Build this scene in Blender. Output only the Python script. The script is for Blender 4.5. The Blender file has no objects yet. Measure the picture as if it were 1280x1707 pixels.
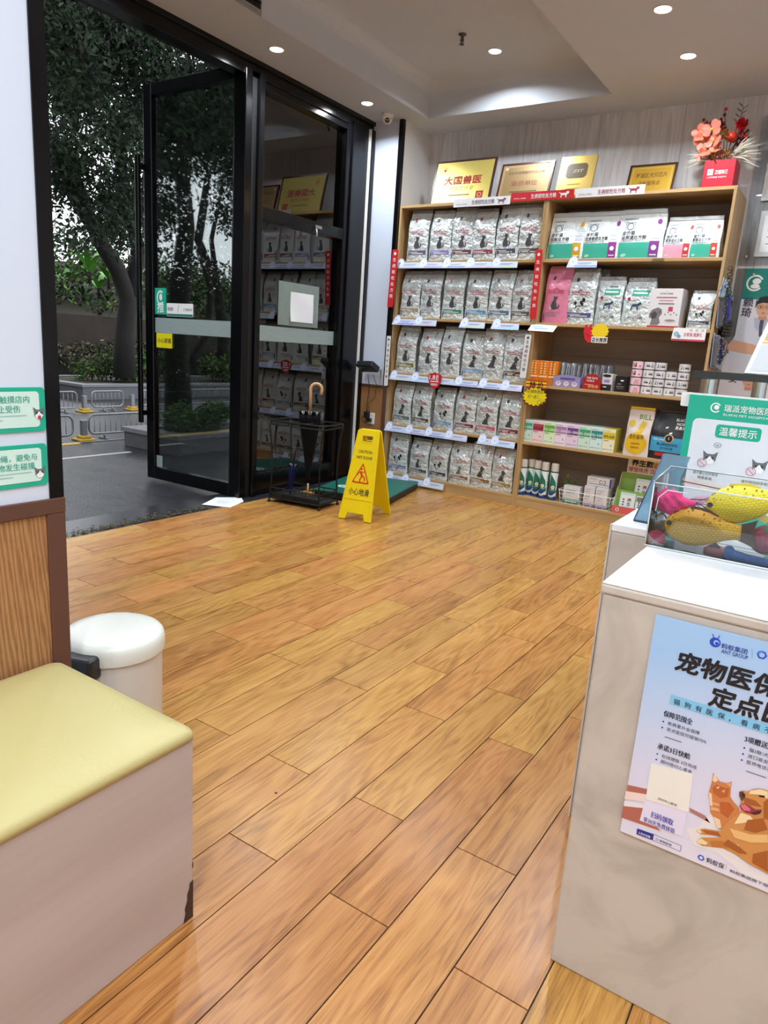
import bpy, bmesh, math, random
import numpy as np
from mathutils import Vector, Matrix, Euler
random.seed(7)
sc = bpy.context.scene
COL = sc.collection
PI = math.pi

# ---------------------------------------------------------------- camera
F_PX, CAM_Z = 1161.457, 1.21
YAW, PITCH, ROLL = 0.572589162, 0.231787913, -0.0672577688
_f = Vector((-math.sin(YAW)*math.cos(PITCH), math.cos(YAW)*math.cos(PITCH), -math.sin(PITCH)))
_r = Vector((math.cos(YAW), math.sin(YAW), 0)); _d = _f.cross(_r)
RX = math.cos(ROLL)*_r + math.sin(ROLL)*_d
RD = -math.sin(ROLL)*_r + math.cos(ROLL)*_d
cam = bpy.data.cameras.new('camera'); cam_o = bpy.data.objects.new('camera', cam); COL.objects.link(cam_o)
M4 = Matrix((( RX.x, -RD.x, -_f.x, 0), (RX.y, -RD.y, -_f.y, 0), (RX.z, -RD.z, -_f.z, CAM_Z), (0, 0, 0, 1)))
cam_o.matrix_world = M4
cam.sensor_fit = 'HORIZONTAL'; cam.sensor_width = 36; cam.lens = 36*F_PX/1280; cam.clip_start = .02; cam.clip_end = 200
sc.camera = cam_o

# ---------------------------------------------------------------- exposure, sky, lamps' strength
sc.view_settings.view_transform = 'Standard'; sc.view_settings.look = 'None'
sc.view_settings.gamma = 1; sc.view_settings.use_curve_mapping = False
sc.view_settings.exposure = 0.2
LAMP_W = 11.5           # watts of one ceiling downlight
SKY = 2.4
wd = bpy.data.worlds.new('sky'); sc.world = wd; wd.use_nodes = True
nt = wd.node_tree; nt.nodes.clear()
wo = nt.nodes.new('ShaderNodeOutputWorld'); bg = nt.nodes.new('ShaderNodeBackground')
tc = nt.nodes.new('ShaderNodeTexCoord'); nz = nt.nodes.new('ShaderNodeTexNoise'); rp = nt.nodes.new('ShaderNodeValToRGB')
nz.inputs['Scale'].default_value = 2.0; nz.inputs['Detail'].default_value = 5
rp.color_ramp.elements[0].position = .3; rp.color_ramp.elements[0].color = (.72, .8, .9, 1)
rp.color_ramp.elements[1].position = .7; rp.color_ramp.elements[1].color = (1, 1, 1, 1)
nt.links.new(tc.outputs['Generated'], nz.inputs['Vector']); nt.links.new(nz.outputs['Fac'], rp.inputs['Fac'])
nt.links.new(rp.outputs['Color'], bg.inputs['Color']); nt.links.new(bg.outputs['Background'], wo.inputs['Surface'])
bg.inputs['Strength'].default_value = SKY
sc.cycles.max_bounces = 10; sc.cycles.diffuse_bounces = 5; sc.cycles.glossy_bounces = 4
sc.cycles.transparent_max_bounces = 16; sc.cycles.transmission_bounces = 6
sc.cycles.caustics_reflective = False; sc.cycles.caustics_refractive = False
sc.cycles.sample_clamp_indirect = 4.0
sc.cycles.use_denoising = True

# ---------------------------------------------------------------- measuring: where a sight line meets a plane of the room
def _ray(x, y): return RX*((x-640)/F_PX) + RD*((y-853.5)/F_PX) + _f
def az(x, y, z=0.0): d = _ray(x, y); return Vector((0, 0, CAM_Z)) + d*((z-CAM_Z)/d.z)
def ax(x, y, X): d = _ray(x, y); return Vector((0, 0, CAM_Z)) + d*(X/d.x)
def ay(x, y, Y): d = _ray(x, y); return Vector((0, 0, CAM_Z)) + d*(Y/d.y)

# ---------------------------------------------------------------- materials
def lin(c):
    return tuple(((v/255)/12.92 if v/255 <= .04045 else ((v/255+.055)/1.055)**2.4) for v in c[:3]) + (1,)
_MATS = {}
def mat(name, col, rough=.5, metal=0.0, spec=.5, var=.06, vscale=6.0, stretch=(1, 1, 1), bump=0.0, bscale=40.0, emit=0.0, coat=0.0, trans=0.0):
    if name in _MATS: return _MATS[name]
    m = bpy.data.materials.new(name); m.use_nodes = True; t = m.node_tree; b = t.nodes['Principled BSDF']
    c = lin(col)
    b.inputs['Roughness'].default_value = rough; b.inputs['Metallic'].default_value = metal
    b.inputs['Specular IOR Level'].default_value = spec; b.inputs['Coat Weight'].default_value = coat; b.inputs['Coat Roughness'].default_value = .12
    tc = t.nodes.new('ShaderNodeTexCoord'); mp = t.nodes.new('ShaderNodeMapping'); mp.inputs['Scale'].default_value = stretch
    t.links.new(tc.outputs['Object'], mp.inputs['Vector'])
    n = t.nodes.new('ShaderNodeTexNoise'); n.inputs['Scale'].default_value = vscale; n.inputs['Detail'].default_value = 4
    t.links.new(mp.outputs['Vector'], n.inputs['Vector'])
    mx = t.nodes.new('ShaderNodeMix'); mx.data_type = 'RGBA'
    mx.inputs['A'].default_value = tuple(max(0, v*(1-var)) for v in c[:3])+(1,)
    mx.inputs['B'].default_value = tuple(min(1, v*(1+var)) for v in c[:3])+(1,)
    t.links.new(n.outputs['Fac'], mx.inputs['Factor']); t.links.new(mx.outputs['Result'], b.inputs['Base Color'])
    if bump:
        n2 = t.nodes.new('ShaderNodeTexNoise'); n2.inputs['Scale'].default_value = bscale; n2.inputs['Detail'].default_value = 3
        t.links.new(mp.outputs['Vector'], n2.inputs['Vector'])
        bp = t.nodes.new('ShaderNodeBump'); bp.inputs['Strength'].default_value = min(1, bump); bp.inputs['Distance'].default_value = .01*max(1, bump)
        t.links.new(n2.outputs['Fac'], bp.inputs['Height']); t.links.new(bp.outputs['Normal'], b.inputs['Normal'])
    if emit:
        t.links.new(mx.outputs['Result'], b.inputs['Emission Color']); b.inputs['Emission Strength'].default_value = emit
    _MATS[name] = m; return m
def ink(col, rough=.55):
    return mat('ink_%d_%d_%d' % tuple(int(v) for v in col[:3]), col, rough, var=.03, vscale=30)
def wood(name, c1, c2, scale=1.0, axis='Z', rough=.45, spec=.4, ring=5.0, contrast=1.0):
    """grain running along one axis: stretched noise over warped rings"""
    if name in _MATS: return _MATS[name]
    m = bpy.data.materials.new(name); m.use_nodes = True; t = m.node_tree; b = t.nodes['Principled BSDF']
    b.inputs['Roughness'].default_value = rough; b.inputs['Specular IOR Level'].default_value = spec
    tc = t.nodes.new('ShaderNodeTexCoord'); mp = t.nodes.new('ShaderNodeMapping')
    s = {'X': (.12, 1.6, 1.6), 'Y': (1.6, .12, 1.6), 'Z': (1.6, 1.6, .12)}[axis]
    mp.inputs['Scale'].default_value = tuple(v*scale for v in s)
    t.links.new(tc.outputs['Object'], mp.inputs['Vector'])
    w = t.nodes.new('ShaderNodeTexWave'); w.wave_type = 'BANDS'; w.bands_direction = 'DIAGONAL'
    w.inputs['Scale'].default_value = ring; w.inputs['Distortion'].default_value = 6; w.inputs['Detail'].default_value = 3; w.inputs['Detail Scale'].default_value = 1.2
    n = t.nodes.new('ShaderNodeTexNoise'); n.inputs['Scale'].default_value = 45; n.inputs['Detail'].default_value = 5
    t.links.new(mp.outputs['Vector'], w.inputs['Vector']); t.links.new(mp.outputs['Vector'], n.inputs['Vector'])
    a = t.nodes.new('ShaderNodeMath'); a.operation = 'MULTIPLY_ADD'; a.inputs[1].default_value = .45*contrast
    t.links.new(w.outputs['Fac'], a.inputs[0])
    a2 = t.nodes.new('ShaderNodeMath'); a2.operation = 'MULTIPLY'; a2.inputs[1].default_value = .6*contrast
    t.links.new(n.outputs['Fac'], a2.inputs[0]); t.links.new(a2.outputs[0], a.inputs[2])
    mx = t.nodes.new('ShaderNodeMix'); mx.data_type = 'RGBA'
    mx.inputs['A'].default_value = lin(c1); mx.inputs['B'].default_value = lin(c2)
    t.links.new(a.outputs[0], mx.inputs['Factor']); t.links.new(mx.outputs['Result'], b.inputs['Base Color'])
    _MATS[name] = m; return m
def glass(name, tint=(1, 1, 1), ior=1.5, rough=0.0, frost=0.0, frost_col=(200, 220, 225), mul=1.0):
    """thin pane: what passes straight through, plus the mirror part by Fresnel, plus an optional frosting"""
    if name in _MATS: return _MATS[name]
    m = bpy.data.materials.new(name); m.use_nodes = True; t = m.node_tree; t.nodes.clear()
    o = t.nodes.new('ShaderNodeOutputMaterial'); tr = t.nodes.new('ShaderNodeBsdfTransparent'); gl = t.nodes.new('ShaderNodeBsdfGlossy')
    fr = t.nodes.new('ShaderNodeFresnel'); mx = t.nodes.new('ShaderNodeMixShader')
    tr.inputs['Color'].default_value = tuple(tint)+(1,); gl.inputs['Roughness'].default_value = rough; fr.inputs['IOR'].default_value = ior
    fac = fr.outputs[0]
    if mul != 1:
        q = t.nodes.new('ShaderNodeMath'); q.operation = 'MULTIPLY'; q.use_clamp = True; q.inputs[1].default_value = mul
        t.links.new(fac, q.inputs[0]); fac = q.outputs[0]
    base = tr.outputs[0]
    if frost:
        df = t.nodes.new('ShaderNodeBsdfDiffuse'); df.inputs['Color'].default_value = lin(frost_col)
        m2 = t.nodes.new('ShaderNodeMixShader'); m2.inputs[0].default_value = frost
        nzf = t.nodes.new('ShaderNodeTexNoise'); nzf.inputs['Scale'].default_value = 8
        mr = t.nodes.new('ShaderNodeMapRange'); mr.inputs['To Min'].default_value = frost*.9; mr.inputs['To Max'].default_value = min(1, frost*1.1)
        t.links.new(nzf.outputs['Fac'], mr.inputs['Value']); t.links.new(mr.outputs['Result'], m2.inputs[0])
        t.links.new(base, m2.inputs[1]); t.links.new(df.outputs[0], m2.inputs[2]); base = m2.outputs[0]
    t.links.new(fac, mx.inputs[0]); t.links.new(base, mx.inputs[1]); t.links.new(gl.outputs[0], mx.inputs[2])
    t.links.new(mx.outputs[0], o.inputs['Surface'])
    _MATS[name] = m; return m

# ---------------------------------------------------------------- lettering -> mesh
_TX = {}
_tc = bpy.data.curves.new('lettering', 'FONT'); _to = bpy.data.objects.new('lettering', _tc)
def text_mesh(s, bold=0.0, shear=0.0, res=2):
    k = (s, bold, shear, res)
    if k in _TX: return _TX[k]
    COL.objects.link(_to)
    _tc.body = s; _tc.size = 1; _tc.offset = bold; _tc.shear = shear; _tc.resolution_u = res
    dg = bpy.context.evaluated_depsgraph_get(); dg.update()
    me = bpy.data.meshes.new_from_object(_to.evaluated_get(dg), depsgraph=dg)
    v = [(p.co.x, p.co.y) for p in me.vertices]; f = [tuple(p.vertices) for p in me.polygons]
    bpy.data.meshes.remove(me); COL.objects.unlink(_to)
    if v:
        x0 = min(p[0] for p in v); x1 = max(p[0] for p in v); y0 = min(p[1] for p in v); y1 = max(p[1] for p in v)
    else: x0 = x1 = y0 = y1 = 0
    _TX[k] = (v, f, (x0, x1, y0, y1)); return _TX[k]

# ---------------------------------------------------------------- mesh builder
class Fr:
    """a flat frame in space: o + a*u + b*v + c*n"""
    def __init__(s, o, u, v): s.o = Vector(o); s.u = Vector(u).normalized(); s.v = Vector(v).normalized(); s.n = s.u.cross(s.v).normalized()
    def __call__(s, a, b, c=0.0): return s.o + s.u*a + s.v*b + s.n*c
def front(x, y, z): return Fr((x, y, z), (1, 0, 0), (0, 0, 1))       # faces the room from the back wall (-Y)
def side(x, y, z): return Fr((x, y, z), (0, 1, 0), (0, 0, 1))        # faces +X
def flat(x, y, z, r=0.0): return Fr((x, y, z), (math.cos(r), math.sin(r), 0), (-math.sin(r), math.cos(r), 0))
BODY = {}
class MB:
    def __init__(s): s.v = []; s.f = []; s.mi = []; s.sm = []; s.mats = []
    def k(s, m):
        if m not in s.mats: s.mats.append(m)
        return s.mats.index(m)
    def add(s, v, f, m, smooth=False):
        b = len(s.v); i = s.k(m); s.v += [tuple(p) for p in v]
        for q in f: s.f.append(tuple(b+j for j in q)); s.mi.append(i); s.sm.append(smooth)
        return s
    def bm(s, bm, m, smooth=False, mx=None):
        if mx is not None: bmesh.ops.transform(bm, matrix=mx, verts=bm.verts)
        bm.verts.index_update()
        s.add([v.co for v in bm.verts], [[v.index for v in f.verts] for f in bm.faces], m, smooth); bm.free(); return s
    def box(s, x0, x1, y0, y1, z0, z1, m, bev=0.0, seg=2, mx=None):
        bm = bmesh.new(); bmesh.ops.create_cube(bm, size=1)
        for v in bm.verts: v.co = ((x0+x1)/2+v.co.x*(x1-x0), (y0+y1)/2+v.co.y*(y1-y0), (z0+z1)/2+v.co.z*(z1-z0))
        if bev: bmesh.ops.bevel(bm, geom=bm.edges[:], offset=bev, segments=seg, affect='EDGES', profile=.5)
        return s.bm(bm, m, False, mx)
    def prism(s, fr, pts, d, m, bev=0.0, top=None):
        """outline on the frame, pushed d along the normal (front face at c=d)"""
        n = len(pts)
        a = [fr(x, y, 0) for x, y in pts]; b = [fr(x, y, d) for x, y in pts]
        f = [tuple(range(n-1, -1, -1))]
        f += [(i, (i+1) % n, n+(i+1) % n, n+i) for i in range(n)]
        s.add(a+b, f, m)
        s.add(b, [tuple(range(n))], top or m); return s
    def poly(s, fr, pts, m, c=.0006):
        st = getattr(fr, 'step', 0)
        if st:                                        # curved surface: cut the outline into cells so that it hugs it
            def clip(P, ax_, lim, keep):
                out = []
                for i in range(len(P)):
                    a, b = P[i-1], P[i]; ia, ib = (a[ax_]-lim)*keep >= 0, (b[ax_]-lim)*keep >= 0
                    if ia != ib: t = (lim-a[ax_])/(b[ax_]-a[ax_]); out.append((a[0]+(b[0]-a[0])*t, a[1]+(b[1]-a[1])*t))
                    if ib: out.append(b)
                return out
            x0 = math.floor(min(p[0] for p in pts)/st); x1 = math.ceil(max(p[0] for p in pts)/st)
            for i in range(x0, x1):
                P = clip(clip(pts, 0, i*st, 1), 0, (i+1)*st, -1)
                if len(P) < 3: continue
                sy = getattr(fr, 'stepy', 0)
                if not sy: s.add([fr(x, y, c) for x, y in P], [tuple(range(len(P)))], m); continue
                for j in range(math.floor(min(p[1] for p in P)/sy), math.ceil(max(p[1] for p in P)/sy)):
                    Q_ = clip(clip(P, 1, j*sy, 1), 1, (j+1)*sy, -1)
                    if len(Q_) >= 3: s.add([fr(x, y, c) for x, y in Q_], [tuple(range(len(Q_)))], m)
            return s
        return s.add([fr(x, y, c) for x, y in pts], [tuple(range(len(pts)))], m)
    def rect(s, fr, x0, y0, x1, y1, m, c=.0006, nx=1, ny=1):
        if nx == ny == 1: return s.poly(fr, [(x0, y0), (x1, y0), (x1, y1), (x0, y1)], m, c)
        v = [fr(x0+(x1-x0)*i/nx, y0+(y1-y0)*j/ny, c) for j in range(ny+1) for i in range(nx+1)]
        return s.add(v, [(j*(nx+1)+i, j*(nx+1)+i+1, (j+1)*(nx+1)+i+1, (j+1)*(nx+1)+i) for j in range(ny) for i in range(nx)], m, True)
    def disc(s, fr, x, y, r, m, c=.0006, n=20, ry=None):
        ry = ry or r
        return s.poly(fr, [(x+r*math.cos(2*PI*i/n), y+ry*math.sin(2*PI*i/n)) for i in range(n)], m, c)
    def ring(s, fr, x, y, r, w, m, c=.0008, n=24, a0=0, a1=2*PI, ry=1.0):
        v = []; 
        for i in range(n+1):
            a = a0+(a1-a0)*i/n
            v += [fr(x+(r-w)*math.cos(a), y+(r-w)*math.sin(a)*ry, c), fr(x+r*math.cos(a), y+r*math.sin(a)*ry, c)]
        return s.add(v, [(2*i, 2*i+1, 2*i+3, 2*i+2) for i in range(n)], m)
    def line(s, fr, pts, w, m, c=.0008):
        for (x0, y0), (x1, y1) in zip(pts, pts[1:]):
            L = math.hypot(x1-x0, y1-y0) or 1e-9; nx, ny = -(y1-y0)/L*w/2, (x1-x0)/L*w/2
            s.poly(fr, [(x0-nx, y0-ny), (x1-nx, y1-ny), (x1+nx, y1+ny), (x0+nx, y0+ny)], m, c)
        return s
    def text(s, fr, t, x, y, h, m, al='l', bold=0.0, c=.0009, w=None, shear=0.0, rot=0.0, res=2):
        """h = height of a full-width character; w = forced total width"""
        if bold > .006:                               # heavier strokes: the same lettering struck several times, slightly shifted
            d = min(bold, .045)*h*.75; k = ((0, 0), (d, 0), (-d, 0), (0, d), (0, -d)) + (((d*.7, d*.7), (-d*.7, d*.7), (d*.7, -d*.7), (-d*.7, -d*.7)) if h > .034 else ()) if h > .02 else ((-d, 0), (d, 0))
            for i, (dx, dy) in enumerate(k): s.text(fr, t, x+dx, y+dy, h, m, al, 0, c+i*.00002, w, shear, rot, res)
            return s
        v, f, (x0, x1, y0, y1) = text_mesh(t, 0, shear, res)
        if not v: return s
        sy = h/.95; sx = sy if w is None else w/max(1e-6, x1-x0)
        ox = {'l': 0, 'c': -(x1-x0)/2, 'r': -(x1-x0)}[al]; ca, sa = math.cos(rot), math.sin(rot)
        P = []
        for a, b in v:
            a = (a-x0+ox)*sx; b = b*sy
            P.append(fr(x+a*ca-b*sa, y+a*sa+b*ca, c))
        return s.add(P, f, m)
    def tube(s, pts, r, m, seg=8, closed=False, smooth=True):
        pts = [Vector(p) for p in pts]; n = len(pts); rs = r if isinstance(r, (list, tuple)) else [r]*n
        V = []; up = None
        for i, p in enumerate(pts):
            if closed: d = pts[(i+1) % n]-pts[i-1]
            else: d = pts[min(i+1, n-1)]-pts[max(i-1, 0)]
            d.normalize()
            if up is None: up = Vector((0, 0, 1)) if abs(d.z) < .9 else Vector((1, 0, 0))
            a = d.cross(up)
            if a.length < 1e-4: a = d.cross(Vector((1, .3, .2)))
            a.normalize(); b = a.cross(d).normalized(); up = b
            for j in range(seg):
                t = 2*PI*j/seg; V.append(p + a*(rs[i]*math.cos(t)) + b*(rs[i]*math.sin(t)))
        Fc = []
        for i in range(n if closed else n-1):
            i2 = (i+1) % n
            for j in range(seg): Fc.append((i*seg+j, i*seg+(j+1) % seg, i2*seg+(j+1) % seg, i2*seg+j))
        if not closed: Fc.append(tuple(range(seg-1, -1, -1))); Fc.append(tuple((n-1)*seg+j for j in range(seg)))
        return s.add(V, Fc, m, smooth)
    def lathe(s, prof, m, seg=32, o=(0, 0, 0), smooth=True, sx=1.0, sy=1.0, mx=None):
        V = []; n = len(prof)
        for r, z in prof:
            for j in range(seg):
                t = 2*PI*j/seg; p = Vector((o[0]+r*sx*math.cos(t), o[1]+r*sy*math.sin(t), o[2]+z)); V.append(mx @ p if mx else p)
        Fc = [(i*seg+j, i*seg+(j+1) % seg, (i+1)*seg+(j+1) % seg, (i+1)*seg+j) for i in range(n-1) for j in range(seg)]
        Fc.append(tuple(range(seg-1, -1, -1))); Fc.append(tuple((n-1)*seg+j for j in range(seg)))
        return s.add(V, Fc, m, smooth)
    def loft(s, rings, m, smooth=True, cap=True):
        n = len(rings[0]); V = [p for r in rings for p in r]
        Fc = [(i*n+j, i*n+(j+1) % n, (i+1)*n+(j+1) % n, (i+1)*n+j) for i in range(len(rings)-1) for j in range(n)]
        if cap: Fc.append(tuple(range(n-1, -1, -1))); Fc.append(tuple((len(rings)-1)*n+j for j in range(n)))
        return s.add(V, Fc, m, smooth)
    def sphere(s, x, y, z, r, m, sub=2, sx=1, sy=1, sz=1, smooth=True):
        bm = bmesh.new(); bmesh.ops.create_icosphere(bm, subdivisions=sub, radius=r)
        return s.bm(bm, m, smooth, Matrix.Translation((x, y, z)) @ Matrix.Diagonal((sx, sy, sz, 1)))
    def mesh(s, name, o=(0, 0, 0)):
        me = bpy.data.meshes.new(name); o = Vector(o)
        me.from_pydata([Vector(p)-o for p in s.v], [], s.f)
        for m in s.mats: me.materials.append(m)
        me.polygons.foreach_set('material_index', s.mi); me.polygons.foreach_set('use_smooth', s.sm); me.update(); return me
    def obj(s, name, parent=None, world=False):
        """parent=None: a top-level object with its origin at its own base (verts in world space).
        parent given: verts are in the parent's space, or in world space if world=True (unrotated parents)"""
        if parent is not None and parent.type == 'EMPTY':   # printing belongs to the panel, film or carton it is printed on
            if name.endswith('_print') and parent.name in BODY: parent = BODY[parent.name]
            elif parent.name not in BODY: BODY[parent.name] = None
        if parent is None:
            a = np.array(s.v); o = Vector(((a[:, 0].min()+a[:, 0].max())/2, (a[:, 1].min()+a[:, 1].max())/2, a[:, 2].min()))
            ob = bpy.data.objects.new(name, s.mesh(name, o)); ob.location = o
        else:
            o = Vector((0, 0, 0))
            if world:
                q = parent
                while q is not None: o = o+Vector(q.location); q = q.parent
            ob = bpy.data.objects.new(name, s.mesh(name, o)); ob.parent = parent
        COL.objects.link(ob)
        if parent is not None and parent.type == 'EMPTY' and BODY.get(parent.name, 0) is None: BODY[parent.name] = ob
        return ob
def tag(o, label, cat, group=None):
    o['label'] = label; o['category'] = cat
    if group: o['group'] = group
    return o
def thing(name, label, cat, loc=(0, 0, 0), rotz=0.0, group=None):
    o = bpy.data.objects.new(name, None); COL.objects.link(o); o.empty_display_size = .05
    o.location = loc; o.rotation_euler = (0, 0, rotz); return tag(o, label, cat, group)
def struct(name, mb):
    o = mb.obj(name); o['kind'] = 'structure'; return o
def smooth_by(ob, ang=40):
    ob.data.set_sharp_from_angle(angle=math.radians(ang)); return ob
def rrect(x0, y0, x1, y1, r, n=5):
    P = []
    for cx, cy, a in ((x1-r, y1-r, 0), (x0+r, y1-r, PI/2), (x0+r, y0+r, PI), (x1-r, y0+r, 3*PI/2)):
        P += [(cx+r*math.cos(a+PI/2*i/n), cy+r*math.sin(a+PI/2*i/n)) for i in range(n+1)]
    return P
ORD = ['first', 'second', 'third', 'fourth', 'fifth', 'sixth', 'seventh', 'eighth', 'ninth']
# ================================================================ materials of the shell
W_WALL = mat('white_wall', (226, 226, 228), .6, var=.03)
W_CEIL = mat('ceiling_paint', (204, 210, 220), .8, var=.02)
BLACK = mat('black_metal', (9, 9, 12), .2, spec=.35, var=.15, vscale=3)
BLACKM = mat('black_matte', (20, 20, 22), .55, var=.2)
CHROME = mat('brushed_steel', (190, 190, 188), .28, metal=1.0, var=.05)
OAK = wood('shelf_oak', (168, 136, 92), (196, 164, 116), 1.0, 'X', ring=2.5)
OAKZ = wood('shelf_oak_upright', (164, 132, 90), (192, 160, 114), 1.0, 'Z', ring=2.5)
OAKB = wood('shelf_back_board', (158, 140, 122), (184, 166, 148), .8, 'X', ring=3)
STRIPE = wood('striped_wood_panel', (112, 70, 42), (182, 134, 88), 9.0, 'Z', rough=.5, ring=4, contrast=1.25)
BROWN = mat('brown_trim', (94, 62, 50), .45, var=.05)
WHITEG = mat('white_gloss_panel', (212, 222, 240), .18, var=.015, vscale=2)
WHITE = mat('plain_white', (236, 236, 236), .5, var=.02)

# panelled white wall with faint vertical wood streaks
def panel_wall():
    m = bpy.data.materials.new('wood_print_wall'); m.use_nodes = True; t = m.node_tree; b = t.nodes['Principled BSDF']
    b.inputs['Roughness'].default_value = .5
    tc = t.nodes.new('ShaderNodeTexCoord'); mp = t.nodes.new('ShaderNodeMapping'); mp.inputs['Scale'].default_value = (3, 3, .25)
    n = t.nodes.new('ShaderNodeTexNoise'); n.inputs['Scale'].default_value = 7; n.inputs['Detail'].default_value = 6; n.inputs['Distortion'].default_value = 1.5
    r = t.nodes.new('ShaderNodeValToRGB'); r.color_ramp.elements[0].position = .35; r.color_ramp.elements[0].color = lin((208, 207, 210))
    r.color_ramp.elements[1].position = .65; r.color_ramp.elements[1].color = lin((232, 231, 234))
    br = t.nodes.new('ShaderNodeTexBrick'); br.inputs['Color1'].default_value = (1, 1, 1, 1); br.inputs['Color2'].default_value = (.97, .97, .97, 1); br.inputs['Mortar'].default_value = (.55, .55, .55, 1)
    br.inputs['Scale'].default_value = 1; br.inputs['Brick Width'].default_value = .62; br.inputs['Row Height'].default_value = 4; br.inputs['Mortar Size'].default_value = .0025; br.offset = 0
    cx = t.nodes.new('ShaderNodeSeparateXYZ'); cb = t.nodes.new('ShaderNodeCombineXYZ')
    t.links.new(tc.outputs['Object'], cx.inputs[0]); t.links.new(cx.outputs['X'], cb.inputs['X']); t.links.new(cx.outputs['Z'], cb.inputs['Y'])
    t.links.new(cb.outputs[0], br.inputs['Vector'])
    mx = t.nodes.new('ShaderNodeMix'); mx.data_type = 'RGBA'; mx.blend_type = 'MULTIPLY'; mx.inputs['Factor'].default_value = 1
    t.links.new(tc.outputs['Object'], mp.inputs['Vector']); t.links.new(mp.outputs[0], n.inputs['Vector']); t.links.new(n.outputs['Fac'], r.inputs['Fac'])
    t.links.new(r.outputs['Color'], mx.inputs['A']); t.links.new(br.outputs['Color'], mx.inputs['B']); t.links.new(mx.outputs['Result'], b.inputs['Base Color'])
    return m
PANELW = panel_wall()

# oak planks: grain, cathedral figure and knots, shifted from plank to plank by a random value carried on the face
def plank_mat():
    m = bpy.data.materials.new('oak_planks'); m.use_nodes = True; t = m.node_tree; b = t.nodes['Principled BSDF']; L = t.links.new
    N = t.nodes.new
    at = N('ShaderNodeAttribute'); at.attribute_name = 'plank_tone'; tc = N('ShaderNodeTexCoord'); sep = N('ShaderNodeSeparateColor')
    L(at.outputs['Color'], sep.inputs[0])
    off = N('ShaderNodeVectorMath'); off.operation = 'MULTIPLY_ADD'; off.inputs[1].default_value = (7.3, 11.7, 5.1)
    L(at.outputs['Color'], off.inputs[0]); L(tc.outputs['Object'], off.inputs[2])
    # long soft figure
    mp = N('ShaderNodeMapping'); mp.inputs['Scale'].default_value = (7.5, .9, 1); L(off.outputs[0], mp.inputs['Vector'])
    n1 = N('ShaderNodeTexNoise'); n1.inputs['Scale'].default_value = 1.5; n1.inputs['Detail'].default_value = 2; n1.inputs['Distortion'].default_value = .3; L(mp.outputs[0], n1.inputs['Vector'])
    # growth rings: sine of that field
    k = N('ShaderNodeMath'); k.operation = 'MULTIPLY'; k.inputs[1].default_value = 70; L(n1.outputs['Fac'], k.inputs[0])
    si = N('ShaderNodeMath'); si.operation = 'SINE'; L(k.outputs[0], si.inputs[0])
    rg = N('ShaderNodeMapRange'); rg.inputs['From Min'].default_value = -1; rg.inputs['From Max'].default_value = 1; L(si.outputs[0], rg.inputs['Value'])
    # fine pores along the plank
    mp2 = N('ShaderNodeMapping'); mp2.inputs['Scale'].default_value = (150, 5, 1); L(off.outputs[0], mp2.inputs['Vector'])
    n2 = N('ShaderNodeTexNoise'); n2.inputs['Scale'].default_value = 1.6; n2.inputs['Detail'].default_value = 4; n2.inputs['Roughness'].default_value = .65; L(mp2.outputs[0], n2.inputs['Vector'])
    mp3 = N('ShaderNodeMapping'); mp3.inputs['Scale'].default_value = (14, 1.6, 1); L(off.outputs[0], mp3.inputs['Vector'])
    n3 = N('ShaderNodeTexNoise'); n3.inputs['Scale'].default_value = 1.0; n3.inputs['Detail'].default_value = 3; L(mp3.outputs[0], n3.inputs['Vector'])
    a = N('ShaderNodeMath'); a.operation = 'MULTIPLY'; a.inputs[1].default_value = .13; L(rg.outputs['Result'], a.inputs[0])
    a2 = N('ShaderNodeMath'); a2.operation = 'MULTIPLY_ADD'; a2.inputs[1].default_value = .60; L(n2.outputs['Fac'], a2.inputs[0]); L(a.outputs[0], a2.inputs[2])
    a3 = N('ShaderNodeMath'); a3.operation = 'MULTIPLY_ADD'; a3.inputs[1].default_value = .42; L(n3.outputs['Fac'], a3.inputs[0]); L(a2.outputs[0], a3.inputs[2])
    cr = N('ShaderNodeValToRGB'); e = cr.color_ramp.elements
    e[0].position = .34; e[0].color = lin((118, 74, 36)); e[1].position = .82; e[1].color = lin((196, 148, 86))
    x = e.new(.56); x.color = lin((174, 122, 62))
    L(a3.outputs[0], cr.inputs['Fac'])
    # plank to plank tone
    hs = N('ShaderNodeHueSaturation'); mr = N('ShaderNodeMapRange'); mr.inputs['To Min'].default_value = .88; mr.inputs['To Max'].default_value = 1.1
    L(sep.outputs[0], mr.inputs['Value']); L(mr.outputs['Result'], hs.inputs['Value'])
    mr2 = N('ShaderNodeMapRange'); mr2.inputs['To Min'].default_value = .491; mr2.inputs['To Max'].default_value = .509
    L(sep.outputs[1], mr2.inputs['Value']); L(mr2.outputs['Result'], hs.inputs['Hue'])
    L(cr.outputs['Color'], hs.inputs['Color']); L(hs.outputs['Color'], b.inputs['Base Color'])
    rr = N('ShaderNodeMapRange'); rr.inputs['To Min'].default_value = .2; rr.inputs['To Max'].default_value = .36; L(n3.outputs['Fac'], rr.inputs['Value']); L(rr.outputs['Result'], b.inputs['Roughness'])
    b.inputs['Specular IOR Level'].default_value = .42
    bp = N('ShaderNodeBump'); bp.inputs['Strength'].default_value = .12; bp.inputs['Distance'].default_value = .002; L(n2.outputs['Fac'], bp.inputs['Height']); L(bp.outputs['Normal'], b.inputs['Normal'])
    return m
PLANK = plank_mat()
GAP = mat('plank_joint', (46, 38, 30), .7)

XE = -3.67            # edge of the boards at the shopfront
XF = -3.80            # inner face of the black shopfront
YB = 5.80             # wall behind the shelving
ZC = 3.06             # lower ceiling
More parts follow.
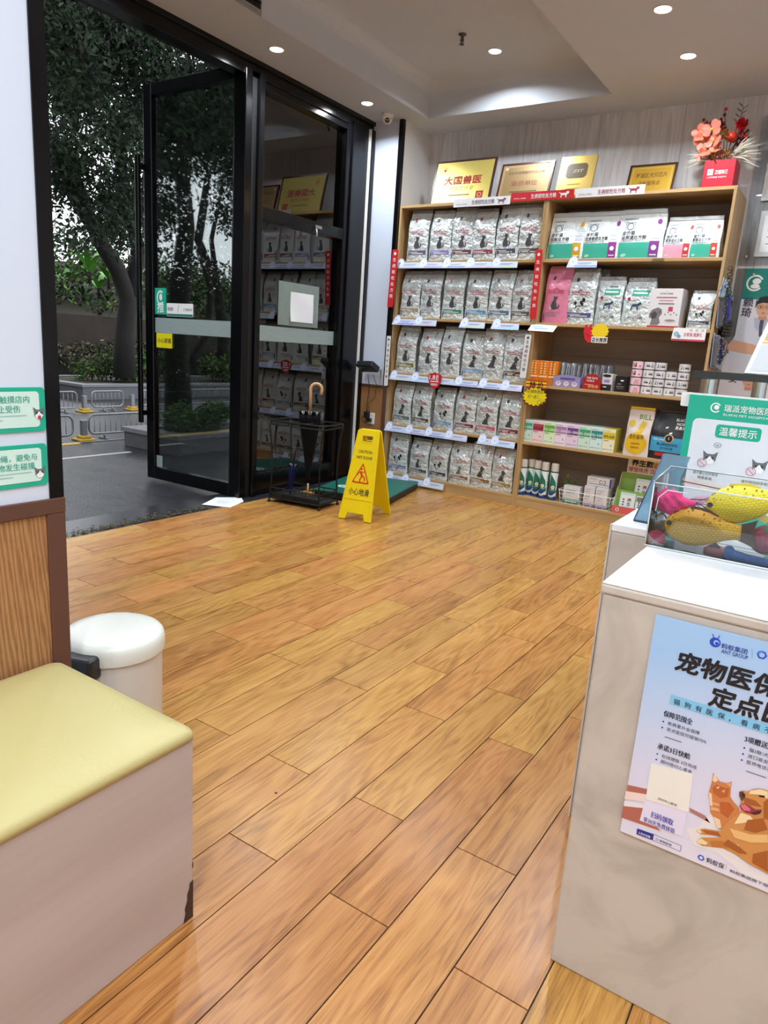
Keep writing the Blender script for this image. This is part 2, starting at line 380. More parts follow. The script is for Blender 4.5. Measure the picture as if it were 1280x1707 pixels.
# ---------------------------------------------------------------- floor
def floor():
    mb = MB(); mb.box(XE, 2.6, -2.6, YB, -.06, -.004, GAP)
    tones = []
    pw, pl, x0 = .16, .835, -.78
    for k in range(-19, 22):
        xa, xb = max(XE, x0+pw*k), min(2.6, x0+pw*(k+1))
        if xb-xa < .005: continue
        off = 1.09 if k % 2 == 0 else 1.405
        n0 = math.floor((-2.6-off)/pl)
        for n in range(n0, n0+13):
            ya, yb = max(-2.6, off+pl*n), min(YB, off+pl*(n+1))
            if yb-ya < .01: continue
            g = .0016
            mb.box(xa+g, xb-g, ya+g, yb-g, -.006, 0, PLANK)
    q = az(460, 1322); nf = len(mb.f); o_ = flat(q.x, q.y, 0)
    mb.disc(o_, 0, 0, .0042, GAP, .0006, 14)
    o = struct('floor', mb)
    me = o.data; at = me.color_attributes.new('plank_tone', 'FLOAT_COLOR', 'CORNER')
    nb = 6; vals = np.zeros((len(me.loops), 4), dtype=np.float32); rnd = random.Random(3)
    c = None
    for p in me.polygons:
        i = p.index-6
        if 0 <= i and i % 6 == 0: c = (rnd.random(), rnd.random(), rnd.random(), 1)
        if i >= 0:
            for l in p.loop_indices: vals[l] = c
    at.data.foreach_set('color', vals.ravel())
floor()

# ---------------------------------------------------------------- ceiling with its raised tray
TX0, TX1, TY0, TY1, ZT = -3.31, -1.80, 1.4, 5.40, 3.25
mb = MB()
mb.box(-3.95, TX0, -2.6, 6.0, ZC, 3.4, W_CEIL); mb.box(TX1, 2.6, -2.6, 6.0, ZC, 3.4, W_CEIL)
mb.box(TX0, TX1, -2.6, TY0, ZC, 3.4, W_CEIL); mb.box(TX0, TX1, TY1, 6.0, ZC, 3.4, W_CEIL)
mb.box(TX0, TX1, TY0, TY1, ZT+.06, 3.4, W_CEIL)
def cove():      # curved shoulder that turns the tray's sides into its top
    n = 8; R_ = .09
    for i in range(n):
        a, b = PI/2*i/n, PI/2*(i+1)/n
        for x0_, sgn in ((TX0, 1), (TX1, -1)):
            xa, za = x0_+sgn*R_*(1-math.cos(a)), ZT+.06-R_+R_*math.sin(a); xb, zb = x0_+sgn*R_*(1-math.cos(b)), ZT+.06-R_+R_*math.sin(b)
            mb.add([(xa, TY0, za), (xa, TY1, za), (xb, TY1, zb), (xb, TY0, zb)], [(0, 1, 2, 3)], W_CEIL, True)
        ya, za = TY1-R_*(1-math.cos(a)), ZT+.06-R_+R_*math.sin(a); yb, zb = TY1-R_*(1-math.cos(b)), ZT+.06-R_+R_*math.sin(b)
        mb.add([(TX0, ya, za), (TX1, ya, za), (TX1, yb, zb), (TX0, yb, zb)], [(0, 1, 2, 3)], W_CEIL, True)
cove()
struct('ceiling', mb)

# ---------------------------------------------------------------- walls
mb = MB(); mb.box(-4.2, 2.7, YB, YB+.15, 0, 3.4, PANELW); struct('wall_back', mb)
mb = MB(); mb.box(2.6, 2.75, -2.7, 6.0, 0, 3.4, W_WALL); struct('wall_right', mb)
mb = MB(); mb.box(-4.0, 2.75, -2.75, -2.6, 0, 3.4, W_WALL); struct('wall_rear', mb)
mb = MB(); mb.box(-3.95, -3.75, -2.6, 1.55, 0, 3.4, W_WALL); struct('wall_entrance', mb)
# partition on the left: white glossy panel over striped wood, black corner strip, brown trim
XL, YL = -1.45, .897
mb = MB(); mb.box(XL-.3, XL-.012, -2.6, YL-.012, 0, ZC, W_WALL)
mb.box(XL-.012, XL, -2.6, .866, .83, ZC, WHITEG); mb.box(XL-.012, XL, -2.6, .856, 0, .795, STRIPE)
mb.box(XL-.3, XL-.012, YL-.012, YL, 0, ZC, WHITEG)
struct('wall_left', mb)
mb = MB(); mb.box(XL-.014, XL+.004, .866, YL+.002, .832, ZC, BLACK); mb.box(XL-.05, XL-.014, YL-.012, YL+.002, .832, ZC, BLACK); struct('trim_1', mb)
mb = MB(); mb.box(XL-.014, XL+.007, -2.6, YL+.004, .797, .832, BROWN, .002); mb.box(XL-.03, XL+.006, .856, YL+.003, 0, .797, BROWN, .002); struct('trim_2', mb)

# pillar between window and shelving
PY = 5.33
mb = MB(); mb.box(-3.98, -3.50, PY+.012, YB, 0, ZC, W_WALL)
mb.box(-3.84, -3.535, PY, PY+.012, .872, ZC, WHITEG); mb.box(-3.84, -3.535, PY, PY+.012, 0, .852, STRIPE)
struct('wall_pillar', mb)
mb = MB(); mb.box(-3.536, -3.497, PY-.006, PY+.03, .86, ZC, BLACK); mb.box(-3.845, -3.80, PY-.006, PY+.012, .86, ZC, BLACK); struct('trim_3', mb)
mb = MB(); mb.box(-3.84, -3.497, PY-.008, PY+.012, .850, .874, BROWN, .002); mb.box(-3.53, -3.497, PY-.006, PY+.012, 0, .852, BROWN, .002); struct('trim_4', mb)

# ---------------------------------------------------------------- shopfront: header, posts, window with transom
YP = ax(398, 834, XF).y                     # hinge post
y_w0 = ax(430, 400, XF).y; y_w1 = PY
mb = MB()
mb.box(XF-.10, XF, .9, PY+.01, 2.95, ZC+.02, BLACK, .003)
mb.box(XF-.115, XF+.02, .9, PY+.01, 3.03, ZC+.02, BLACK, .003)
mb.box(XF-.10, XF+.01, YP-.01, YP+.055, 0, 2.99, BLACK, .004); mb.box(XF-.10, XF, YP+.055, y_w0-.035, 0, 2.99, BLACKM)
mb.box(XF-.10, XF+.03, y_w0-.04, y_w0+.012, 0, 2.99, BLACK, .006)
mb.box(XF-.10, XF+.004, 1.55, 1.63, 0, 2.99, BLACK, .003)
struct('door_frame', mb)
GL = glass('clear_glass', (.86, .89, .88), 1.55, mul=2.5)
GLD = glass('door_glass', (.88, .91, .90), 1.5, mul=.8)
FROST = glass('frosted_band', (.8, .86, .86), 1.45, .25, .52, (196, 216, 214))
zt0, zt1, zb = 2.065, 2.15, .17
yr = ax(575, 300, XF).y                     # right-hand edge of the glass
mb = MB()
mb.box(XF-.09, XF+.006, yr, y_w1+.004, 0, 2.99, BLACK, .004)
mb.box(XF-.05, XF+.022, yr+.06, yr+.085, 0, 2.99, BLACK, .003); mb.box(XF-.05, XF+.03, y_w1-.075, y_w1-.066, .1, 2.99, WHITE); mb.box(XF-.05, XF+.034, y_w1-.062, y_w1-.012, 0, 2.99, BLACK, .004)
mb.box(XF-.09, XF+.006, y_w0, yr, 0, zb, BLACK, .004)
mb.box(XF-.09, XF+.006, y_w0, yr, zt0, zt1, BLACK, .004)
mb.box(XF-.09, XF+.006, y_w0, yr, 2.91, 2.99, BLACK, .004); mb.box(XF-.07, XF+.02, y_w0, yr, 2.955, 2.99, BLACK, .003)
mb.box(XF-.09, XF+.006, y_w0, y_w0+.025, zb, 2.93, BLACK, .003)
win = thing('window_1', '', '', (XF, y_w0, 0)); del win['label']; del win['category']; win['kind'] = 'structure'
smooth = mb.obj('window_frame', win, True)
mb = MB(); mb.box(XF-.05, XF-.044, y_w0+.02, yr+.005, zt1-.01, 2.92, GL); mb.obj('upper_pane', win, True)
mb = MB(); mb.box(XF-.05, XF-.044, y_w0+.02, yr+.005, zb-.01, zt0+.01, GL); mb.obj('lower_pane', win, True)
mb = MB(); mb.rect(side(XF-.044, 0, 0), y_w0+.026, 1.197, yr, 1.312, FROST, .0008); mb.obj('frosted_band', win, True)
mb = MB(); ym = ax(528, 378, XF).y                    # latch of the top-hung light
mb.box(XF+.006, XF+.02, ym-.035, ym+.045, zt1-.055, zt1-.03, CHROME, .003); mb.tube([(XF+.018, ym-.03, zt1-.05), (XF+.04, ym-.045, zt1-.085), (XF+.045, ym-.05, zt1-.12)], .007, CHROME)
mb.obj('window_latch', win, True)

# door leaf swung out to the street, square to the shopfront
xh, xo = XF-.06, ay(241, 400, YP).x
dr = thing('door_1', '', '', (xh, YP, 0)); del dr['label']; del dr['category']; dr['kind'] = 'structure'
YD0, YD1 = YP-.002, YP+.05
mb = MB(); zd = 3.02
mb.box(xo, xo+.095, YD0, YD1, .0, zd, BLACK, .004); mb.box(xh-.055, xh, YD0, YD1, .0, zd, BLACK, .004)
mb.box(xo+.095, xh-.055, YD0, YD1, 0.0, .10, BLACK, .004); mb.box(xo+.095, xh-.055, YD0, YD1, zd-.085, zd, BLACK, .004)
mb.obj('door_frame', dr, True)
mb = MB(); mb.box(xo+.09, xh-.05, YP+.02, YP+.026, .09, zd-.08, GLD); mb.obj('glass_pane', dr, True)
mb = MB(); mb.rect(front(0, YP+.02, 0), xo+.096, 1.205, xh-.056, 1.322, FROST, .0008); mb.obj('frosted_band', dr, True)
mb = MB(); mb.rect(front(0, YP+.02, 0), xo+.097, .102, xo+.17, .20, FROST, .0008); mb.obj('frosted_corner', dr, True)
mb = MB(); hx = xo+.018
mb.box(hx-.03, hx+.012, YD0-.075, YD0-.05, .47, 2.52, BLACK, .004)
for z in (.55, 2.44): mb.box(hx-.012, hx+.006, YD0-.052, YD0, z-.02, z+.02, BLACK)
mb.obj('pull_handle', dr, True)

# ---------------------------------------------------------------- threshold and ground outside
GRAN = mat('sill_granite', (44, 44, 50), .25, var=.3, vscale=60)
def wet_stone():
    m = bpy.data.materials.new('wet_paving'); m.use_nodes = True; t = m.node_tree; b = t.nodes['Principled BSDF']; L = t.links.new; N = t.nodes.new
    tc = N('ShaderNodeTexCoord'); br = N('ShaderNodeTexBrick'); br.inputs['Scale'].default_value = 1; br.inputs['Brick Width'].default_value = .6; br.inputs['Row Height'].default_value = .3
    br.inputs['Mortar Size'].default_value = .006; br.inputs['Color1'].default_value = lin((50, 51, 55)); br.inputs['Color2'].default_value = lin((64, 64, 68)); br.inputs['Mortar'].default_value = lin((22, 22, 24))
    L(tc.outputs['Object'], br.inputs['Vector'])
    n = N('ShaderNodeTexNoise'); n.inputs['Scale'].default_value = 90; n.inputs['Detail'].default_value = 4; L(tc.outputs['Object'], n.inputs['Vector'])
    w = N('ShaderNodeTexNoise'); w.inputs['Scale'].default_value = .9; w.inputs['Detail'].default_value = 3; L(tc.outputs['Object'], w.inputs['Vector'])
    mx = N('ShaderNodeMix'); mx.data_type = 'RGBA'; mx.blend_type = 'MULTIPLY'; mx.inputs['Factor'].default_value = .45
    L(br.outputs['Color'], mx.inputs['A']); L(n.outputs['Color'], mx.inputs['B']); L(mx.outputs['Result'], b.inputs['Base Color'])
    mr = N('ShaderNodeMapRange'); mr.inputs['From Min'].default_value = .35; mr.inputs['From Max'].default_value = .65; mr.inputs['To Min'].default_value = .1; mr.inputs['To Max'].default_value = .38
    L(w.outputs['Fac'], mr.inputs['Value']); L(mr.outputs['Result'], b.inputs['Roughness'])
    ad = N('ShaderNodeMath'); ad.operation = 'MULTIPLY_ADD'; ad.inputs[1].default_value = -1.2; L(br.outputs['Fac'], ad.inputs[0]); L(n.outputs['Fac'], ad.inputs[2])
    bp = N('ShaderNodeBump'); bp.inputs['Strength'].default_value = .5; bp.inputs['Distance'].default_value = .01; L(ad.outputs[0], bp.inputs['Height']); L(bp.outputs['Normal'], b.inputs['Normal'])
    return m
WET = wet_stone()
mb = MB(); mb.box(-4.02, XE, .9, PY, -.06, -.003, GRAN); struct('trim_5', mb)
ASPH = mat('wet_asphalt', (36, 36, 40), .35, var=.25, vscale=40, bump=.3, bscale=150)
mb = MB(); mb.box(-6.9, -4.02, -6, 22, -.2, -.03, WET); struct('pavement', mb)
mb = MB(); mb.box(-12.5, -6.9, -12, 40, -.3, -.06, ASPH); struct('road', mb)
mb = MB(); mb.box(-40, -12.5, -20, 70, -.3, -.04, mat('far_paving', (44, 42, 42), .4, var=.2, vscale=5)); struct('ground_1', mb)
mb = MB(); mb.box(-4.24, XF-.115, .5, 6.2, 3.09, 3.3, BLACKM); struct('beam_canopy', mb)
# ================================================================ bench, bin, signs on the partition
LAM = wood('pale_laminate', (176, 162, 156), (200, 188, 184), .9, 'Y', rough=.4, ring=2.2, contrast=.8)
VINYL = mat('yellow_vinyl', (186, 174, 120), .38, var=.05, vscale=3, bump=.06, bscale=120)
GREEN = ink((22, 172, 142)); MINT = ink((206, 234, 228)); INKG = ink((40, 160, 138)); GREY = ink((112, 116, 122)); INKW = ink((240, 240, 240)); INKK = ink((24, 22, 26)); INKR = ink((196, 26, 40)); PINK = ink((226, 110, 140))

b = thing('bench', 'pale wood box bench with yellow vinyl seat beside the white bin', 'bench', (-1.205, -.3, 0))
mb = MB(); mb.box(-1.436, -.970, -1.6, .858, 0, .422, LAM, .002); mb.obj('bench_box', b, True)
mb = MB(); rg = []
for ins, z, rr in ((.003, .422, .012), (-.002, .425, .014), (-.003, .436, .016), (.0, .444, .02), (.008, .450, .026), (.03, .456, .04), (.08, .460, .06), (.15, .462, .07)):
    rg.append([Vector((x, y, z)) for x, y in rrect(-1.436+abs(ins), -1.6+ins, -.968-ins, .860-ins, rr, 6)])
mb.loft(rg, VINYL); o = mb.obj('seat_cushion', b, True)
mb = MB(); CHIP = mat('bare_chipboard', (70, 46, 34), .9, var=.4, vscale=120)
fs = side(-.970, 0, 0)
mb.poly(fs, [(.8585, .0), (.832, .0), (.838, .022), (.836, .034), (.843, .052), (.8425, .066), (.848, .078), (.8495, .09), (.8585, .094)], CHIP, .0008)
mb.poly(fs, [(.8585, .12), (.8555, .128), (.8565, .136), (.8585, .14)], CHIP, .0008)
c = mb.obj('chipped_corner', b, True); c['label'] = 'bare brown chipboard where corner is chipped'

ENAM = mat('cream_enamel', (222, 224, 216), .3, var=.02); ENAMB = mat('bin_body_paint', (206, 201, 192), .32, var=.03)
bx, by = -1.603, 1.128
b = thing('pedal_bin', 'round cream pedal bin with domed lid beside the bench', 'bin', (bx, by, 0))
mb = MB(); mb.lathe([(.120, 0), (.126, .008), (.129, .05), (.131, .335)], ENAMB, 48, (bx, by, 0)); smooth_by(mb.obj('bin_body', b, True))
mb = MB(); mb.lathe([(.128, .336), (.1375, .338), (.1387, .345), (.1387, .368), (.136, .381), (.130, .389), (.118, .395), (.09, .400), (.05, .403), (.01, .404)], ENAM, 48, (bx, by, 0)); smooth_by(mb.obj('bin_lid', b, True))
mb = MB(); hm = Matrix.Translation((bx, by, 0)) @ Matrix.Rotation(math.radians(-69), 4, 'Z')
mb.box(.118, .170, -.045, .045, .308, .375, mat('black_plastic', (26, 28, 32), .38, var=.05), .012, 3, hm); mb.obj('lid_hinge', b, True)

def cat_face(mb, fr, x, y, s, c=.002):
    """plain grey and white cat head, one unit across"""
    G = ink((104, 108, 112)); 
    mb.poly(fr, [(x+s*a, y+s*b_) for a, b_ in ((-.5, .5), (-.42, .05), (-.4, -.2), (-.2, -.42), (.2, -.42), (.4, -.2), (.42, .05), (.5, .5), (.2, .28), (-.2, .28))], G, c)
    mb.poly(fr, [(x+s*a, y+s*b_) for a, b_ in ((0, .16), (-.16, -.06), (-.36, -.2), (-.2, -.44), (.2, -.44), (.36, -.2), (.16, -.06))], INKW, c+.0004)
    mb.disc(fr, x-.2*s, y+.03*s, .06*s, INKK, c+.0008, 10); mb.disc(fr, x+.2*s, y+.03*s, .06*s, INKK, c+.0008, 10)
    mb.poly(fr, [(x-.03*s, y-.13*s), (x+.03*s, y-.13*s), (x, y-.17*s)], INKK, c+.0008)
def wall_sign(label, z0, z1, y0, y1, lines, spot):
    fr = side(XL, 0, 0); mb = MB()
    mb.prism(fr, rrect(y0, z0, y1, z1, .009), .003, GREEN)
    mb.poly(fr, rrect(y0+.011, z0+.010, y1-.0135, z1-.0085, .008), MINT, .0036)
    for t, yr_, z, h in lines:
        if h > .005: mb.text(fr, t, yr_, z, h, INKG, 'r', .012, .0042)
        else: mb.rect(fr, yr_-t, z, yr_, z+.0018, ink((150, 190, 184)), .0042)
    cat_face(mb, fr, spot[0], spot[1], .026, .0044)
    if len(spot) > 2: mb.rect(fr, spot[0]-.0035, spot[1]-.0125, spot[0]+.0035, spot[1]-.0055, ink((190, 40, 90)), .006)
    return tag(mb.obj('wall_sign'), label, 'sign')
wall_sign('upper of two green framed cat warning signs on white panel', .9845, 1.0785, .60, .8645, [('随意触摸店内', .829, 1.0475, .0155), ('宠物，防止受伤', .808, 1.0275, .0155), (.09, .822, 1.019, 0), (.12, .77, 1.010, 0)], (.849, 1.024, 1))
wall_sign('lower of two green framed cat warning signs on white panel', .866, .9575, .60, .8635, [('请牵好狗绳，避免与', .84, .924, .0155), ('其他宠物发生碰撞', .834, .905, .0155), (.13, .826, .8965, 0), (.10, .785, .889, 0)], (.845, .895))

# ================================================================ wet floor sign
YEL = mat('yellow_plastic', (238, 212, 12), .32, var=.05, vscale=4); YELI = mat('yellow_sign_ink_red', (206, 40, 20), .5)
w = thing('wet_floor_sign', 'yellow folding wet floor caution sign beside the umbrella stand', 'sign', (-2.80, 4.09, 0), math.radians(9.5))
def sign_leaf(front_):
    tilt = math.atan2(.158, .63); L = .648
    sgn = -1 if front_ else 1
    o_ = Vector((0, sgn*.008, .632))
    u = Vector((1, 0, 0)) if front_ else Vector((-1, 0, 0)); v = Vector((0, -sgn*math.sin(tilt), math.cos(tilt)))
    fr = Fr(o_, u, v); mb = MB()
    T = .012
    # outline with two feet, handle opening left as a hole between strips
    def W(d): return .083+(.128-.083)*(d/L)       # half width at distance d below the top
    d0, d1, hw = .045, .085, .038
    mb.prism(fr, [(-W(0)+.012, 0), (-W(0), -.012), (-W(d0), -d0), (W(d0), -d0), (W(0), -.012), (W(0)-.012, 0)], T, YEL)
    mb.prism(fr, [(-W(d0), -d0), (-W(d1), -d1), (-hw, -d1), (-hw-.004, -d0)], T, YEL)
    mb.prism(fr, [(hw+.004, -d0), (hw, -d1), (W(d1), -d1), (W(d0), -d0)], T, YEL)
    dm = .60
    mb.prism(fr, [(-W(d1), -d1), (-W(L), -L), (-W(L)+.052, -L), (-W(L)+.066, -dm), (W(L)-.066, -dm), (W(L)-.052, -L), (W(L), -L), (W(d1), -d1)], T, YEL)
    for s in (-1, 1):                                 # raised rims and the lower step
        mb.prism(Fr(fr(0, 0, T), u, v), [(s*W(.02)-s*.006, -.02), (s*W(.59)-s*.006, -.59), (s*W(.59)-s*.012, -.59), (s*W(.02)-s*.012, -.02)][::(1 if s < 0 else -1)], .003, YEL)
    mb.prism(Fr(fr(0, 0, T), u, v), [(-W(.5)+.012, -.502), (W(.5)-.012, -.502), (W(.5)-.012, -.496), (-W(.5)+.012, -.496)], .003, YEL)
    mb.prism(Fr(fr(0, 0, T), u, v), rrect(-hw-.008, -d1-.008, hw+.008, -d1+.000, .003), .003, YEL)
    o1 = mb.obj('sign_panel', w)
    mb = MB(); c = T+.0012
    mb.text(fr, 'CAUTION', 0, -.170, .029, INKK, 'c', .012, c, .108); mb.text(fr, 'WET FLOOR', 0, -.212, .029, INKK, 'c', .012, c, .125)
    t0, t1 = -.245, -.385
    def tri(s, m, cc):
        cy_ = -.335
        P = []
        for k_, (x, y) in enumerate(((0, -.237), (-.068, -.385), (.068, -.385))):
            P.append((x*s, cy_+(y-cy_)*s))
        R_ = []
        for k_ in range(3):                           # rounded corners
            a, b_, d_ = Vector(P[k_-1]), Vector(P[k_]), Vector(P[(k_+1) % 3])
            for q in range(5):
                t = q/4; p = b_+(a-b_).normalized()*.012*(1-t)**2*s + (d_-b_).normalized()*.012*t**2*s; R_.append((p.x, p.y))
        mb.poly(fr, R_, m, cc)
    tri(1, YELI, c); tri(.80, YEL, c+.0005)
    cc = c+.001                                       # slipping figure
    mb.disc(fr, -.004, -.283, .008, YELI, cc, 12)
    mb.line(fr, [(-.012, -.300), (.006, -.332)], .014, YELI, cc); mb.line(fr, [(.006, -.332), (-.008, -.362), (-.004, -.374)], .009, YELI, cc+.0002)
    mb.line(fr, [(.006, -.332), (.024, -.338), (.032, -.366)], .009, YELI, cc+.0003); mb.line(fr, [(-.012, -.300), (.014, -.306), (.024, -.294)], .006, YELI, cc+.0004); mb.line(fr, [(-.012, -.302), (-.03, -.318), (-.026, -.332)], .006, YELI, cc+.0005)
    mb.text(fr, '小心地滑', 0, -.468, .052, INKK, 'c', .012, c, .158)
    mb.obj('sign_print', o1)
sign_leaf(True); sign_leaf(False)
mb = MB(); mb.tube([(-.07, 0, .628), (.07, 0, .628)], .006, YEL); mb.obj('hinge', w)

# ================================================================ umbrella stand with its umbrellas
IRON = mat('black_iron', (22, 22, 24), .4, metal=.3, var=.1)
s = thing('umbrella_stand', 'black wire umbrella stand before the fixed window', 'umbrella stand', (-3.37, 4.07, 0), math.radians(7))
w2, d2, zt = .225, .135, .625
def loop(hx, hy, z, r=.02): return [Vector((x, y, z)) for x, y in rrect(-hx, -hy, hx, hy, r, 4)]
mb = MB()
for z, q in ((zt, 1.06), (zt-.028, 1.03)): mb.tube(loop(w2*q, d2*q, z), .006, IRON, 6, True)
for i in range(1, 3): mb.tube([(-w2*1.05+2*w2*1.05*i/3, -d2*1.05, zt), (-w2*1.05+2*w2*1.05*i/3, d2*1.05, zt)], .004, IRON, 6)
mb.obj('top_rail', s)
mb = MB()
for z in (.035, .075, .115): mb.tube(loop(w2, d2, z), .005, IRON, 6, True)
for x in (-.1, 0, .1):
    for y in (-d2, d2): mb.tube([(x, y, .035), (x, y, .115)], .003, IRON, 5)
mb.obj('lower_rail', s)
for sx in (-1, 1):
    for sy in (-1, 1):
        mb = MB(); P = []
        for i in range(13):
            t = i/12; z = .0+zt*t; k = 1+.06*t-.09*math.sin(PI*t)
            P.append((sx*w2*k, sy*d2*k, max(z, .012)))
        mb.tube(P, .006, IRON, 6); lg = mb.obj('leg', s); mb = MB(); mb.lathe([(.013, 0), (.013, .012), (.006, .02)], IRON, 10, (sx*w2, sy*d2, 0)); mb.obj('foot', lg)
mb = MB()
for i in range(4): mb.tube([Vector((-w2*.95, -.02+.026*math.cos(2*PI*k/12), .30+i*.055+.026*math.sin(2*PI*k/12)-.05)) for k in range(12)], .0028, IRON, 5, True)
mb.obj('side_scroll', s)
mb = MB(); mb.box(-w2+.005, w2-.005, -d2+.005, d2-.005, .028, .04, BLACKM, .003); mb.box(-w2+.01, w2-.01, -d2+.01, -d2+.016, .04, .07, BLACKM); mb.obj('drip_tray', s)

def umbrella(name, label, base, top, r, cloth, hcol, hook, h0, h1):
    """folded umbrella from ferrule (base) to handle end (top); h0..h1 = the cloth's span along the shaft"""
    base, top = Vector(base), Vector(top); ax_ = (top-base); L = ax_.length; ax_.normalize()
    R_ = ax_.to_track_quat('Z', 'Y').to_matrix().to_4x4(); R_.translation = base
    t = thing(name, label, 'umbrella', base)
    rg = []; ns = 32
    for i in range(15):
        q = i/14; z = h0+(h1-h0)*q; rad = .011+(r-.011)*q**1.15 if q < .93 else r*(.97-.9*(q-.93))
        rg.append([R_ @ Vector((rad*(1+.13*q*math.cos(8*a+3*q))*math.cos(a), rad*(1+.13*q*math.cos(8*a+3*q))*math.sin(a), z)) for a in [2*PI*k/ns for k in range(ns)]])
    mb = MB(); mb.loft(rg, cloth); 
    for k in range(8):                                # gathered hem points
        a = 2*PI*k/8; p = R_ @ Vector((r*.95*math.cos(a), r*.95*math.sin(a), h1-.004)); q = R_ @ Vector((r*1.08*math.cos(a+.2), r*1.08*math.sin(a+.2), h1+.03)); e = R_ @ Vector((r*.8*math.cos(a+.7), r*.8*math.sin(a+.7), h1-.004))
        mb.add([p, q, e], [(0, 1, 2), (2, 1, 0)], cloth)
    mb.obj('canopy', t, True)
    mb = MB(); mb.tube([R_ @ Vector((0, 0, 0)), R_ @ Vector((0, 0, L*.72 if hook else h1+.03))], .0045, CHROME, 8); 
    for k in range(8):
        a = 2*PI*k/8; mb.tube([R_ @ Vector((r*.6*math.cos(a), r*.6*math.sin(a), h1-.02)), R_ @ Vector((r*.72*math.cos(a), r*.72*math.sin(a), h1+.028))], .0018, CHROME, 5)
    mb.obj('shaft', t, True)
    mb = MB(); mb.tube([R_ @ Vector((0, 0, -.0)), R_ @ Vector((0, 0, h0+.02))], [.005, .008], hcol if hook else BLACKM, 8); mb.obj('ferrule', t, True)
    mb = MB(); P = [R_ @ Vector((0, 0, h1+.03)), R_ @ Vector((0, 0, L-.045))]
    if hook:
        hd = RX.copy(); hd.z = 0; hd.normalize()
        c = R_ @ Vector((0, 0, L-.045)) + hd*.042
        P += [c-hd*(.042*math.cos(a))+Vector((0, 0, .042*math.sin(a))) for a in [PI*k/10 for k in range(1, 12)]]
        P += [P[-1]+Vector((0, 0, -.025))-hd*.003]
        mb.tube(P, .0115, hcol, 10)
    else: mb.tube([R_ @ Vector((0, 0, h1)), R_ @ Vector((0, 0, L*.82)), R_ @ Vector((0, 0, L))], [.012, .014, .013], hcol, 10)
    mb.obj('handle', t, True); return t
CANE = mat('pale_cane', (206, 164, 118), .35, var=.08)
umbrella('umbrella', 'black umbrella with pale curved cane handle in the wire stand', (-3.325, 4.065, .045), (-3.375, 4.11, .915), .082, mat('black_nylon', (12, 10, 14), .8, spec=.12, var=.2), CANE, True, .12, .635)
umbrella('folding_umbrella', 'short dark blue folded umbrella standing inside the wire stand', (-3.50, 4.06, .042), (-3.49, 4.09, .42), .035, mat('navy_nylon', (20, 28, 70), .7, spec=.15, var=.2), BLACKM, False, .03, .22)

# ================================================================ pet scale: platform, readout, cable, socket
SG = mat('green_scale_mat', (22, 98, 86), .4, var=.06)
t = thing('scale_platform', 'low green pet weighing platform on floor behind the yellow sign', 'scale', (-3.26, 4.79, 0), math.radians(14))
mb = MB(); mb.box(-.31, .31, -.42, .42, .008, .055, BLACKM, .006); mb.obj('platform_base', t)
mb = MB(); mb.box(-.315, .315, -.425, .425, .055, .068, SG, .005); 
fl = flat(0, 0, .068); mb.disc(fl, -.12, -.18, .085, ink((214, 232, 232)), .001, 28, .06); mb.ring(fl, -.12, -.18, .06, .016, SG, .0016, 24, .4, 5.2, .7); mb.obj('platform_mat', t)
for sx in (-1, 1):
    for sy in (-1, 1): mb = MB(); mb.lathe([(.02, 0), (.02, .01)], BLACKM, 12, (sx*.27, sy*.38, 0)); mb.obj('foot', t)
c = ay(613, 611, 5.22)
t = thing('scale_readout', 'black tilted weighing scale readout mounted on white pillar', 'scale readout', c)
hm = Matrix.Rotation(math.radians(-28), 4, 'X') @ Matrix.Rotation(math.radians(-6), 4, 'Z')
mb = MB(); BP = mat('readout_plastic', (30, 33, 36), .35, var=.05)
mb.box(-.094, .094, -.06, .06, -.028, .028, BP, .012, 3, hm); mb.obj('case', t)
mb = MB(); fr = Fr(hm @ Vector((0, 0, .0284)), hm.to_3x3() @ Vector((1, 0, 0)), hm.to_3x3() @ Vector((0, 1, 0)))
mb.poly(fr, rrect(-.08, -.012, .03, .046, .006), mat('lcd_grey', (126, 142, 138), .2), .001); mb.rect(fr, -.07, .006, .02, .034, ink((92, 106, 104)), .0016); mb.obj('display', t)
for k in range(6):
    mb = MB(); mb.box(.043+.017*(k % 2), .056+.017*(k % 2), -.006+.018*(k//2), .006+.018*(k//2), .028, .031, ink((150, 152, 156)), 0, 1, hm); mb.obj('button', t)
mb = MB(); mb.box(.06, .08, .03, .125, -.03, -.02, CHROME); mb.box(.03, .105, .112, .118, -.05, .02, CHROME); mb.obj('wall_bracket', t)
so = ay(618, 697, PY)
t = thing('wall_socket', 'white double wall socket low on striped pillar panel', 'socket', (so.x, PY, so.z-.05))
mb = MB(); mb.box(so.x-.028, so.x+.045, PY-.009, PY, so.z-.055, so.z+.05, WHITE, .003); mb.obj('face_plate', t, True)
mb = MB(); mb.box(so.x-.05, so.x-.002, PY-.05, PY-.009, so.z+.0, so.z+.06, BLACKM, .006); mb.box(so.x-.02, so.x+.02, PY-.04, PY-.008, so.z-.03, so.z+.0, BLACKM, .005)
o = mb.obj('power_adapter'); tag(o, 'black power adapter plugged into the white pillar socket', 'adapter')
mb = MB(); a = ay(613, 625, 5.25); e = Vector((so.x-.03, PY-.03, so.z+.058))
mb.tube([a, a+Vector((-.004, .04, -.1)), (e+a)/2+Vector((.002, .02, 0)), e+Vector((0, -.005, .05)), e], .003, BLACKM, 6)
a2 = ay(622, 624, 5.25); mb.tube([a2, a2+Vector((.012, .05, -.1)), a2+Vector((-.02, .07, -.22)), e+Vector((.012, 0, .08)), e+Vector((.01, 0, 0))], .0025, BLACKM, 6)
mb.tube([e+Vector((-.015+.028*math.cos(q*.5), -.012, -.07+.03*math.sin(q*.5))) for q in range(26)], .003, BLACKM, 6)
tag(mb.obj('power_cable'), 'thin black cable hanging from the scale readout to socket', 'cable')

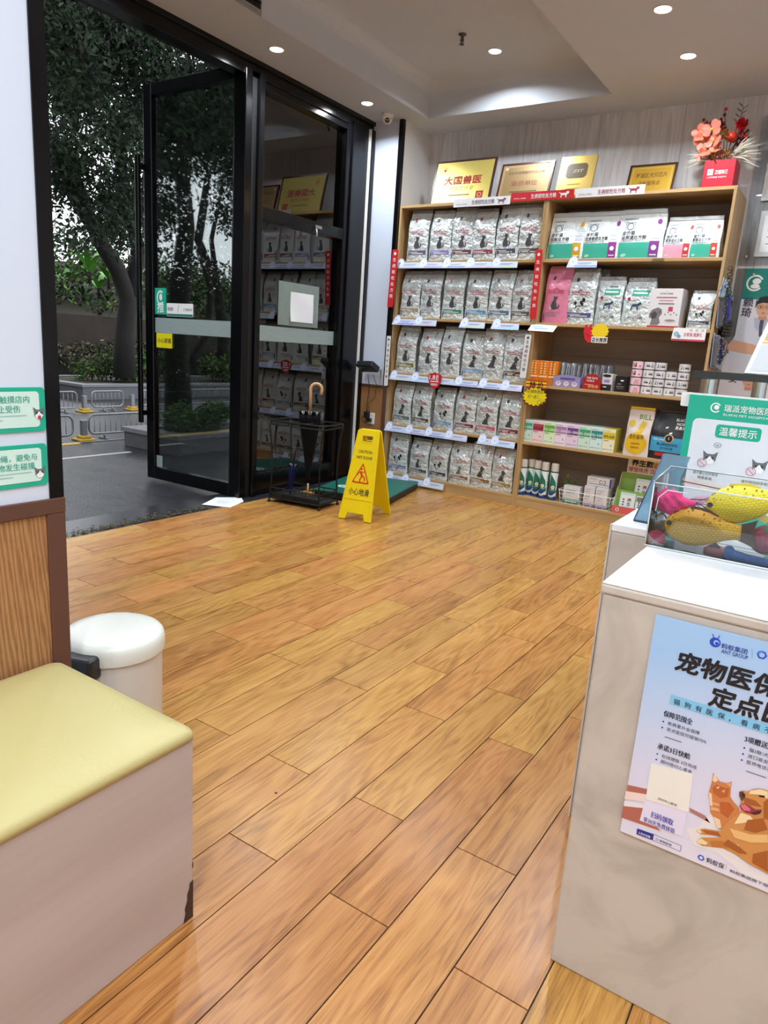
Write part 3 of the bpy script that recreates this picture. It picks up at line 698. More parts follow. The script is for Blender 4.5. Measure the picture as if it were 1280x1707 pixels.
# papers, stickers on the glass
PAPER = mat('white_paper', (232, 236, 242), .6, var=.02)
def on_glass(pts, X=None, Y=None, c=.0):
    return [ax(x, y, X) if X is not None else ay(x, y, Y) for x, y in pts]
XG = XF-.0435
q = on_glass([(463, 541), (529, 547), (532, 478), (465, 468)], X=XG+.004); y0, y1, z0, z1 = q[0].y, q[1].y, (q[0].z+q[1].z)/2, (q[2].z+q[3].z)/2
mb = MB(); mb.prism(side(XG, 0, 0), [(y0, z0), (y1, z0), (y1, z1), (y0, z1)], .004, glass('pale_acrylic', (.78, .86, .84), 1.45, .1, .42, (190, 210, 204)))
tag(mb.obj('notice_holder'), 'translucent green acrylic holder stuck on window glass', 'notice holder')
q = on_glass([(483, 535), (521, 540), (522, 491), (484, 487)], X=XG+.006); y0, y1, z0, z1 = q[0].y, q[1].y, (q[0].z+q[1].z)/2, (q[2].z+q[3].z)/2
mb = MB(); fr = side(XG+.0045, 0, 0); V = []
for j in range(7):
    for i in range(7):
        u, v = i/6, j/6; cr_ = .012*(max(0, .35-u-v))**1.5
        V.append(fr(y0+(y1-y0)*u, z0+(z1-z0)*v, .001+.0015*math.sin(5*u+7*v)*v+cr_*4+.001))
mb.add(V, [(j*7+i, j*7+i+1, (j+1)*7+i+1, (j+1)*7+i) for j in range(6) for i in range(6)], PAPER, True)
tag(mb.obj('paper_sheet'), 'white curling paper sheet taped in the window acrylic holder', 'paper')
YG = YP+.0195
def sticker(name, label, px, col, draw, th=.0012):
    q = on_glass(px, Y=YG); x0, x1, z0, z1 = (q[0].x+q[3].x)/2, (q[1].x+q[2].x)/2, (q[0].z+q[1].z)/2, (q[2].z+q[3].z)/2
    fr = front(0, YG, 0); mb = MB(); mb.prism(fr, rrect(x0, z0, x1, z1, min(.008, (x1-x0)*.1)), th, col); draw(mb, fr, x0, x1, z0, z1, th); return tag(mb.obj(name), label, 'sign')
def d_push(mb, fr, x0, x1, z0, z1, th):
    w_ = x1-x0; xc = (x0+x1)/2; mb.text(fr, '推', xc, z0+.02, w_*.62, INKW, 'c', .02, th+.0006)
    mb.ring(fr, xc, z1-.075, w_*.33, w_*.09, INKW, th+.0006, 24, .9, 5.6, 1.3); mb.disc(fr, xc+.004, z1-.07, w_*.13, INKW, th+.0006, 14, w_*.2)
sticker('push_sign', 'teal push sign with white emblem on open glass door', [(259, 524), (277, 524), (277, 480), (258, 480)], GREEN, d_push)
def d_hours(mb, fr, x0, x1, z0, z1, th):
    mb.rect(fr, x0+.004, z0+.002, x1-.004, z0+.02, ink((30, 120, 110)), th+.0005)
    mb.text(fr, '营业时间', x0+.012, (z0+z1)/2-.006, .03, ink((70, 80, 110)), 'l', .01, th+.0006, .062); mb.line(fr, [((x0+x1)/2-.022, z0+.03), ((x0+x1)/2-.012, z1-.012)], .004, GREY, th+.0006)
    mb.text(fr, '上下班请刷门禁', x1-.012, (z0+z1)/2-.004, .02, ink((70, 80, 110)), 'r', .01, th+.0006, .1)
sticker('hours_sign', 'white notice strip beside the teal push sign on door', [(278, 528), (322, 528), (322, 508), (278, 504)], INKW, d_hours)
def d_care(mb, fr, x0, x1, z0, z1, th): mb.text(fr, '小心玻璃', (x0+x1)/2, (z0+z1)/2-.016, .04, INKK, 'c', .015, th+.0006, (x1-x0)*.84)
sticker('glass_warning_sign', 'yellow square glass warning sticker below door frosted band', [(261, 580), (287, 580), (287, 556), (261, 555)], ink((226, 214, 10)), d_care)
mb = MB(); q = [az(x, y, .002) for x, y in ((336, 841), (384, 846), (406, 836), (402, 829), (360, 829))]
mb.add([p for p in q]+[p+Vector((0, 0, -.002)) for p in q], [(0, 1, 2, 3, 4)], PAPER)
for k, t_ in enumerate((.35, .5, .65)):
    a = q[0].lerp(q[4], t_); bb = q[1].lerp(q[2], t_); mb.add([a.lerp(bb, .25)+Vector((0, 0, .0008)), a.lerp(bb, .7)+Vector((0, 0, .0008)), a.lerp(bb, .7)+Vector((-.006, .008, .0008)), a.lerp(bb, .25)+Vector((-.006, .008, .0008))], [(0, 1, 2, 3)], ink((150, 176, 200)))
tag(mb.obj('floor_notice'), 'white paper notice lying on doorway sill by door post', 'paper')
# ================================================================ the two oak shelf units
SY0, SY1 = 5.35, 5.795
SXL, SXM, SXR, SZT = -3.494, -2.178, -.868, 2.392
BZ = [.09, .54, 1.0, 1.475, 1.945]                 # board tops
def shelf_unit(label, x0, x1):
    t = thing('shelf_unit', label, 'shelf', ((x0+x1)/2, (SY0+SY1)/2, 0))
    th = .02
    for xa, xb in ((x0, x0+th), (x1-th, x1)):
        mb = MB(); mb.box(xa, xb, SY0, SY1, 0, SZT, OAKZ, .001, 1); mb.obj('side_panel', t, True)
    mb = MB(); mb.box(x0+th, x1-th, SY0, SY1, SZT-.022, SZT-.0002, OAK, .001, 1); mb.obj('top_board', t, True)
    for z in BZ:
        mb = MB(); mb.box(x0+th, x1-th, SY0+.002, SY1-.012, z-.022, z, OAK, .001, 1); mb.obj('shelf_board', t, True)
    mb = MB(); mb.box(x0+th, x1-th, SY0+.004, SY0+.022, 0, BZ[0]-.022, OAK); mb.obj('plinth', t, True)
    mb = MB(); z = .0
    while z < SZT-.03: mb.box(x0+th, x1-th, SY1-.012, SY1-.002, z+.002, min(z+.155, SZT-.022), OAKB, .0015, 1); z += .155
    mb.box(x0+th, x1-th, SY1-.002, SY1, 0, SZT-.022, OAKB); mb.obj('back_board', t, True)
    return t
shelf_unit('left oak shelf unit full of white pet food bags', SXL, SXM-.0004)
shelf_unit('right oak shelf unit holding mixed bags, cans and boxes', SXM+.0004, SXR)

# ================================================================ pet food bags
FOIL = mat('silver_foil_film', (212, 220, 222), .3, var=.10, vscale=9, bump=3.0, bscale=30, spec=.7, coat=1.0, metal=.1)
FOILT = mat('silver_foil_seal', (160, 166, 170), .3, var=.15, vscale=14, bump=2.0, bscale=50, spec=.6, coat=.8, metal=.3)
PINKF = mat('pink_foil_film', (222, 130, 160), .27, var=.15, vscale=6, bump=.5, bscale=22, coat=.3)
RED = ink((176, 22, 40)); CHAR = ink((66, 66, 70))
CATP = [(-.16, 0), (.12, 0), (.2, .1), (.2, .3), (.12, .5), (.14, .62), (.2, .72), (.19, .9), (.12, .84), (.03, .84), (-.05, .92), (-.08, .76), (-.05, .62), (-.16, .45), (-.24, .2)]
TAILP = [(.16, .06), (.3, .04), (.42, .2), (.34, .36), (.3, .3), (.34, .2), (.28, .12), (.18, .14)]
DOGP = [(-.35, 0), (.2, 0), (.22, .08), (.1, .12), (.16, .45), (.14, .62), (.26, .66), (.28, .76), (.14, .84), (.06, .95), (-.08, .9), (-.12, .7), (-.06, .58), (-.2, .4), (-.3, .2), (-.42, .06)]
def smooth01(t): t = max(0, min(1, t)); return t*t*(3-2*t)
class BagFr:
    step, stepy = .02, .03
    """front of a gusseted bag: a across, b up, c out of the surface"""
    def __init__(s, w, d, h, seed, shut=.6, tuck=.92, wob=.0045):
        s.w, s.d, s.h, s.shut, s.tuck, s.wob = w, d, h, shut, tuck, wob; r = random.Random(seed); s.ph = [r.uniform(0, 6.3) for _ in range(6)]; s.lean = r.uniform(-.5, .5)
    def depth(s, b): return s.d/2*(1-s.tuck*smooth01((b/s.h-s.shut)/(1-s.shut)))*(.93+.07*math.sin(PI*min(1, max(0, b/s.h*1.4))))
    def half(s, b): return s.w/2*(.965+.035*math.cos(b/s.h*2.2*PI))*(1-.05*smooth01((b/s.h-.55)/.45))
    def sx(s, b): return s.lean*.02*smooth01((b/s.h-.5)/.5)
    def __call__(s, a, b, c=0.0, back=False):
        u = a/max(1e-6, s.half(b)); u = max(-1, min(1, u)); q = b/s.h
        y = -s.depth(b)*(1-.22*u**4)
        y += s.wob*(.4+q)*(math.sin(5*u+7*q+s.ph[0])*.6+math.sin(9*u-11*q+s.ph[1])*.35+math.sin(17*q+3*u+s.ph[2])*.3)
        return Vector((a+s.sx(b), (-y if back else y-c), b))
def bag_shell(mb, fr, m, z0, z1, nz=16):
    rg = []
    for j in range(nz+1):
        b = z0+(z1-z0)*j/nz; hw = fr.half(b); ring = []
        us = [math.sin(PI/2*(-1+2*i/10)) for i in range(11)]
        if j == 0: k = .985
        else: k = 1
        ring += [fr(u*hw*k, b) for u in us]
        g = fr.depth(b); ind = min(.012, g*.3)
        ring += [Vector((hw*k-ind*.5+fr.sx(b), -g*.35, b)), Vector((hw*k-ind+fr.sx(b), 0, b)), Vector((hw*k-ind*.5+fr.sx(b), g*.35, b))]
        ring += [fr(u*hw*k, b, 0, True) for u in us[::-1]]
        ring += [Vector((-hw*k+ind*.5+fr.sx(b), g*.35, b)), Vector((-hw*k+ind+fr.sx(b), 0, b)), Vector((-hw*k+ind*.5+fr.sx(b), -g*.35, b))]
        rg.append(ring)
    mb.loft(rg, m)
def crown(mb, fr, x, y, s, m):
    for k in range(5):
        a = PI*(.18+.64*k/4); mb.line(fr, [(x+.3*s*math.cos(a), y+.25*s*math.sin(a)), (x+s*math.cos(a)*.62, y+.75*s*math.sin(a))], .1*s, m, .0016)
        mb.disc(fr, x+s*math.cos(a)*.66, y+.82*s*math.sin(a), .08*s, m, .0016, 6)
def food_bag(label, group, x, y, z, w, d, h, seed, band, animal, rot=0.0, foil=None, tint=None, style=''):
    top_grey = FOILT
    fr = BagFr(w, d, h, seed); hs = h*.93
    t = thing('pet_food_bag', label, 'pet food bag', (x, y, z), rot, group)
    mb = MB(); bag_shell(mb, fr, foil or FOIL, .001, hs); smooth_by(mb.obj('bag_body', t), 55)
    mb = MB(); bag_shell(mb, fr, (PINKF if foil else FOILT), hs, h, 3)
    for k in range(2): mb.rect(fr, -fr.half(hs)*.96, hs+.006+.009*k, fr.half(hs)*.96, hs+.009+.009*k, ink((150, 152, 156)), .0012, 8, 1)
    mb.obj('top_seal', t)
    mb = MB(); hw = w/2
    yb = h*.075
    crown(mb, fr, 0, h*.575, w*.10, RED)
    mb.text(fr, 'ROYAL CANIN', 0, h*.545, w*.105, RED, 'c', .012, .0016, w*.60)
    mb.rect(fr, -w*.32, h*.522, w*.32, h*.53, RED, .0016, 6, 1)
    mb.disc(fr, -w*.17, h*.80, w*.055, INKR if seed % 3 == 0 else CHAR, .0016, 10); mb.poly(fr, [(-w*.24, h*.775), (-w*.1, h*.775), (-w*.14, h*.755), (-w*.2, h*.755)], CHAR, .0016)
    s = h*.26; ay0 = h*.245
    if animal == 'cat':
        xs = -w*.02; mb.poly(fr, [(xs+p*s, ay0+q*s) for p, q in CATP], CHAR, .0016); mb.poly(fr, [(xs+p*s, ay0+q*s) for p, q in TAILP], CHAR, .0018)
        mb.rect(fr, -w*.22, ay0-.002, -w*.1, ay0+s*.2, ink((196, 200, 204)), .0012)
    elif animal == 'dog': mb.poly(fr, [(w*.04+p*s*.95, ay0+q*s) for p, q in DOGP], CHAR, .0016); mb.disc(fr, w*.04+.06*s, ay0+.4*s, s*.06, ink((170, 170, 172)), .0019, 8)
    elif animal == 'spots':
        for p, q, r in ((-.3, .5, .1), (-.22, .25, .06), (.12, .55, .1), (.22, .42, .09), (.05, .3, .045), (.3, .72, .12), (-.05, .12, .05)): mb.disc(fr, p*s, ay0+q*s, r*s, INKK, .0016, 9, r*s*1.3)
    else: mb.poly(fr, [(p*s*.75, ay0+q*s*.8) for p, q in DOGP], ink((104, 98, 96)), .0016)
    b0, b1 = yb+h*.05, yb+h*.13
    if band:
        mb.rect(fr, -w*.42, b0, w*.42, b1, ink(band), .0014, 8, 2)
        mb.rect(fr, -w*.40, b0+h*.045, w*.05, b0+h*.055, INKW, .0019, 4, 1); mb.rect(fr, -w*.40, b0+h*.014, w*.30, b0+h*.032, ink((214, 214, 218)), .0019, 4, 1)
    else:
        for k in range(3): mb.rect(fr, -w*.36, b0+h*.03*k, w*(.1+.07*k), b0+h*.03*k+h*.01, ink((132, 132, 140)), .0016, 4, 1)
    mb.rect(fr, -w*.44, h*.06, -w*.40, h*.17, ink((70, 74, 96)), .0017)
    if tint: mb.rect(fr, -w*.43, h*.01, w*.43, b0-.002, ink(tint), .0012, 6, 3)
    if style == 'ring': mb.ring(fr, 0, ay0+s*.5, s*.62, s*.03, ink((120, 126, 140)), .0016)
    mb.obj('front_print', t); return t

rowname = ['top', 'second', 'third', 'fourth', 'bottom']
LEFT = [
 [(676, 713, 350, (92, 86, 120), 'cat', 'purple grey'), (713, 753, 351, (142, 124, 196), 'cat', 'violet'), (748, 790, 346, (104, 62, 74), 'cat', 'dark red'), (786, 826, 348, (140, 54, 78), 'cat', 'wine red'), (824, 868, 335, (66, 66, 88), 'cat', 'slate'), (863, 903, 338, (84, 78, 76), 'cat', 'dark grey')],
 [(664, 701, 452, (156, 136, 114), 'cat', 'tan'), (698, 734, 452, None, 'cat', 'no colour'), (733, 775, 452, (44, 132, 104), 'cat', 'green'), (773, 815, 452, (84, 150, 192), 'cat', 'bright blue'), (812, 854, 450, (76, 112, 142), 'cat', 'steel blue'), (851, 888, 450, (96, 94, 90), 'cat', 'grey')],
 [(656, 694, 540, (128, 124, 44), 'cat', 'olive'), (693, 734, 547, None, 'cat', 'no colour'), (728, 771, 540, None, 'cat', 'no colour'), (766, 806, 551, (124, 164, 204), 'dog', 'pale blue'), (802, 838, 547, None, 'dog', 'no colour'), (837, 878, 547, (88, 62, 46), 'dog', 'brown')],
 [(652, 685, 636, (84, 112, 104), 'dog', 'green grey'), (683, 720, 638, (86, 76, 68), 'dog', 'dark brown'), (719, 758, 645, (116, 164, 204), 'spots', 'light blue'), (755, 792, 646, (124, 42, 74), 'dog', 'plum'), (790, 829, 648, (196, 96, 120), 'dog', 'rose'), (829, 867, 652, (132, 50, 62), 'dog', 'wine red')],
 [(643, 680, 718, (122, 132, 184), 'spots', 'lavender blue'), (679, 714, 730, (84, 78, 68), 'cat', 'dark brown'), (711, 747, 732, (62, 52, 84), 'spots', 'dark purple'), (745, 785, 736, (136, 106, 76), 'puppy', 'tan'), (781, 820, 737, (136, 104, 52), 'dog', 'ochre'), (817, 855, 745, (152, 134, 56), 'dog', 'mustard')]]
for r in range(5):
    z = BZ[4-r]
    for i, (l, rr, top, band, an, cn) in enumerate(LEFT[r]):
        ym = top+42; yf = 5.372
        xl, xr = ay(l, ym, yf).x, ay(rr, ym, yf).x; d = .115
        h = min(ay((l+rr)/2, top, yf+.05).z-z, .42); seed = r*10+i
        sub = {'cat': 'cat figure', 'dog': 'dog figure', 'puppy': 'puppy figure', 'spots': 'spotted dog face'}[an]
        lab = 'white %s food bag%s, %s from left on %s left shelf' % (an if an in ('cat', 'dog') else 'dog', (' with %s band' % cn) if band else '', ORD[i], rowname[r])
        sc_ = random.Random(seed)
        w = min((xr-xl)*.985, .205)
        food_bag(lab, 'white pet food bags on the left shelf unit', (xl+xr)/2+.002, yf+d/2+sc_.uniform(0, .012), z, w, d, h, seed, band, an, math.radians(sc_.uniform(-5, 5)), style='ring' if (r, i) in ((1, 1), (2, 5)) else '')

# ---------------------------------------------------------------- shelf-edge price tags
TAGW = mat('tag_card', (186, 196, 222), .4, var=.03)
def price_tag(label, xl, xr, z, col, y=SY0-.002, lean=24):
    w = xr-xl; t = math.radians(lean)
    fr = Fr((xl, y-.028, z-.062), (1, 0, 0), (0, math.sin(t), math.cos(t))); mb = MB(); T = .0022; H = .066
    mb.prism(fr, [(0, 0), (w, 0), (w-.006, H*.82), (.075, H*.82), (.068, H*1.15), (.05, H*1.38), (.03, H*1.38), (.012, H*1.15), (.004, H*.6)], T, TAGW)
    cx, cy = .04, H*.68
    for rad, m in ((.034, (186, 200, 234)), (.028, (226, 234, 246)), (.021, (176, 188, 224)), (.015, (230, 236, 246)), (.008, (150, 164, 206))): mb.disc(fr, cx, cy, rad, ink(m), T+.0006+(.034-rad)*.02, 18)
    mb.rect(fr, .082, H*.50, w*.8, H*.56, ink((92, 104, 150)), T+.0008); mb.rect(fr, .082, H*.36, w*.72, H*.41, ink((130, 142, 180)), T+.0008)
    mb.rect(fr, .06, H*.10, w-.004, H*.24, ink(col), T+.0008)
    return tag(mb.obj('price_tag'), label, 'price tag', 'shelf edge price tags on the left unit')
TAGS = [[(660, 702), (698, 738), (736, 777), (775, 820), (817, 862)], [(654, 692), (690, 728), (765, 808), (818, 865)], [(648, 688), (684, 720), (718, 757), (756, 797), (796, 836), (833, 871)], [(640, 677), (674, 708), (706, 742), (740, 779), (795, 818), (816, 859)], [(642, 671), (668, 705), (703, 740)]]
TYPX = [440, 541, 637, 728, 806]
TCOL = [(176, 190, 224), (150, 140, 200), (120, 130, 190), (200, 170, 190), (190, 206, 160), (160, 200, 220)]
for r, row in enumerate(TAGS):
    for i, (l, rr) in enumerate(row):
        yy = TYPX[r]+(l-660)*.09
        xl, xr = ay(l, yy, SY0-.02).x, ay(rr, yy, SY0-.02).x
        lab = 'pale blue badge tag on left unit, %s from left on %s shelf' % (ORD[i], rowname[r])
        price_tag(lab, max(xl, SXL+.004)+.001, min(xr, SXM-.02)-.001, BZ[4-r]-.004, TCOL[(i+r*2) % 6], SY0-.003-(i % 2)*.004)
xl, xr = ay(947, 440, SY0).x, ay(997, 440, SY0).x
o = price_tag('pale blue tag with round badge on top shelf of right unit', xl, xr, BZ[4]-.004, (120, 150, 210)); del o['group']
fr_ = Fr((ay(882, 544, SY0).x, SY0-.022, BZ[3]-.064), (1, 0, 0), (0, .45, .9)); mb = MB(); mb.prism(fr_, [(0, 0), (.21, -.004), (.23, .05), (.02, .058)], .002, ink((226, 234, 242))); mb.rect(fr_, .05, .018, .16, .024, ink((150, 180, 214)), .0028); mb.rect(fr_, .03, .034, .12, .04, ink((176, 200, 226)), .0028)
tag(mb.obj('price_tag'), 'white price card hanging under the pink bag', 'price tag')
fr_ = front(ay(1119, 560, SY0).x, SY0-.003, BZ[3]-.085); w_ = ay(1176, 560, SY0).x-fr_.o.x; mb = MB(); mb.prism(fr_, [(0, 0), (w_, 0), (w_, .088), (.01, .088)], .002, INKW); mb.rect(fr_, 0, 0, w_, .012, ink((196, 70, 100)), .0028)
mb.text(fr_, '全家福 健康礼', w_*.36, .034, .026, ink((206, 80, 130)), 'l', .01, .003, w_*.54); mb.disc(fr_, w_*.14, .045, .018, ink((150, 190, 210)), .003, 14); mb.disc(fr_, w_*.23, .03, .012, ink((120, 160, 190)), .003, 12)
for k in range(3): mb.ring(fr_, w_*(.56+.17*k), .074, .008, .003, ink((130, 130, 150)), .003, 12)
tag(mb.obj('price_tag'), 'white card with pink writing under the lower right bag', 'price tag')
mb = MB(); a = ay(1096, 441, SY0); mb.box(a.x-.04, a.x+.04, SY0-.008, SY0-.003, BZ[4]-.07, BZ[4]-.0, glass('clear_acrylic', (.93, .95, .95), 1.49, mul=1.2))
tag(mb.obj('tag_holder'), 'empty clear tag holder on top shelf edge of right unit', 'tag holder')

# ---------------------------------------------------------------- header strips and hanging red and white strips
def header(label, l, r, z, col, tcol):
    xl, xr = ay(l, 326, SY0-.01).x, ay(r, 326, SY0-.01).x; w = xr-xl; fr = front(xl, SY0-.004, z); mb = MB(); H = .062
    mb.prism(fr, [(0, 0), (w, 0), (w, H), (0, H)], .005, ink(col)); m = ink(tcol); c = .0062
    mb.text(fr, '生病就吃处方粮', w*.33, .016, .034, m, 'l', .012, c, w*.40); crown(mb, fr, w*.15, .030, .022, m); mb.text(fr, 'ROYAL CANIN', w*.15, .014, .013, m, 'c', .01, c, w*.19)
    for (x0, y0, x1, y1) in ((.80, .024, .90, .040), (.885, .034, .925, .050), (.80, .008, .815, .026), (.875, .008, .89, .026)): mb.rect(fr, w*x0, y0, w*x1, y1, m, c+x0*.0002)
    mb.line(fr, [(w*.80, .036), (w*.775, .046)], .005, m, c)
    return tag(mb.obj('header_strip'), label, 'sign')
header('white header strip below the left gold plaque on shelf top', 757, 851, 2.352, (226, 226, 230), (108, 90, 108))
header('red header strip in the middle of shelf top edge', 852, 956, 2.370, (196, 30, 44), (240, 236, 236))
header('white header strip on shelf top edge, right of the red one', 959, 1073, 2.371, (230, 230, 234), (150, 60, 80))
def hang(label, top, bot, wpx, col, tcol, n=7, y=SY0-.012, k=1.0, logo=True):
    a, b_ = ay(top[0], top[1], y), ay(bot[0], bot[1], y); w = wpx*.0047; v = (a-b_); H = v.length
    fr = Fr(b_, (1, 0, 0), v); fr.n = fr.u.cross(fr.v).normalized(); mb = MB()
    P = rrect(-w/2, 0, w/2, H, .008); mb.prism(fr, P, .0015, ink(col))
    m = ink(tcol)
    for i, ch in enumerate('生病就吃处方粮'): mb.text(fr, ch, 0, H*(.80-.105*i), w*.52*k, m, 'c', .012, .0024)
    if logo: mb.disc(fr, 0, H*.93, w*.22, m, .0024, 8)
    return tag(mb.obj('hanging_strip'), label, 'sign')
hang('red vertical strip between black pillar trim and left shelf unit', (659.5, 416), (650, 512), 13, (200, 26, 36), (245, 235, 235), y=SY0-.05)
hang('red vertical strip on upright between both shelf units', (899, 416), (888, 531), 11.5, (204, 26, 36), (245, 235, 235))
hang('white vertical strip at left end of the third shelf', (648.5, 560), (643, 643), 9, (232, 230, 230), (80, 76, 82), y=SY0-.05)
hang('white vertical strip curling beside orange pouches', (881, 558), (871, 630), 11, (232, 230, 232), (80, 76, 82), y=SY0-.014)

# heart tag, two burst tags
c = ay(724, 636, SY0-.04); fr = front(c.x, SY0-.036, c.z); mb = MB()
mb.prism(fr, [(-.066, .045), (-.058, .062), (-.02, .070), (0, .078), (.02, .070), (.058, .062), (.068, .045), (.062, .0), (.04, -.04), (.0, -.066), (-.035, -.04), (-.058, 0)], .003, INKR)
mb.text(fr, '1.8', -.052, .016, .05, INKW, 'l', .03, .004, .056); mb.text(fr, '装', .012, .036, .026, INKW, 'l', .02, .004); mb.text(fr, '起', .012, .012, .024, INKW, 'l', .02, .004)
mb.rect(fr, -.042, -.004, .042, .004, INKW, .004); mb.text(fr, '限量购买', 0, -.034, .022, INKW, 'c', .015, .004, .066)
tag(mb.obj('promotion_tag'), 'red heart shaped 1.8 promotion tag hanging on third shelf', 'promotion tag')
c = ay(891, 660, SY0-.03); fr = front(c.x, SY0-.024, c.z); mb = MB(); DKR = ink((110, 24, 20)); OCH = ink((232, 214, 10)); n = 18
def burst(fr, cx, cy, rx, ry, m, c, n=16, k=.84, a=0):
    mb.poly(fr, [(cx+rx*(1 if i % 2 == 0 else k)*math.cos(a+PI*i/n), cy+ry*(1 if i % 2 == 0 else k)*math.sin(a+PI*i/n)) for i in range(2*n)], m, c)
for k in range(5): mb.prism(fr, [(-.085, .060+.0125*k), (.085, .060+.0125*k), (.085, .0725+.0125*k), (-.085, .0725+.0125*k)], .0022, OCH if k % 2 else ink((196, 60, 30)))
burst(fr, 0, -.012, .112, .082, DKR, .003); burst(fr, 0, -.006, .104, .075, OCH, .0036)
mb.text(fr, '特', -.052, .064, .052, INKK, 'l', .02, .0042); mb.text(fr, '价', .012, .064, .052, INKK, 'l', .02, .0042)
mb.text(fr, '店铺特惠到', -.07, .022, .03, ink((60, 60, 40)), 'l', 0, .0044, .14, .2); mb.text(fr, '买一送二', -.06, -.018, .03, ink((60, 60, 40)), 'l', 0, .0044, .1, .2)
mb.ring(fr, .062, -.048, .036, .003, ink((60, 60, 40)), .0044, 20, 0, 2*PI, .65); mb.text(fr, '28', .062, -.058, .026, ink((60, 60, 40)), 'c', 0, .0044)
tag(mb.obj('promotion_tag'), 'yellow starburst special price tag below the orange pouches', 'promotion tag')
c = ay(993, 557, SY0-.03); fr = front(c.x, SY0-.024, c.z); mb = MB()
mb.prism(fr, [(-.095, .01), (-.09, .06), (-.075, .068), (-.062, .035), (-.052, .07), (-.036, .068), (-.04, .03), (-.02, .01), (-.03, -.05), (-.05, -.066), (-.08, -.04)], .0025, ink((214, 24, 44)))
burst(fr, .028, .022, .068, .058, ink((240, 206, 16)), .0034, 14, .86)
mb.line(fr, [(-.085, .002), (-.05, -.012), (-.06, -.036)], .004, ink((120, 10, 20)), .0034)
mb.prism(fr, rrect(-.03, -.062, .09, -.018, .006), .0042, INKW); mb.text(fr, '店长推荐', .03, -.054, .034, INKK, 'c', .03, .005, .112)
tag(mb.obj('promotion_tag'), 'red hand and yellow burst recommendation tag under second shelf', 'promotion tag')
# ================================================================ right unit: flat-bottomed clinic pouches
POUCH = mat('matte_white_pouch', (228, 234, 238), .35, var=.05, vscale=8, bump=2.0, bscale=18, coat=.4)
POUCHT = mat('pouch_zip_top', (190, 198, 200), .35, var=.12, vscale=20, bump=.4, bscale=40, coat=.2)
TEAL = ink((60, 176, 152)); PINKB = ink((232, 160, 180))
def clinic_pouch(label, l, r, top, z, chip, band, t1, t2, t3, seed):
    yf = 5.385; ym = (top+432)/2
    xl, xr = ay(l, ym, yf).x, ay(r, ym, yf).x; w = (xr-xl)*.985; h = ay((l+r)/2, top, yf+.06).z-z; d = .13
    fr = BagFr(w, d, h, seed, .25, .9, .003)
    t = thing('clinic_food_pouch', label, 'pet food pouch', ((xl+xr)/2, yf+d/2, z), 0, 'clinic food pouches on the top right shelf')
    mb = MB(); bag_shell(mb, fr, POUCH, .001, h*.9); smooth_by(mb.obj('pouch_body', t), 55)
    mb = MB(); bag_shell(mb, fr, POUCHT, h*.9, h, 3); mb.obj('zip_top', t)
    mb = MB(); c = .0018
    mb.rect(fr, -w*.46, h*.03, w*.40, h*.33, band, .0012, 10, 5)
    mb.rect(fr, w*.2, h*.04, w*.4, h*.35, ink(chip), .0022, 4, 5); mb.disc(fr, w*.3, h*.22, w*.055, INKW, .003, 12); mb.rect(fr, w*.23, h*.07, w*.37, h*.09, INKW, .003, 2, 1)
    mb.text(fr, t1, -w*.42, h*.49, h*.085, INKK, 'l', .02, c); mb.text(fr, t2, -w*.42, h*.395, h*.085, INKK, 'l', .02, c, min(w*.58, h*.085*len(t2))); mb.text(fr, t3, -w*.42, h*.345, h*.045, ink((60, 80, 80)), 'l', .01, c, w*.5)
    mb.ring(fr, -w*.26, h*.66, h*.075, h*.012, ink((150, 90, 110) if seed > 3 else (70, 90, 110)), c, 16); mb.line(fr, [(-w*.36, h*.6), (-w*.36, h*.74), (-w*.16, h*.74), (-w*.16, h*.6)], .003, GREY, c)
    mb.disc(fr, w*.35, h*.74, w*.05, ink(chip), c, 12, h*.055); mb.rect(fr, -w*.40, h*.80, -w*.10, h*.825, ink((150, 170, 176)), c, 3, 1)
    for k in range(3): mb.poly(fr, rrect(w*.24, h*(.40+.09*k), w*.40, h*(.47+.09*k), .004), ink((196, 206, 212)), c)
    for k in range(4): mb.disc(fr, -w*.36+k*w*.02, h*(.07+.012*(k % 2)), w*.03, ink((170, 220, 208)), .0024, 10)
    mb.obj('front_print', t)
    return t
clinic_pouch('white and teal pouch with gold corner on top right shelf, leftmost', 912, 976, 355, BZ[4], (206, 160, 30), TEAL, '全价猫', '低敏处方粮', 'LOW SENSITIVITY', 1)
clinic_pouch('white and teal pouch with purple corner, second on top right shelf', 970, 1036, 353, BZ[4], (140, 50, 140), TEAL, '全价猫', '饮食敏感处方粮', 'SENSITIVE', 2)
clinic_pouch('widest white and teal pouch with purple corner on top right shelf', 1029, 1109, 349, BZ[4], (130, 50, 140), TEAL, '全价猫', '泌尿道处方粮', 'URINARY TRACT', 3)
clinic_pouch('white pouch with pink band on top right shelf', 1105, 1156, 362, BZ[4], (196, 50, 50), PINKB, '全价犬', '胃肠道处方粮', 'GASTROINTESTINAL', 4)
clinic_pouch('white and teal pouch with red corner on top right shelf, rightmost', 1150, 1203, 360, BZ[4], (206, 66, 50), TEAL, '全价猫', '胃肠道处方粮', 'GASTROINTESTINAL', 5)

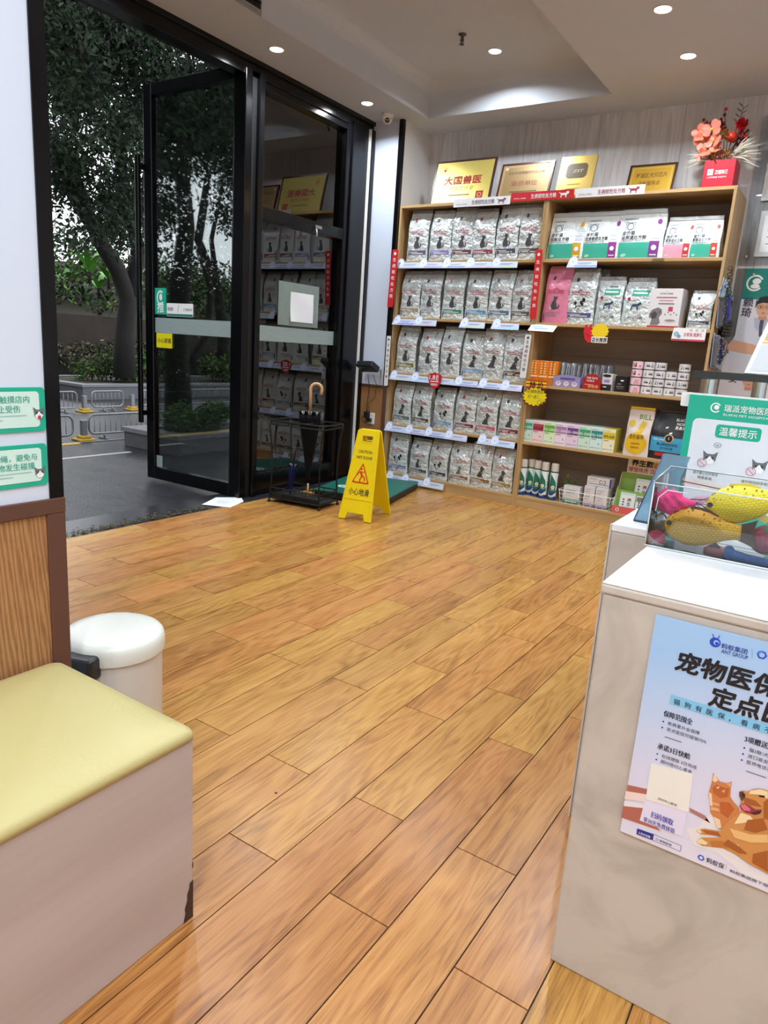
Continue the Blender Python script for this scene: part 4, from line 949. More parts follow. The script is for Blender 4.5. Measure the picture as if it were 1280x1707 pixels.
# second shelf
def rc(label, l, r, top, band, an, seed, foil=None, rot=0, y=5.375, tint=None, d=.13):
    z = BZ[3]; xl, xr = ay(l, top+50, y).x, ay(r, top+50, y).x
    return food_bag(label, 'food bags on the second right shelf', (xl+xr)/2, y+d/2, z, (xr-xl)*.985, d, min(.43, ay((l+r)/2, top, y+.05).z-z), seed, band, an, rot, foil, tint)
o = rc('pink pet food bag at left end of second right shelf', 906, 950, 441, None, 'cat', 61, PINKF, math.radians(-6)); del o['group']
rc('white dog food bag with blue violet band next to the pink bag', 942, 994, 447, (84, 88, 140), 'spots', 62, None, math.radians(-4))
rc('grey food bag standing behind the blue violet banded dog bag', 966, 1010, 449, None, 'dog', 63, None, 0, 5.53)
rc('small white dog food bag at right end of second right shelf', 1144, 1186, 484, (58, 62, 84), 'spots', 64, None, math.radians(-3))
def teal_bag(label, l, r, top, seed):
    z = BZ[3]; y = 5.385; d = .11; xl, xr = ay(l, top+45, y).x, ay(r, top+45, y).x; w = (xr-xl)*.97; h = ay((l+r)/2, top, y+.05).z-z
    fr = BagFr(w, d, h, seed, .55, .9, .004); t = thing('pet_food_pouch', label, 'pet food pouch', ((xl+xr)/2, y+d/2, z), math.radians(-5), 'white and teal sachets bags on the second right shelf')
    mb = MB(); bag_shell(mb, fr, FOIL, .001, h*.92); smooth_by(mb.obj('pouch_body', t), 55)
    mb = MB(); bag_shell(mb, fr, FOILT, h*.92, h, 3); mb.obj('zip_top', t)
    mb = MB(); c = .0018
    mb.rect(fr, -w*.2, h*.62, w*.36, h*.74, ink((50, 150, 120)), c, 6, 3); mb.rect(fr, -w*.16, h*.67, w*.3, h*.695, INKW, c+.0006, 4, 1); mb.rect(fr, -w*.10, h*.78, w*.26, h*.80, GREY, c, 4, 1)
    mb.disc(fr, -w*.28, h*.56, w*.06, RED, c, 12); crown(mb, fr, 0, h*.19, w*.07, RED); mb.text(fr, 'ROYAL CANIN', 0, h*.155, w*.10, CHAR, 'c', .01, c, w*.5)
    for q in ([(-.14, .40), (.06, .42), (.14, .47), (.1, .5), (.04, .46), (-.1, .45)], [(-.14, .40), (-.11, .40), (-.11, .33), (-.14, .33)], [(.02, .41), (.05, .41), (.05, .33), (.02, .33)]): mb.poly(fr, [(a*w*1.3, b*h) for a, b in q], ink((30, 60, 90)), c)
    mb.rect(fr, -w*.42, h*.04, -w*.36, h*.5, ink((196, 220, 216)), c, 1, 4)
    mb.obj('front_print', t)
teal_bag('white wrapped pouch with teal label left of the similar one on second right shelf', 992, 1039, 461, 71)
teal_bag('white wrapped pouch with teal label next to the dog picture box', 1036, 1088, 463, 72)
def box_at(name, label, cat, l, r, top, z, d, m, draw=None, y=5.375, rot=0.0, group=None, h=None, sidem=None):
    ym = top+20
    xl, xr = ay(l, ym, y).x, ay(r, ym, y).x; w = xr-xl; h = h or ay((l+r)/2, top, y).z-z
    t = thing(name, label, cat, ((xl+xr)/2, y+d/2, z), rot, group)
    mb = MB(); mb.box(-w/2, w/2, -d/2, d/2, .0005, h, m, .0015, 1); mb.obj('carton', t)
    mb = MB(); fr = Fr((-w/2, -d/2, 0), (1, 0, 0), (0, 0, 1))
    if draw: draw(mb, fr, w, h); mb.obj('carton_print', t)
    return t
CARD = mat('white_card', (222, 218, 220), .4, var=.03)
def d_dog(mb, fr, w, h):
    c = .0008; mb.rect(fr, .002, .001, w-.002, h*.05, ink((176, 36, 50)), c)
    mb.text(fr, 'ROYAL CANIN', w*.5, h*.85, h*.06, CHAR, 'c', .01, c, w*.4); crown(mb, fr, w*.5, h*.9, w*.04, CHAR)
    mb.rect(fr, w*.2, h*.76, w*.84, h*.79, ink((180, 90, 110)), c); mb.rect(fr, w*.3, h*.68, w*.74, h*.705, ink((200, 120, 140)), c); mb.rect(fr, w*.28, h*.60, w*.78, h*.63, GREY, c)
    mb.poly(fr, [(w*a, h*b) for a, b in ((.04, .36), (.12, .46), (.3, .52), (.42, .47), (.44, .36), (.36, .26), (.42, .12), (.34, .06), (.1, .06), (.14, .22), (.04, .26))], ink((120, 116, 118)), c)
    mb.poly(fr, [(w*a, h*b) for a, b in ((.08, .34), (.2, .42), (.3, .36), (.26, .24), (.14, .22))], ink((70, 66, 70)), c+.0004); mb.disc(fr, w*.36, h*.4, w*.02, INKK, c+.0006, 8)
    mb.disc(fr, w*.72, h*.17, w*.2, ink((206, 202, 206)), c, 20, h*.05); mb.disc(fr, w*.72, h*.19, w*.16, ink((150, 132, 120)), c+.0004, 20, h*.03)
    for k in range(5): mb.disc(fr, w*(.54+.09*k), h*(.34+.05*(k % 2)), w*.022, ink((120, 70, 84) if k % 2 else (90, 90, 96)), c, 8)
    mb.poly(fr, rrect(w*.62, h*.42, w*.76, h*.54, .004), ink((196, 60, 90)), c)
box_at('food_box', 'white box with dog picture on the second right shelf', 'box', 1084, 1138, 481, BZ[3], .16, CARD, d_dog, rot=math.radians(-3))

# third shelf: orange sticks, sachet displays, little boxes, cans
ORG = mat('orange_wrapper', (226, 124, 30), .3, var=.2, vscale=40, bump=.3, bscale=60, coat=.2)
for k, (l, r, top) in enumerate(((881, 897, 600), (896, 913, 601), (912, 929, 602))):
    y = 5.36+.01*k; xl, xr = ay(l, 625, y).x, ay(r, 625, y).x; h = ay(l+8, top, y).z-BZ[2]; w = xr-xl
    t = thing('treat_packet', 'orange treat packet at left of third right shelf, %s from left' % ORD[k], 'treat packet', ((xl+xr)/2, y+.03, BZ[2]), math.radians(-4), 'orange treat packets')
    mb = MB(); mb.box(-w/2+.001, w/2-.001, -.03, .03, .0005, h, ORG, .006, 2); mb.obj('packet_body', t)
    mb = MB(); fr = Fr((-w/2, -.0302, 0), (1, 0, 0), (0, 0, 1))
    for q in range(5):
        for p in range(2): mb.rect(fr, w*(.2+.36*p), h*(.45+.1*q), w*(.42+.36*p), h*(.51+.1*q), ink((250, 196, 120)), .001)
    mb.rect(fr, w*.05, h*.32, w*.95, h*.39, ink((250, 210, 150)), .0011); mb.rect(fr, w*.47, 0, w*.53, h, ink((170, 84, 20)), .0006); mb.rect(fr, .002, .002, w-.002, h*.2, ink((196, 120, 50)), .0007); mb.obj('packet_print', t)
SILV = mat('silver_sachet', (176, 180, 186), .28, metal=.4, var=.2, vscale=30, bump=.3, bscale=40)
def sachet(label, x, y, w, h, lean, k, grp, z=None):
    mb = MB(); hm = Matrix.Translation((x, y, z or BZ[2])) @ Matrix.Rotation(math.radians(lean), 4, 'Y') @ Matrix.Rotation(math.radians(72+6*(k % 3)), 4, 'Z')
    rg = []
    for q in range(7):
        f = q/6; b = .001+.009*math.sin(PI*min(1, f*1.05))**.8
        rg.append([hm @ Vector((a*w/2, s_*b*(1-abs(a)**2*.8), .001+f*h)) for a, s_ in ((-1, -.1), (-.5, -1), (0, -1), (.5, -1), (1, -.1), (1, .1), (.5, 1), (0, 1), (-.5, 1), (-1, .1))])
    mb.loft(rg, SILV); return tag(mb.obj('food_sachet'), label, 'sachet', grp)
def sachet_row(l, r, y, n, top, grp, labf):
    xl, xr = ay(l, 610, y).x, ay(r, 610, y).x; h = ay((l+r)/2, top, y).z-BZ[2]
    for k in range(n): sachet(labf, xl+(xr-xl)*(k+.5)/n, y, .085, h-.004*(k % 3), 4-8*(k % 2)*.5, k, grp)
sachet_row(928, 968, 5.44, 9, 605, 'silver sachets in the purple display', 'silver sachet standing upright inside the purple display carton')
sachet_row(974, 1001, 5.47, 6, 607, 'silver sachets behind the red round sign', 'silver sachet standing upright behind the round red sign')
sachet_row(1003, 1022, 5.52, 4, 609, 'silver sachets behind the purple and black box', 'silver sachet standing upright behind the small purple box')
xl, xr = ay(922, 635, 5.365).x, ay(967, 635, 5.365).x; w = xr-xl
t = thing('display_carton', 'purple display carton full of silver sachets on third right shelf', 'display box', ((xl+xr)/2, 5.42, BZ[2]))
LAV = mat('lavender_card', (150, 140, 186), .4, var=.06); mb = MB(); hh = .088
fr = Fr((-w/2, -.055, 0), (1, 0, 0), (0, 0, 1)); P = [(0, .001), (w, .001), (w, hh*.9)]+[(w*(1-i/12), hh*(.9+.16*math.sin(PI*i/12))) for i in range(1, 12)]+[(0, hh*.9)]
mb.prism(Fr((-w/2, -.052, 0), (1, 0, 0), (0, 0, 1)), P, .003, LAV); mb.box(-w/2, -w/2+.003, -.052, .05, .001, hh, LAV); mb.box(w/2-.003, w/2, -.052, .05, .001, hh, LAV); mb.box(-w/2, w/2, -.052, .05, .0006, .003, LAV); mb.box(-w/2, w/2, .047, .05, .001, hh*1.3, LAV); mb.obj('carton', t)
mb = MB(); fr = Fr((-w/2, -.0552, 0), (1, 0, 0), (0, 0, 1)); mb.rect(fr, w*.25, hh*.66, w*.8, hh*.82, ink((92, 80, 150)), .0008)
for k, (a, col) in enumerate(((.2, (200, 170, 190)), (.5, (196, 190, 170)), (.8, (206, 150, 170)))): mb.disc(fr, w*a, hh*.3, w*.1, ink((226, 220, 232)), .0008, 16, hh*.22); mb.disc(fr, w*a, hh*.36, w*.06, ink(col), .0014, 12, hh*.12)
mb.obj('carton_print', t)
c = ay(985, 648, 5.36); c.z = BZ[2]
t = thing('display_carton', 'red round topped display carton with white lettering on third right shelf', 'display box', c)
mb = MB(); CR = mat('red_card', (170, 34, 38), .4, var=.05); w = .135; hh = .118
P = [(-w/2, .001), (w/2, .001), (w/2, hh*.5)]+[(w/2*math.cos(PI*i/14), hh*.5+hh*.5*math.sin(PI*i/14)) for i in range(1, 14)]+[(-w/2, hh*.5)]
mb.prism(Fr((0, 0, 0), (1, 0, 0), (0, 0, 1)), P, .004, CR); mb.box(-w/2, w/2, 0, .14, .0006, .05, CR); mb.obj('carton', t)
mb = MB(); fr = Fr((0, -.0042, 0), (1, 0, 0), (0, 0, 1)); mb.text(fr, "THE CAT'S", 0, hh*.66, .02, INKW, 'c', .02, .0008, w*.62); mb.text(fr, 'FOOD &', -.01, hh*.48, .02, INKW, 'c', .02, .0008, w*.42); 
for k in range(3): mb.disc(fr, w*(-.1+.2*k), hh*.2, w*.1, ink((206, 130, 90)), .0008, 10); 
mb.rect(fr, -w*.4, hh*.28, w*.1, hh*.33, ink((226, 150, 120)), .001); mb.obj('carton_print', t)
def d_pur(mb, fr, w, h):
    c = .0008; mb.rect(fr, .001, .001, w-.001, h*.38, INKK, c); mb.disc(fr, w*.45, h*.88, w*.42, INKK, c, 16, h*.09); mb.rect(fr, w*.2, h*.48, w*.75, h*.66, ink((150, 140, 196)), c); mb.rect(fr, w*.15, h*.2, w*.5, h*.25, INKW, c+.0004)
box_at('small_box', 'small white and black box with purple label beside the red display', 'box', 1003, 1020, 623, BZ[2], .09, CARD, d_pur, rot=math.radians(-4))
def d_blk(mb, fr, w, h):
    c = .0008; mb.rect(fr, w*.5, h*.68, w*.78, h*.76, INKW, c); mb.rect(fr, w*.25, h*.48, w*.6, h*.53, ink((150, 150, 156)), c); mb.rect(fr, w*.12, h*.32, w*.85, h*.36, ink((170, 150, 150)), c); mb.rect(fr, w*.2, h*.2, w*.8, h*.23, ink((130, 130, 136)), c)
box_at('small_box', 'small black box standing left of the can stacks', 'box', 1024, 1043, 627, BZ[2], .08, mat('black_card', (30, 28, 30), .35, var=.1), d_blk, rot=math.radians(-4))
CANW = mat('white_can_label', (226, 224, 228), .35, var=.02); CANP = mat('pink_can_label', (236, 206, 216), .35, var=.03); TIN = mat('tin_rim', (150, 150, 152), .25, metal=1.0)
CANR, CANH = .0405, .0585
can_x = [ay(px, 648, 5.42).x for px in (1058, 1077.5, 1096.5, 1116, 1136)]
for ci, (n, x) in enumerate(zip((4, 4, 4, 3, 4), can_x)):
    for k in range(n):
        lab = 'small %s pet food can, %s from bottom in the %s stack from left' % ('pink' if ci == 0 else 'white', ['first', 'second', 'third', 'fourth'][k], ORD[ci])
        t = thing('food_can', lab, 'can', (x, 5.42, BZ[2]+k*(CANH+.0005)), 0, 'stacked pet food cans')
        mb = MB(); mb.lathe([(CANR-.001, .003), (CANR-.001, CANH-.003)], CANP if ci == 0 else CANW, 28); smooth_by(mb.obj('can_label', t))
        mb = MB(); mb.lathe([(CANR-.004, .0004), (CANR, .0008), (CANR, .003), (CANR-.001, .0034)], TIN, 28); mb.lathe([(CANR-.001, CANH-.0034), (CANR, CANH-.003), (CANR, CANH-.0002), (CANR-.003, CANH-.0002), (CANR-.004, CANH-.002), (.01, CANH-.002)], TIN, 28); smooth_by(mb.obj('rims', t))
        class CanFr:
            step, stepy = .005, 0
            def __call__(s, a, b, c=0.0): th = a/CANR-PI/2+.12; return Vector(((CANR-.001+c)*math.cos(th), (CANR-.001+c)*math.sin(th), b))
        fr = CanFr(); mb = MB(); rr = random.Random(ci*7+k); a0 = -.022
        if ci == 0 and k < 2: mb.disc(fr, .008, .016, .022, ink((226, 150, 170)), .0006, 16, .018); mb.disc(fr, .01, .012, .01, ink((200, 170, 150)), .0012, 12, .01); mb.rect(fr, -.008, .034, .028, .040, ink((200, 130, 150)), .0006, 5, 1)
        elif ci == 0: mb.poly(fr, [(-.012+p*.04, .014+q*.034) for p, q in CATP], ink((120, 60, 70)), .0006); mb.disc(fr, .02, .02, .008, PINK, .0006, 10); mb.rect(fr, -.034, .016, -.024, .04, ink((200, 120, 140)), .0006, 2, 1)
        else:
            lft = (ci+k) % 2
            mb.rect(fr, a0+.026*lft, .020, a0+.026*lft+.030, .030, ink((70, 70, 74)), .0006, 5, 1); mb.rect(fr, a0+.026*lft, .034, a0+.026*lft+.026, .038, ink((140, 140, 146)), .0006, 5, 1)
            xx = a0+.004 if lft else a0+.044; P = DOGP if k % 2 else CATP
            mb.poly(fr, [(xx+p*.018, .016+q*.028) for p, q in P], CHAR, .0006); 
            if k % 2: mb.poly(fr, [(xx+.014+p*.014, .016+q*.024) for p, q in P], ink((120, 120, 124)), .0008)
        mb.obj('can_print', t)

# fourth shelf: eight slim cartons, two standing bags
NB = [('JD-500', (62, 170, 140), (206, 232, 222)), ('KM-500', (176, 60, 84), (240, 216, 218)), ('IG-500', (96, 180, 50), (222, 240, 208)), ('IC-500', (170, 120, 176), (236, 222, 238)), ('ID-300', (104, 66, 132), (230, 208, 232)), ('ID-500', (60, 160, 110), (206, 232, 216)), ('FD-500', (30, 140, 130), (208, 236, 232)), ('EM-500', (216, 196, 40), (236, 234, 208))]
NBC = ['teal green', 'wine red', 'bright green', 'mauve', 'purple', 'mid green', 'dark teal', 'yellow']
lx = ay(868.5, 720, 5.37).x; rx_ = ay(1025, 735, 5.37).x; bw = (rx_-lx)/8
for k, (nm, c1, c2) in enumerate(NB):
    t = thing('supplement_box', 'slim supplement carton with %s band in row of eight' % NBC[k], 'box', (lx+bw*(k+.5), 5.37+.10, BZ[1]), 0, 'supplement cartons on the fourth right shelf')
    m = mat('carton_'+NBC[k].replace(' ', '_'), (206, 200, 74) if k == 7 else c2, .4, var=.03); hh = .178; mb = MB(); mb.box(-bw/2+.0008, bw/2-.0008, -.10, .10, .0005, hh, m, .001, 1); mb.obj('carton', t)
    mb = MB(); fr = Fr((-bw/2, -.1, 0), (1, 0, 0), (0, 0, 1)); c = .0006; w = bw
    mb.rect(fr, .002, .002, w-.002, hh-.002, ink(c2), c); mb.rect(fr, .004, hh*.55, w-.004, hh*.86, ink(c1), c+.0005); mb.text(fr, nm, w/2, hh*.62, .026, INKK if k in (1, 7) else INKW, 'c', .02, c+.001, w*.86)
    mb.rect(fr, w*.1, hh*.48, w*.5, hh*.51, ink((110, 116, 120)), c+.0005); mb.disc(fr, w*.72, hh*.3, w*.1, ink(tuple(int(v*.85) for v in c2)), c+.0005, 12); 
    mb.text(fr, '营养补充剂', w*.08, hh*.10, .011, ink((110, 116, 120)), 'l', 0, c+.0006, w*.8); mb.rect(fr, w*.08, hh*.90, w*.6, hh*.925, ink((160, 170, 170)), c+.0005); mb.obj('carton_print', t)
def stand_bag(label, l, r, top, bot, col, coltop, drawf, seed, d=.12, y=5.385):
    z = BZ[1]; ym = (top+bot)/2; xl, xr = ay(l, ym, y).x, ay(r, ym, y).x; w = xr-xl; h = ay((l+r)/2, top, y+.05).z-z
    fr = BagFr(w, d, h, seed, .4, .9, .004); t = thing('pet_food_bag', label, 'pet food bag', ((xl+xr)/2, y+d/2, z), math.radians(-4))
    mb = MB(); bag_shell(mb, fr, col, .001, h*.94); smooth_by(mb.obj('bag_body', t), 55); mb = MB(); bag_shell(mb, fr, coltop, h*.94, h, 2); mb.obj('top_seal', t)
    mb = MB(); drawf(mb, fr, w, h); mb.obj('front_print', t)
def d_yel(mb, fr, w, h):
    c = .0016; mb.text(fr, "BILL", -w*.05, h*.76, h*.13, ink((120, 150, 40)), 'l', .02, c, w*.48); mb.disc(fr, -w*.28, h*.66, w*.13, ink((226, 190, 50)), c, 16); mb.poly(fr, [(-w*.2, h*.3), (w*.05, h*.3), (w*.3, h*.7), (w*.1, h*.74)], ink((228, 190, 70)), c)
    mb.disc(fr, -w*.02, h*.26, w*.42, ink((226, 186, 30)), c+.0006, 24, h*.22); mb.text(fr, '全价猫粮', -w*.02, h*.36, h*.1, ink((120, 80, 20)), 'c', .02, c+.0012, w*.56)
    for k in range(2): mb.rect(fr, -w*.2, h*(.24-.08*k), w*.14, h*(.27-.08*k), ink((180, 120, 30)), c+.0012, 3, 1)
stand_bag('white and yellow pet food bag on fourth right shelf beside the black bag', 1042, 1086, 678, 758, mat('white_yellow_film', (226, 214, 206), .3, var=.05, bump=.4, bscale=20, coat=.2), mat('yellow_film', (226, 184, 20), .3, var=.05), d_yel, 81)
def d_black(mb, fr, w, h):
    c = .0016; mb.rect(fr, -w*.47, h*.16, w*.47, h*.46, ink((58, 158, 200)), c, 8, 4); mb.rect(fr, -w*.3, h*.07, w*.3, h*.14, ink((190, 40, 40)), c, 6, 1)
    mb.text(fr, 'BLACK', w*.42, h*.80, h*.07, INKW, 'r', .02, c, w*.30); mb.text(fr, 'NOSE', w*.42, h*.72, h*.07, INKW, 'r', .02, c, w*.26); mb.text(fr, '黑鼻头', w*.42, h*.64, h*.07, INKW, 'r', .02, c, w*.28)
    mb.poly(fr, [(-w*.12, h*.66), (-w*.05, h*.68), (-w*.04, h*.65), (-w*.11, h*.63)], INKW, c); mb.poly(fr, [(w*.02, h*.56), (w*.1, h*.57), (w*.1, h*.54), (w*.03, h*.53)], INKW, c)
    mb.disc(fr, w*.04, h*.44, w*.13, ink((200, 170, 90)), c+.0006, 20, h*.09); mb.disc(fr, w*.04, h*.44, w*.1, INKK, c+.0012, 20, h*.07); mb.text(fr, '1', w*.04, h*.415, h*.075, INKW, 'c', .01, c+.0018)
    mb.text(fr, 'TOP LEAN', -w*.40, h*.385, h*.055, INKW, 'l', .02, c+.0006, w*.3); mb.text(fr, '精选鲜肉成犬护毛', -w*.28, h*.29, h*.06, INKK, 'l', .01, c+.0006, w*.58); mb.text(fr, '全价全期犬粮', -w*.18, h*.215, h*.05, INKK, 'l', .01, c+.0006, w*.36)
    for s in (-1, 1): mb.line(fr, [(-w*.4, h*.6), (-w*.3, h*.86), (-w*.18, h*.78), (-w*.02, h*.84)], .003, ink((90, 90, 96)), c)
stand_bag('black pet food bag with bright blue band on fourth right shelf', 1084, 1146, 684, 765, mat('black_film', (34, 34, 40), .35, var=.1, bump=.3, bscale=18, coat=.15), mat('black_film_seal', (26, 26, 30), .4), d_black, 82)

# bottom shelf: spray cans, wire basket and its cartons, brochure display
SCW = mat('can_white', (216, 232, 228), .3, var=.02); SCG = ink((24, 116, 96)); SCB = ink((24, 62, 130)); CAPW = mat('cap_white', (222, 218, 214), .4, var=.02)
for k, px in enumerate((868.5, 881.5, 892.5, 905, 921)):
    yy = 5.385+(.05 if k in (1,) else .03 if k == 2 else 0); c = ay(px, 800, yy); R_, H_ = .0315, .30
    t = thing('spray_can', 'white and green spray can with white cap on bottom shelf, %s from left' % ORD[k], 'spray can', (c.x, yy+R_, BZ[0]), 0, 'spray cans on the bottom shelf')
    mb = MB(); mb.lathe([(R_-.003, .0005), (R_, .004), (R_, .228), (R_-.003, .234)], SCW, 24); smooth_by(mb.obj('can_body', t))
    mb = MB(); mb.lathe([(R_-.002, .236), (R_-.001, .24), (R_-.002, H_-.004), (R_-.006, H_), (.004, H_)], CAPW, 24); mb.lathe([(R_+.0004, .228), (R_+.0004, .237)], mat('dark_green_ring', (24, 70, 60), .4), 24); smooth_by(mb.obj('cap', t))
    class SF:
        step, stepy = .006, 0
        def __call__(s, a, b, c=0.0): th = a/R_-PI/2; return Vector(((R_+c)*math.cos(th), (R_+c)*math.sin(th), b))
    fr = SF(); mb = MB(); tw = [.0, .25, .3, -.1, .1][k]*R_
    mb.rect(fr, -.05, .004, .05, .035, SCB, .0005, 12, 1)
    mb.poly(fr, [(tw+x, z) for x, z in ((-.03, .07), (-.012, .06), (.008, .064), (.024, .085), (.030, .12), (.022, .155), (.0, .19), (-.02, .215), (-.028, .15), (-.032, .11))], SCG, .0007)
    mb.poly(fr, [(tw+x, z) for x, z in ((-.034, .05), (-.005, .034), (.02, .045), (.034, .07), (.034, .1), (.018, .075), (.0, .066), (-.02, .075))], SCB, .0011)
    for q in range(2): mb.line(fr, [(tw-.03, .05-.012*q), (tw-.012, .036-.008*q), (tw+.01, .042-.012*q), (tw+.028, .062-.014*q)], .006-.002*q, INKW, .0016)
    mb.disc(fr, tw+.004, .11, .014, INKW, .0016, 14); mb.disc(fr, tw+.004, .11, .008, ink((226, 190, 60)), .0022, 12); mb.rect(fr, tw-.010, .088, tw+.018, .092, INKW, .0018, 3, 1)
    for q in range(3): mb.rect(fr, tw+.042, .06+.05*q, tw+.048, .1+.05*q, INKK, .0008)
    mb.obj('can_print', t)
WIRE = mat('white_wire', (226, 226, 222), .35, var=.02)
xl, xr = ay(930, 832, 5.365).x, ay(1016, 845, 5.365).x; w = xr-xl
t = thing('wire_basket', 'low white wire basket of cartons on bottom right shelf', 'basket', ((xl+xr)/2, 5.36+.13, BZ[0]))
def lp(k, z): return [Vector((x, y, z)) for x, y in rrect(-w/2*k, -.12*k, w/2*k, .12*k, .02, 3)]
mb = MB(); mb.tube(lp(1.05, .105), .0035, WIRE, 6, True); mb.obj('rim', t)
mb = MB()
for z, k in ((.004, .96), (.038, .98), (.072, 1.01)): mb.tube(lp(k, z), .002, WIRE, 5, True)
for i in range(9):
    x = -w/2*.95+w*.95*i/8
    for s_ in (-1, 1): mb.tube([(x, s_*.115, .004), (x*1.04, s_*.126, .105)], .002, WIRE, 5)
    mb.tube([(x, -.115, .004), (x, .115, .004)], .002, WIRE, 5)
for j in range(4):
    y = -.09+.06*j
    for s_ in (-1, 1): mb.tube([(s_*w/2*.96, y, .004), (s_*w/2*1.05, y*1.05, .105)], .002, WIRE, 5)
mb.obj('basket_mesh', t)
def d_mint(mb, fr, w, h):
    c = .0008; mb.rect(fr, .001, .001, w-.001, h*.24, ink((60, 158, 134)), c); mb.rect(fr, w*.15, h*.06, w*.85, h*.12, INKW, c+.0005)
    for k in range(3): mb.rect(fr, w*.14, h*(.42+.16*k), w*(.6+.08*k), h*(.46+.16*k), ink((130, 160, 156)), c)
box_at('medicine_box', 'white and mint green carton in the wire basket', 'box', 937, 965, 811, BZ[0]+.007, .07, CARD, d_mint, 5.40, h=.135)
def d_lil(mb, fr, w, h):
    c = .0008; mb.rect(fr, .001, .001, w-.001, h*.14, ink((170, 158, 206)), c); mb.rect(fr, w*.1, h*.17, w*.9, h*.2, ink((214, 180, 200)), c)
    for k in range(5): mb.rect(fr, w*.12, h*(.34+.12*k), w*(.5+.12*(k % 3)), h*(.37+.12*k), ink((160, 156, 170)), c)
box_at('medicine_box', 'left of two white and lilac cartons in the wire basket', 'box', 972, 990, 810, BZ[0]+.007, .13, CARD, d_lil, 5.40, h=.158, group='white and lilac cartons')
box_at('medicine_box', 'right of two white and lilac cartons in the wire basket', 'box', 991.5, 1012, 811, BZ[0]+.007, .13, CARD, d_lil, 5.40, h=.158, group='white and lilac cartons')
def d_bone(mb, fr, w, h):
    c = .0008
    for a in (.56, .72):
        for b in (.44, .62): mb.disc(fr, w*a, h*b, h*.13, INKK, c, 12)
    mb.rect(fr, w*.56, h*.42, w*.72, h*.64, INKK, c); 
    for a in (.565, .715):
        for b in (.46, .60): mb.disc(fr, w*a, h*b, h*.08, INKW, c+.0006, 12)
    mb.rect(fr, w*.57, h*.47, w*.71, h*.59, INKW, c+.0007); mb.rect(fr, w*.08, h*.2, w*.9, h*.28, ink((150, 150, 156)), c); mb.rect(fr, w*.08, h*.76, w*.4, h*.82, ink((150, 150, 156)), c); mb.rect(fr, w*.93, 0.001, w-.0005, h-.001, ink((40, 44, 140)), c)
box_at('medicine_box', 'flat carton with bone drawing lying across the lilac cartons', 'box', 977, 1018, 793, BZ[0]+.1665, .1, CARD, d_bone, 5.43, h=.072)
LEAFG = mat('bright_sprig', (96, 150, 50), .5, var=.3, vscale=30)
c = ay(945, 815, 5.46); mb = MB(); rr = random.Random(5)
for k in range(46):
    p = Vector((c.x+rr.uniform(-.05, .05), 5.52+rr.uniform(-.03, .03), BZ[0]+.09+rr.uniform(0, .09))); d_ = Vector((rr.uniform(-1, 1), rr.uniform(-1, 1), rr.uniform(-.2, 1))).normalized(); u = d_.cross(Vector((0, .3, 1))).normalized()
    mb.add([p, p+d_*.02+u*.008, p+d_*.042, p+d_*.02-u*.008], [(0, 1, 2, 3)], LEAFG)
for k in range(5): mb.tube([Vector((c.x, 5.52, BZ[0]+.0075)), Vector((c.x-.04+.02*k, 5.51+.005*k, BZ[0]+.16))], .003, LEAFG, 5)
tag(mb.obj('green_sprig'), 'green artificial sprig standing in the wire basket', 'artificial plant')
# brochure display
GRC = mat('light_green_card', (150, 190, 96), .45, var=.04); GRC2 = mat('pale_green_card', (206, 222, 180), .45, var=.03); SALM = ink((214, 96, 96))
xl, xr = ay(1019, 850, 5.36).x, ay(1088, 858, 5.36).x; w = xr-xl
t = thing('sachet_display', 'green card counter display with red front on bottom right shelf', 'display stand', ((xl+xr)/2, 5.36+.09, BZ[0]))
mb = MB(); sd = [(-.09, .0005), (.09, .0005), (.09, .30), (.07, .30), (.05, .27), (.03, .20), (-.01, .185), (-.04, .12), (-.07, .10), (-.09, .06)]
for x0 in (-w/2, w/2-.003): mb.prism(Fr((x0, 0, 0), (0, 1, 0), (0, 0, 1)), sd, .003, GRC2)
mb.box(-w/2, w/2, -.09, .09, .0005, .003, GRC2); mb.box(-w/2, w/2, .086, .09, .003, .30, GRC); mb.box(-w/2, w/2, .0, .004, .003, .17, GRC); mb.obj('tray', t)
mb = MB(); mb.box(-w/2, w/2, -.093, -.09, .0005, .058, SALM); fr = Fr((-w/2, -.0932, 0), (1, 0, 0), (0, 0, 1)); mb.ring(fr, w*.14, .03, .014, .005, INKW, .0008, 18); mb.text(fr, '让爱更健康', w*.5, .018, .026, INKW, 'l', .015, .0009, w*.4); mb.obj('front_panel', t)
mb = MB(); mb.box(-w/2+.03, w/2, .084, .088, .30, .42, INKW); fr = Fr((-w/2+.03, .0838, 0), (1, 0, 0), (0, 0, 1))
mb.text(fr, '养生款', .03, .362, .052, INKK, 'l', .045, .0012); mb.disc(fr, .215, .375, .022, ink((226, 160, 50)), .0008, 14); mb.text(fr, '增强体质', .01, .312, .040, ink((190, 80, 84)), 'l', .02, .0012, .15); mb.text(fr, '滋养', .17, .312, .040, ink((200, 120, 110)), 'l', .02, .0012, .08); mb.obj('header_card', t)
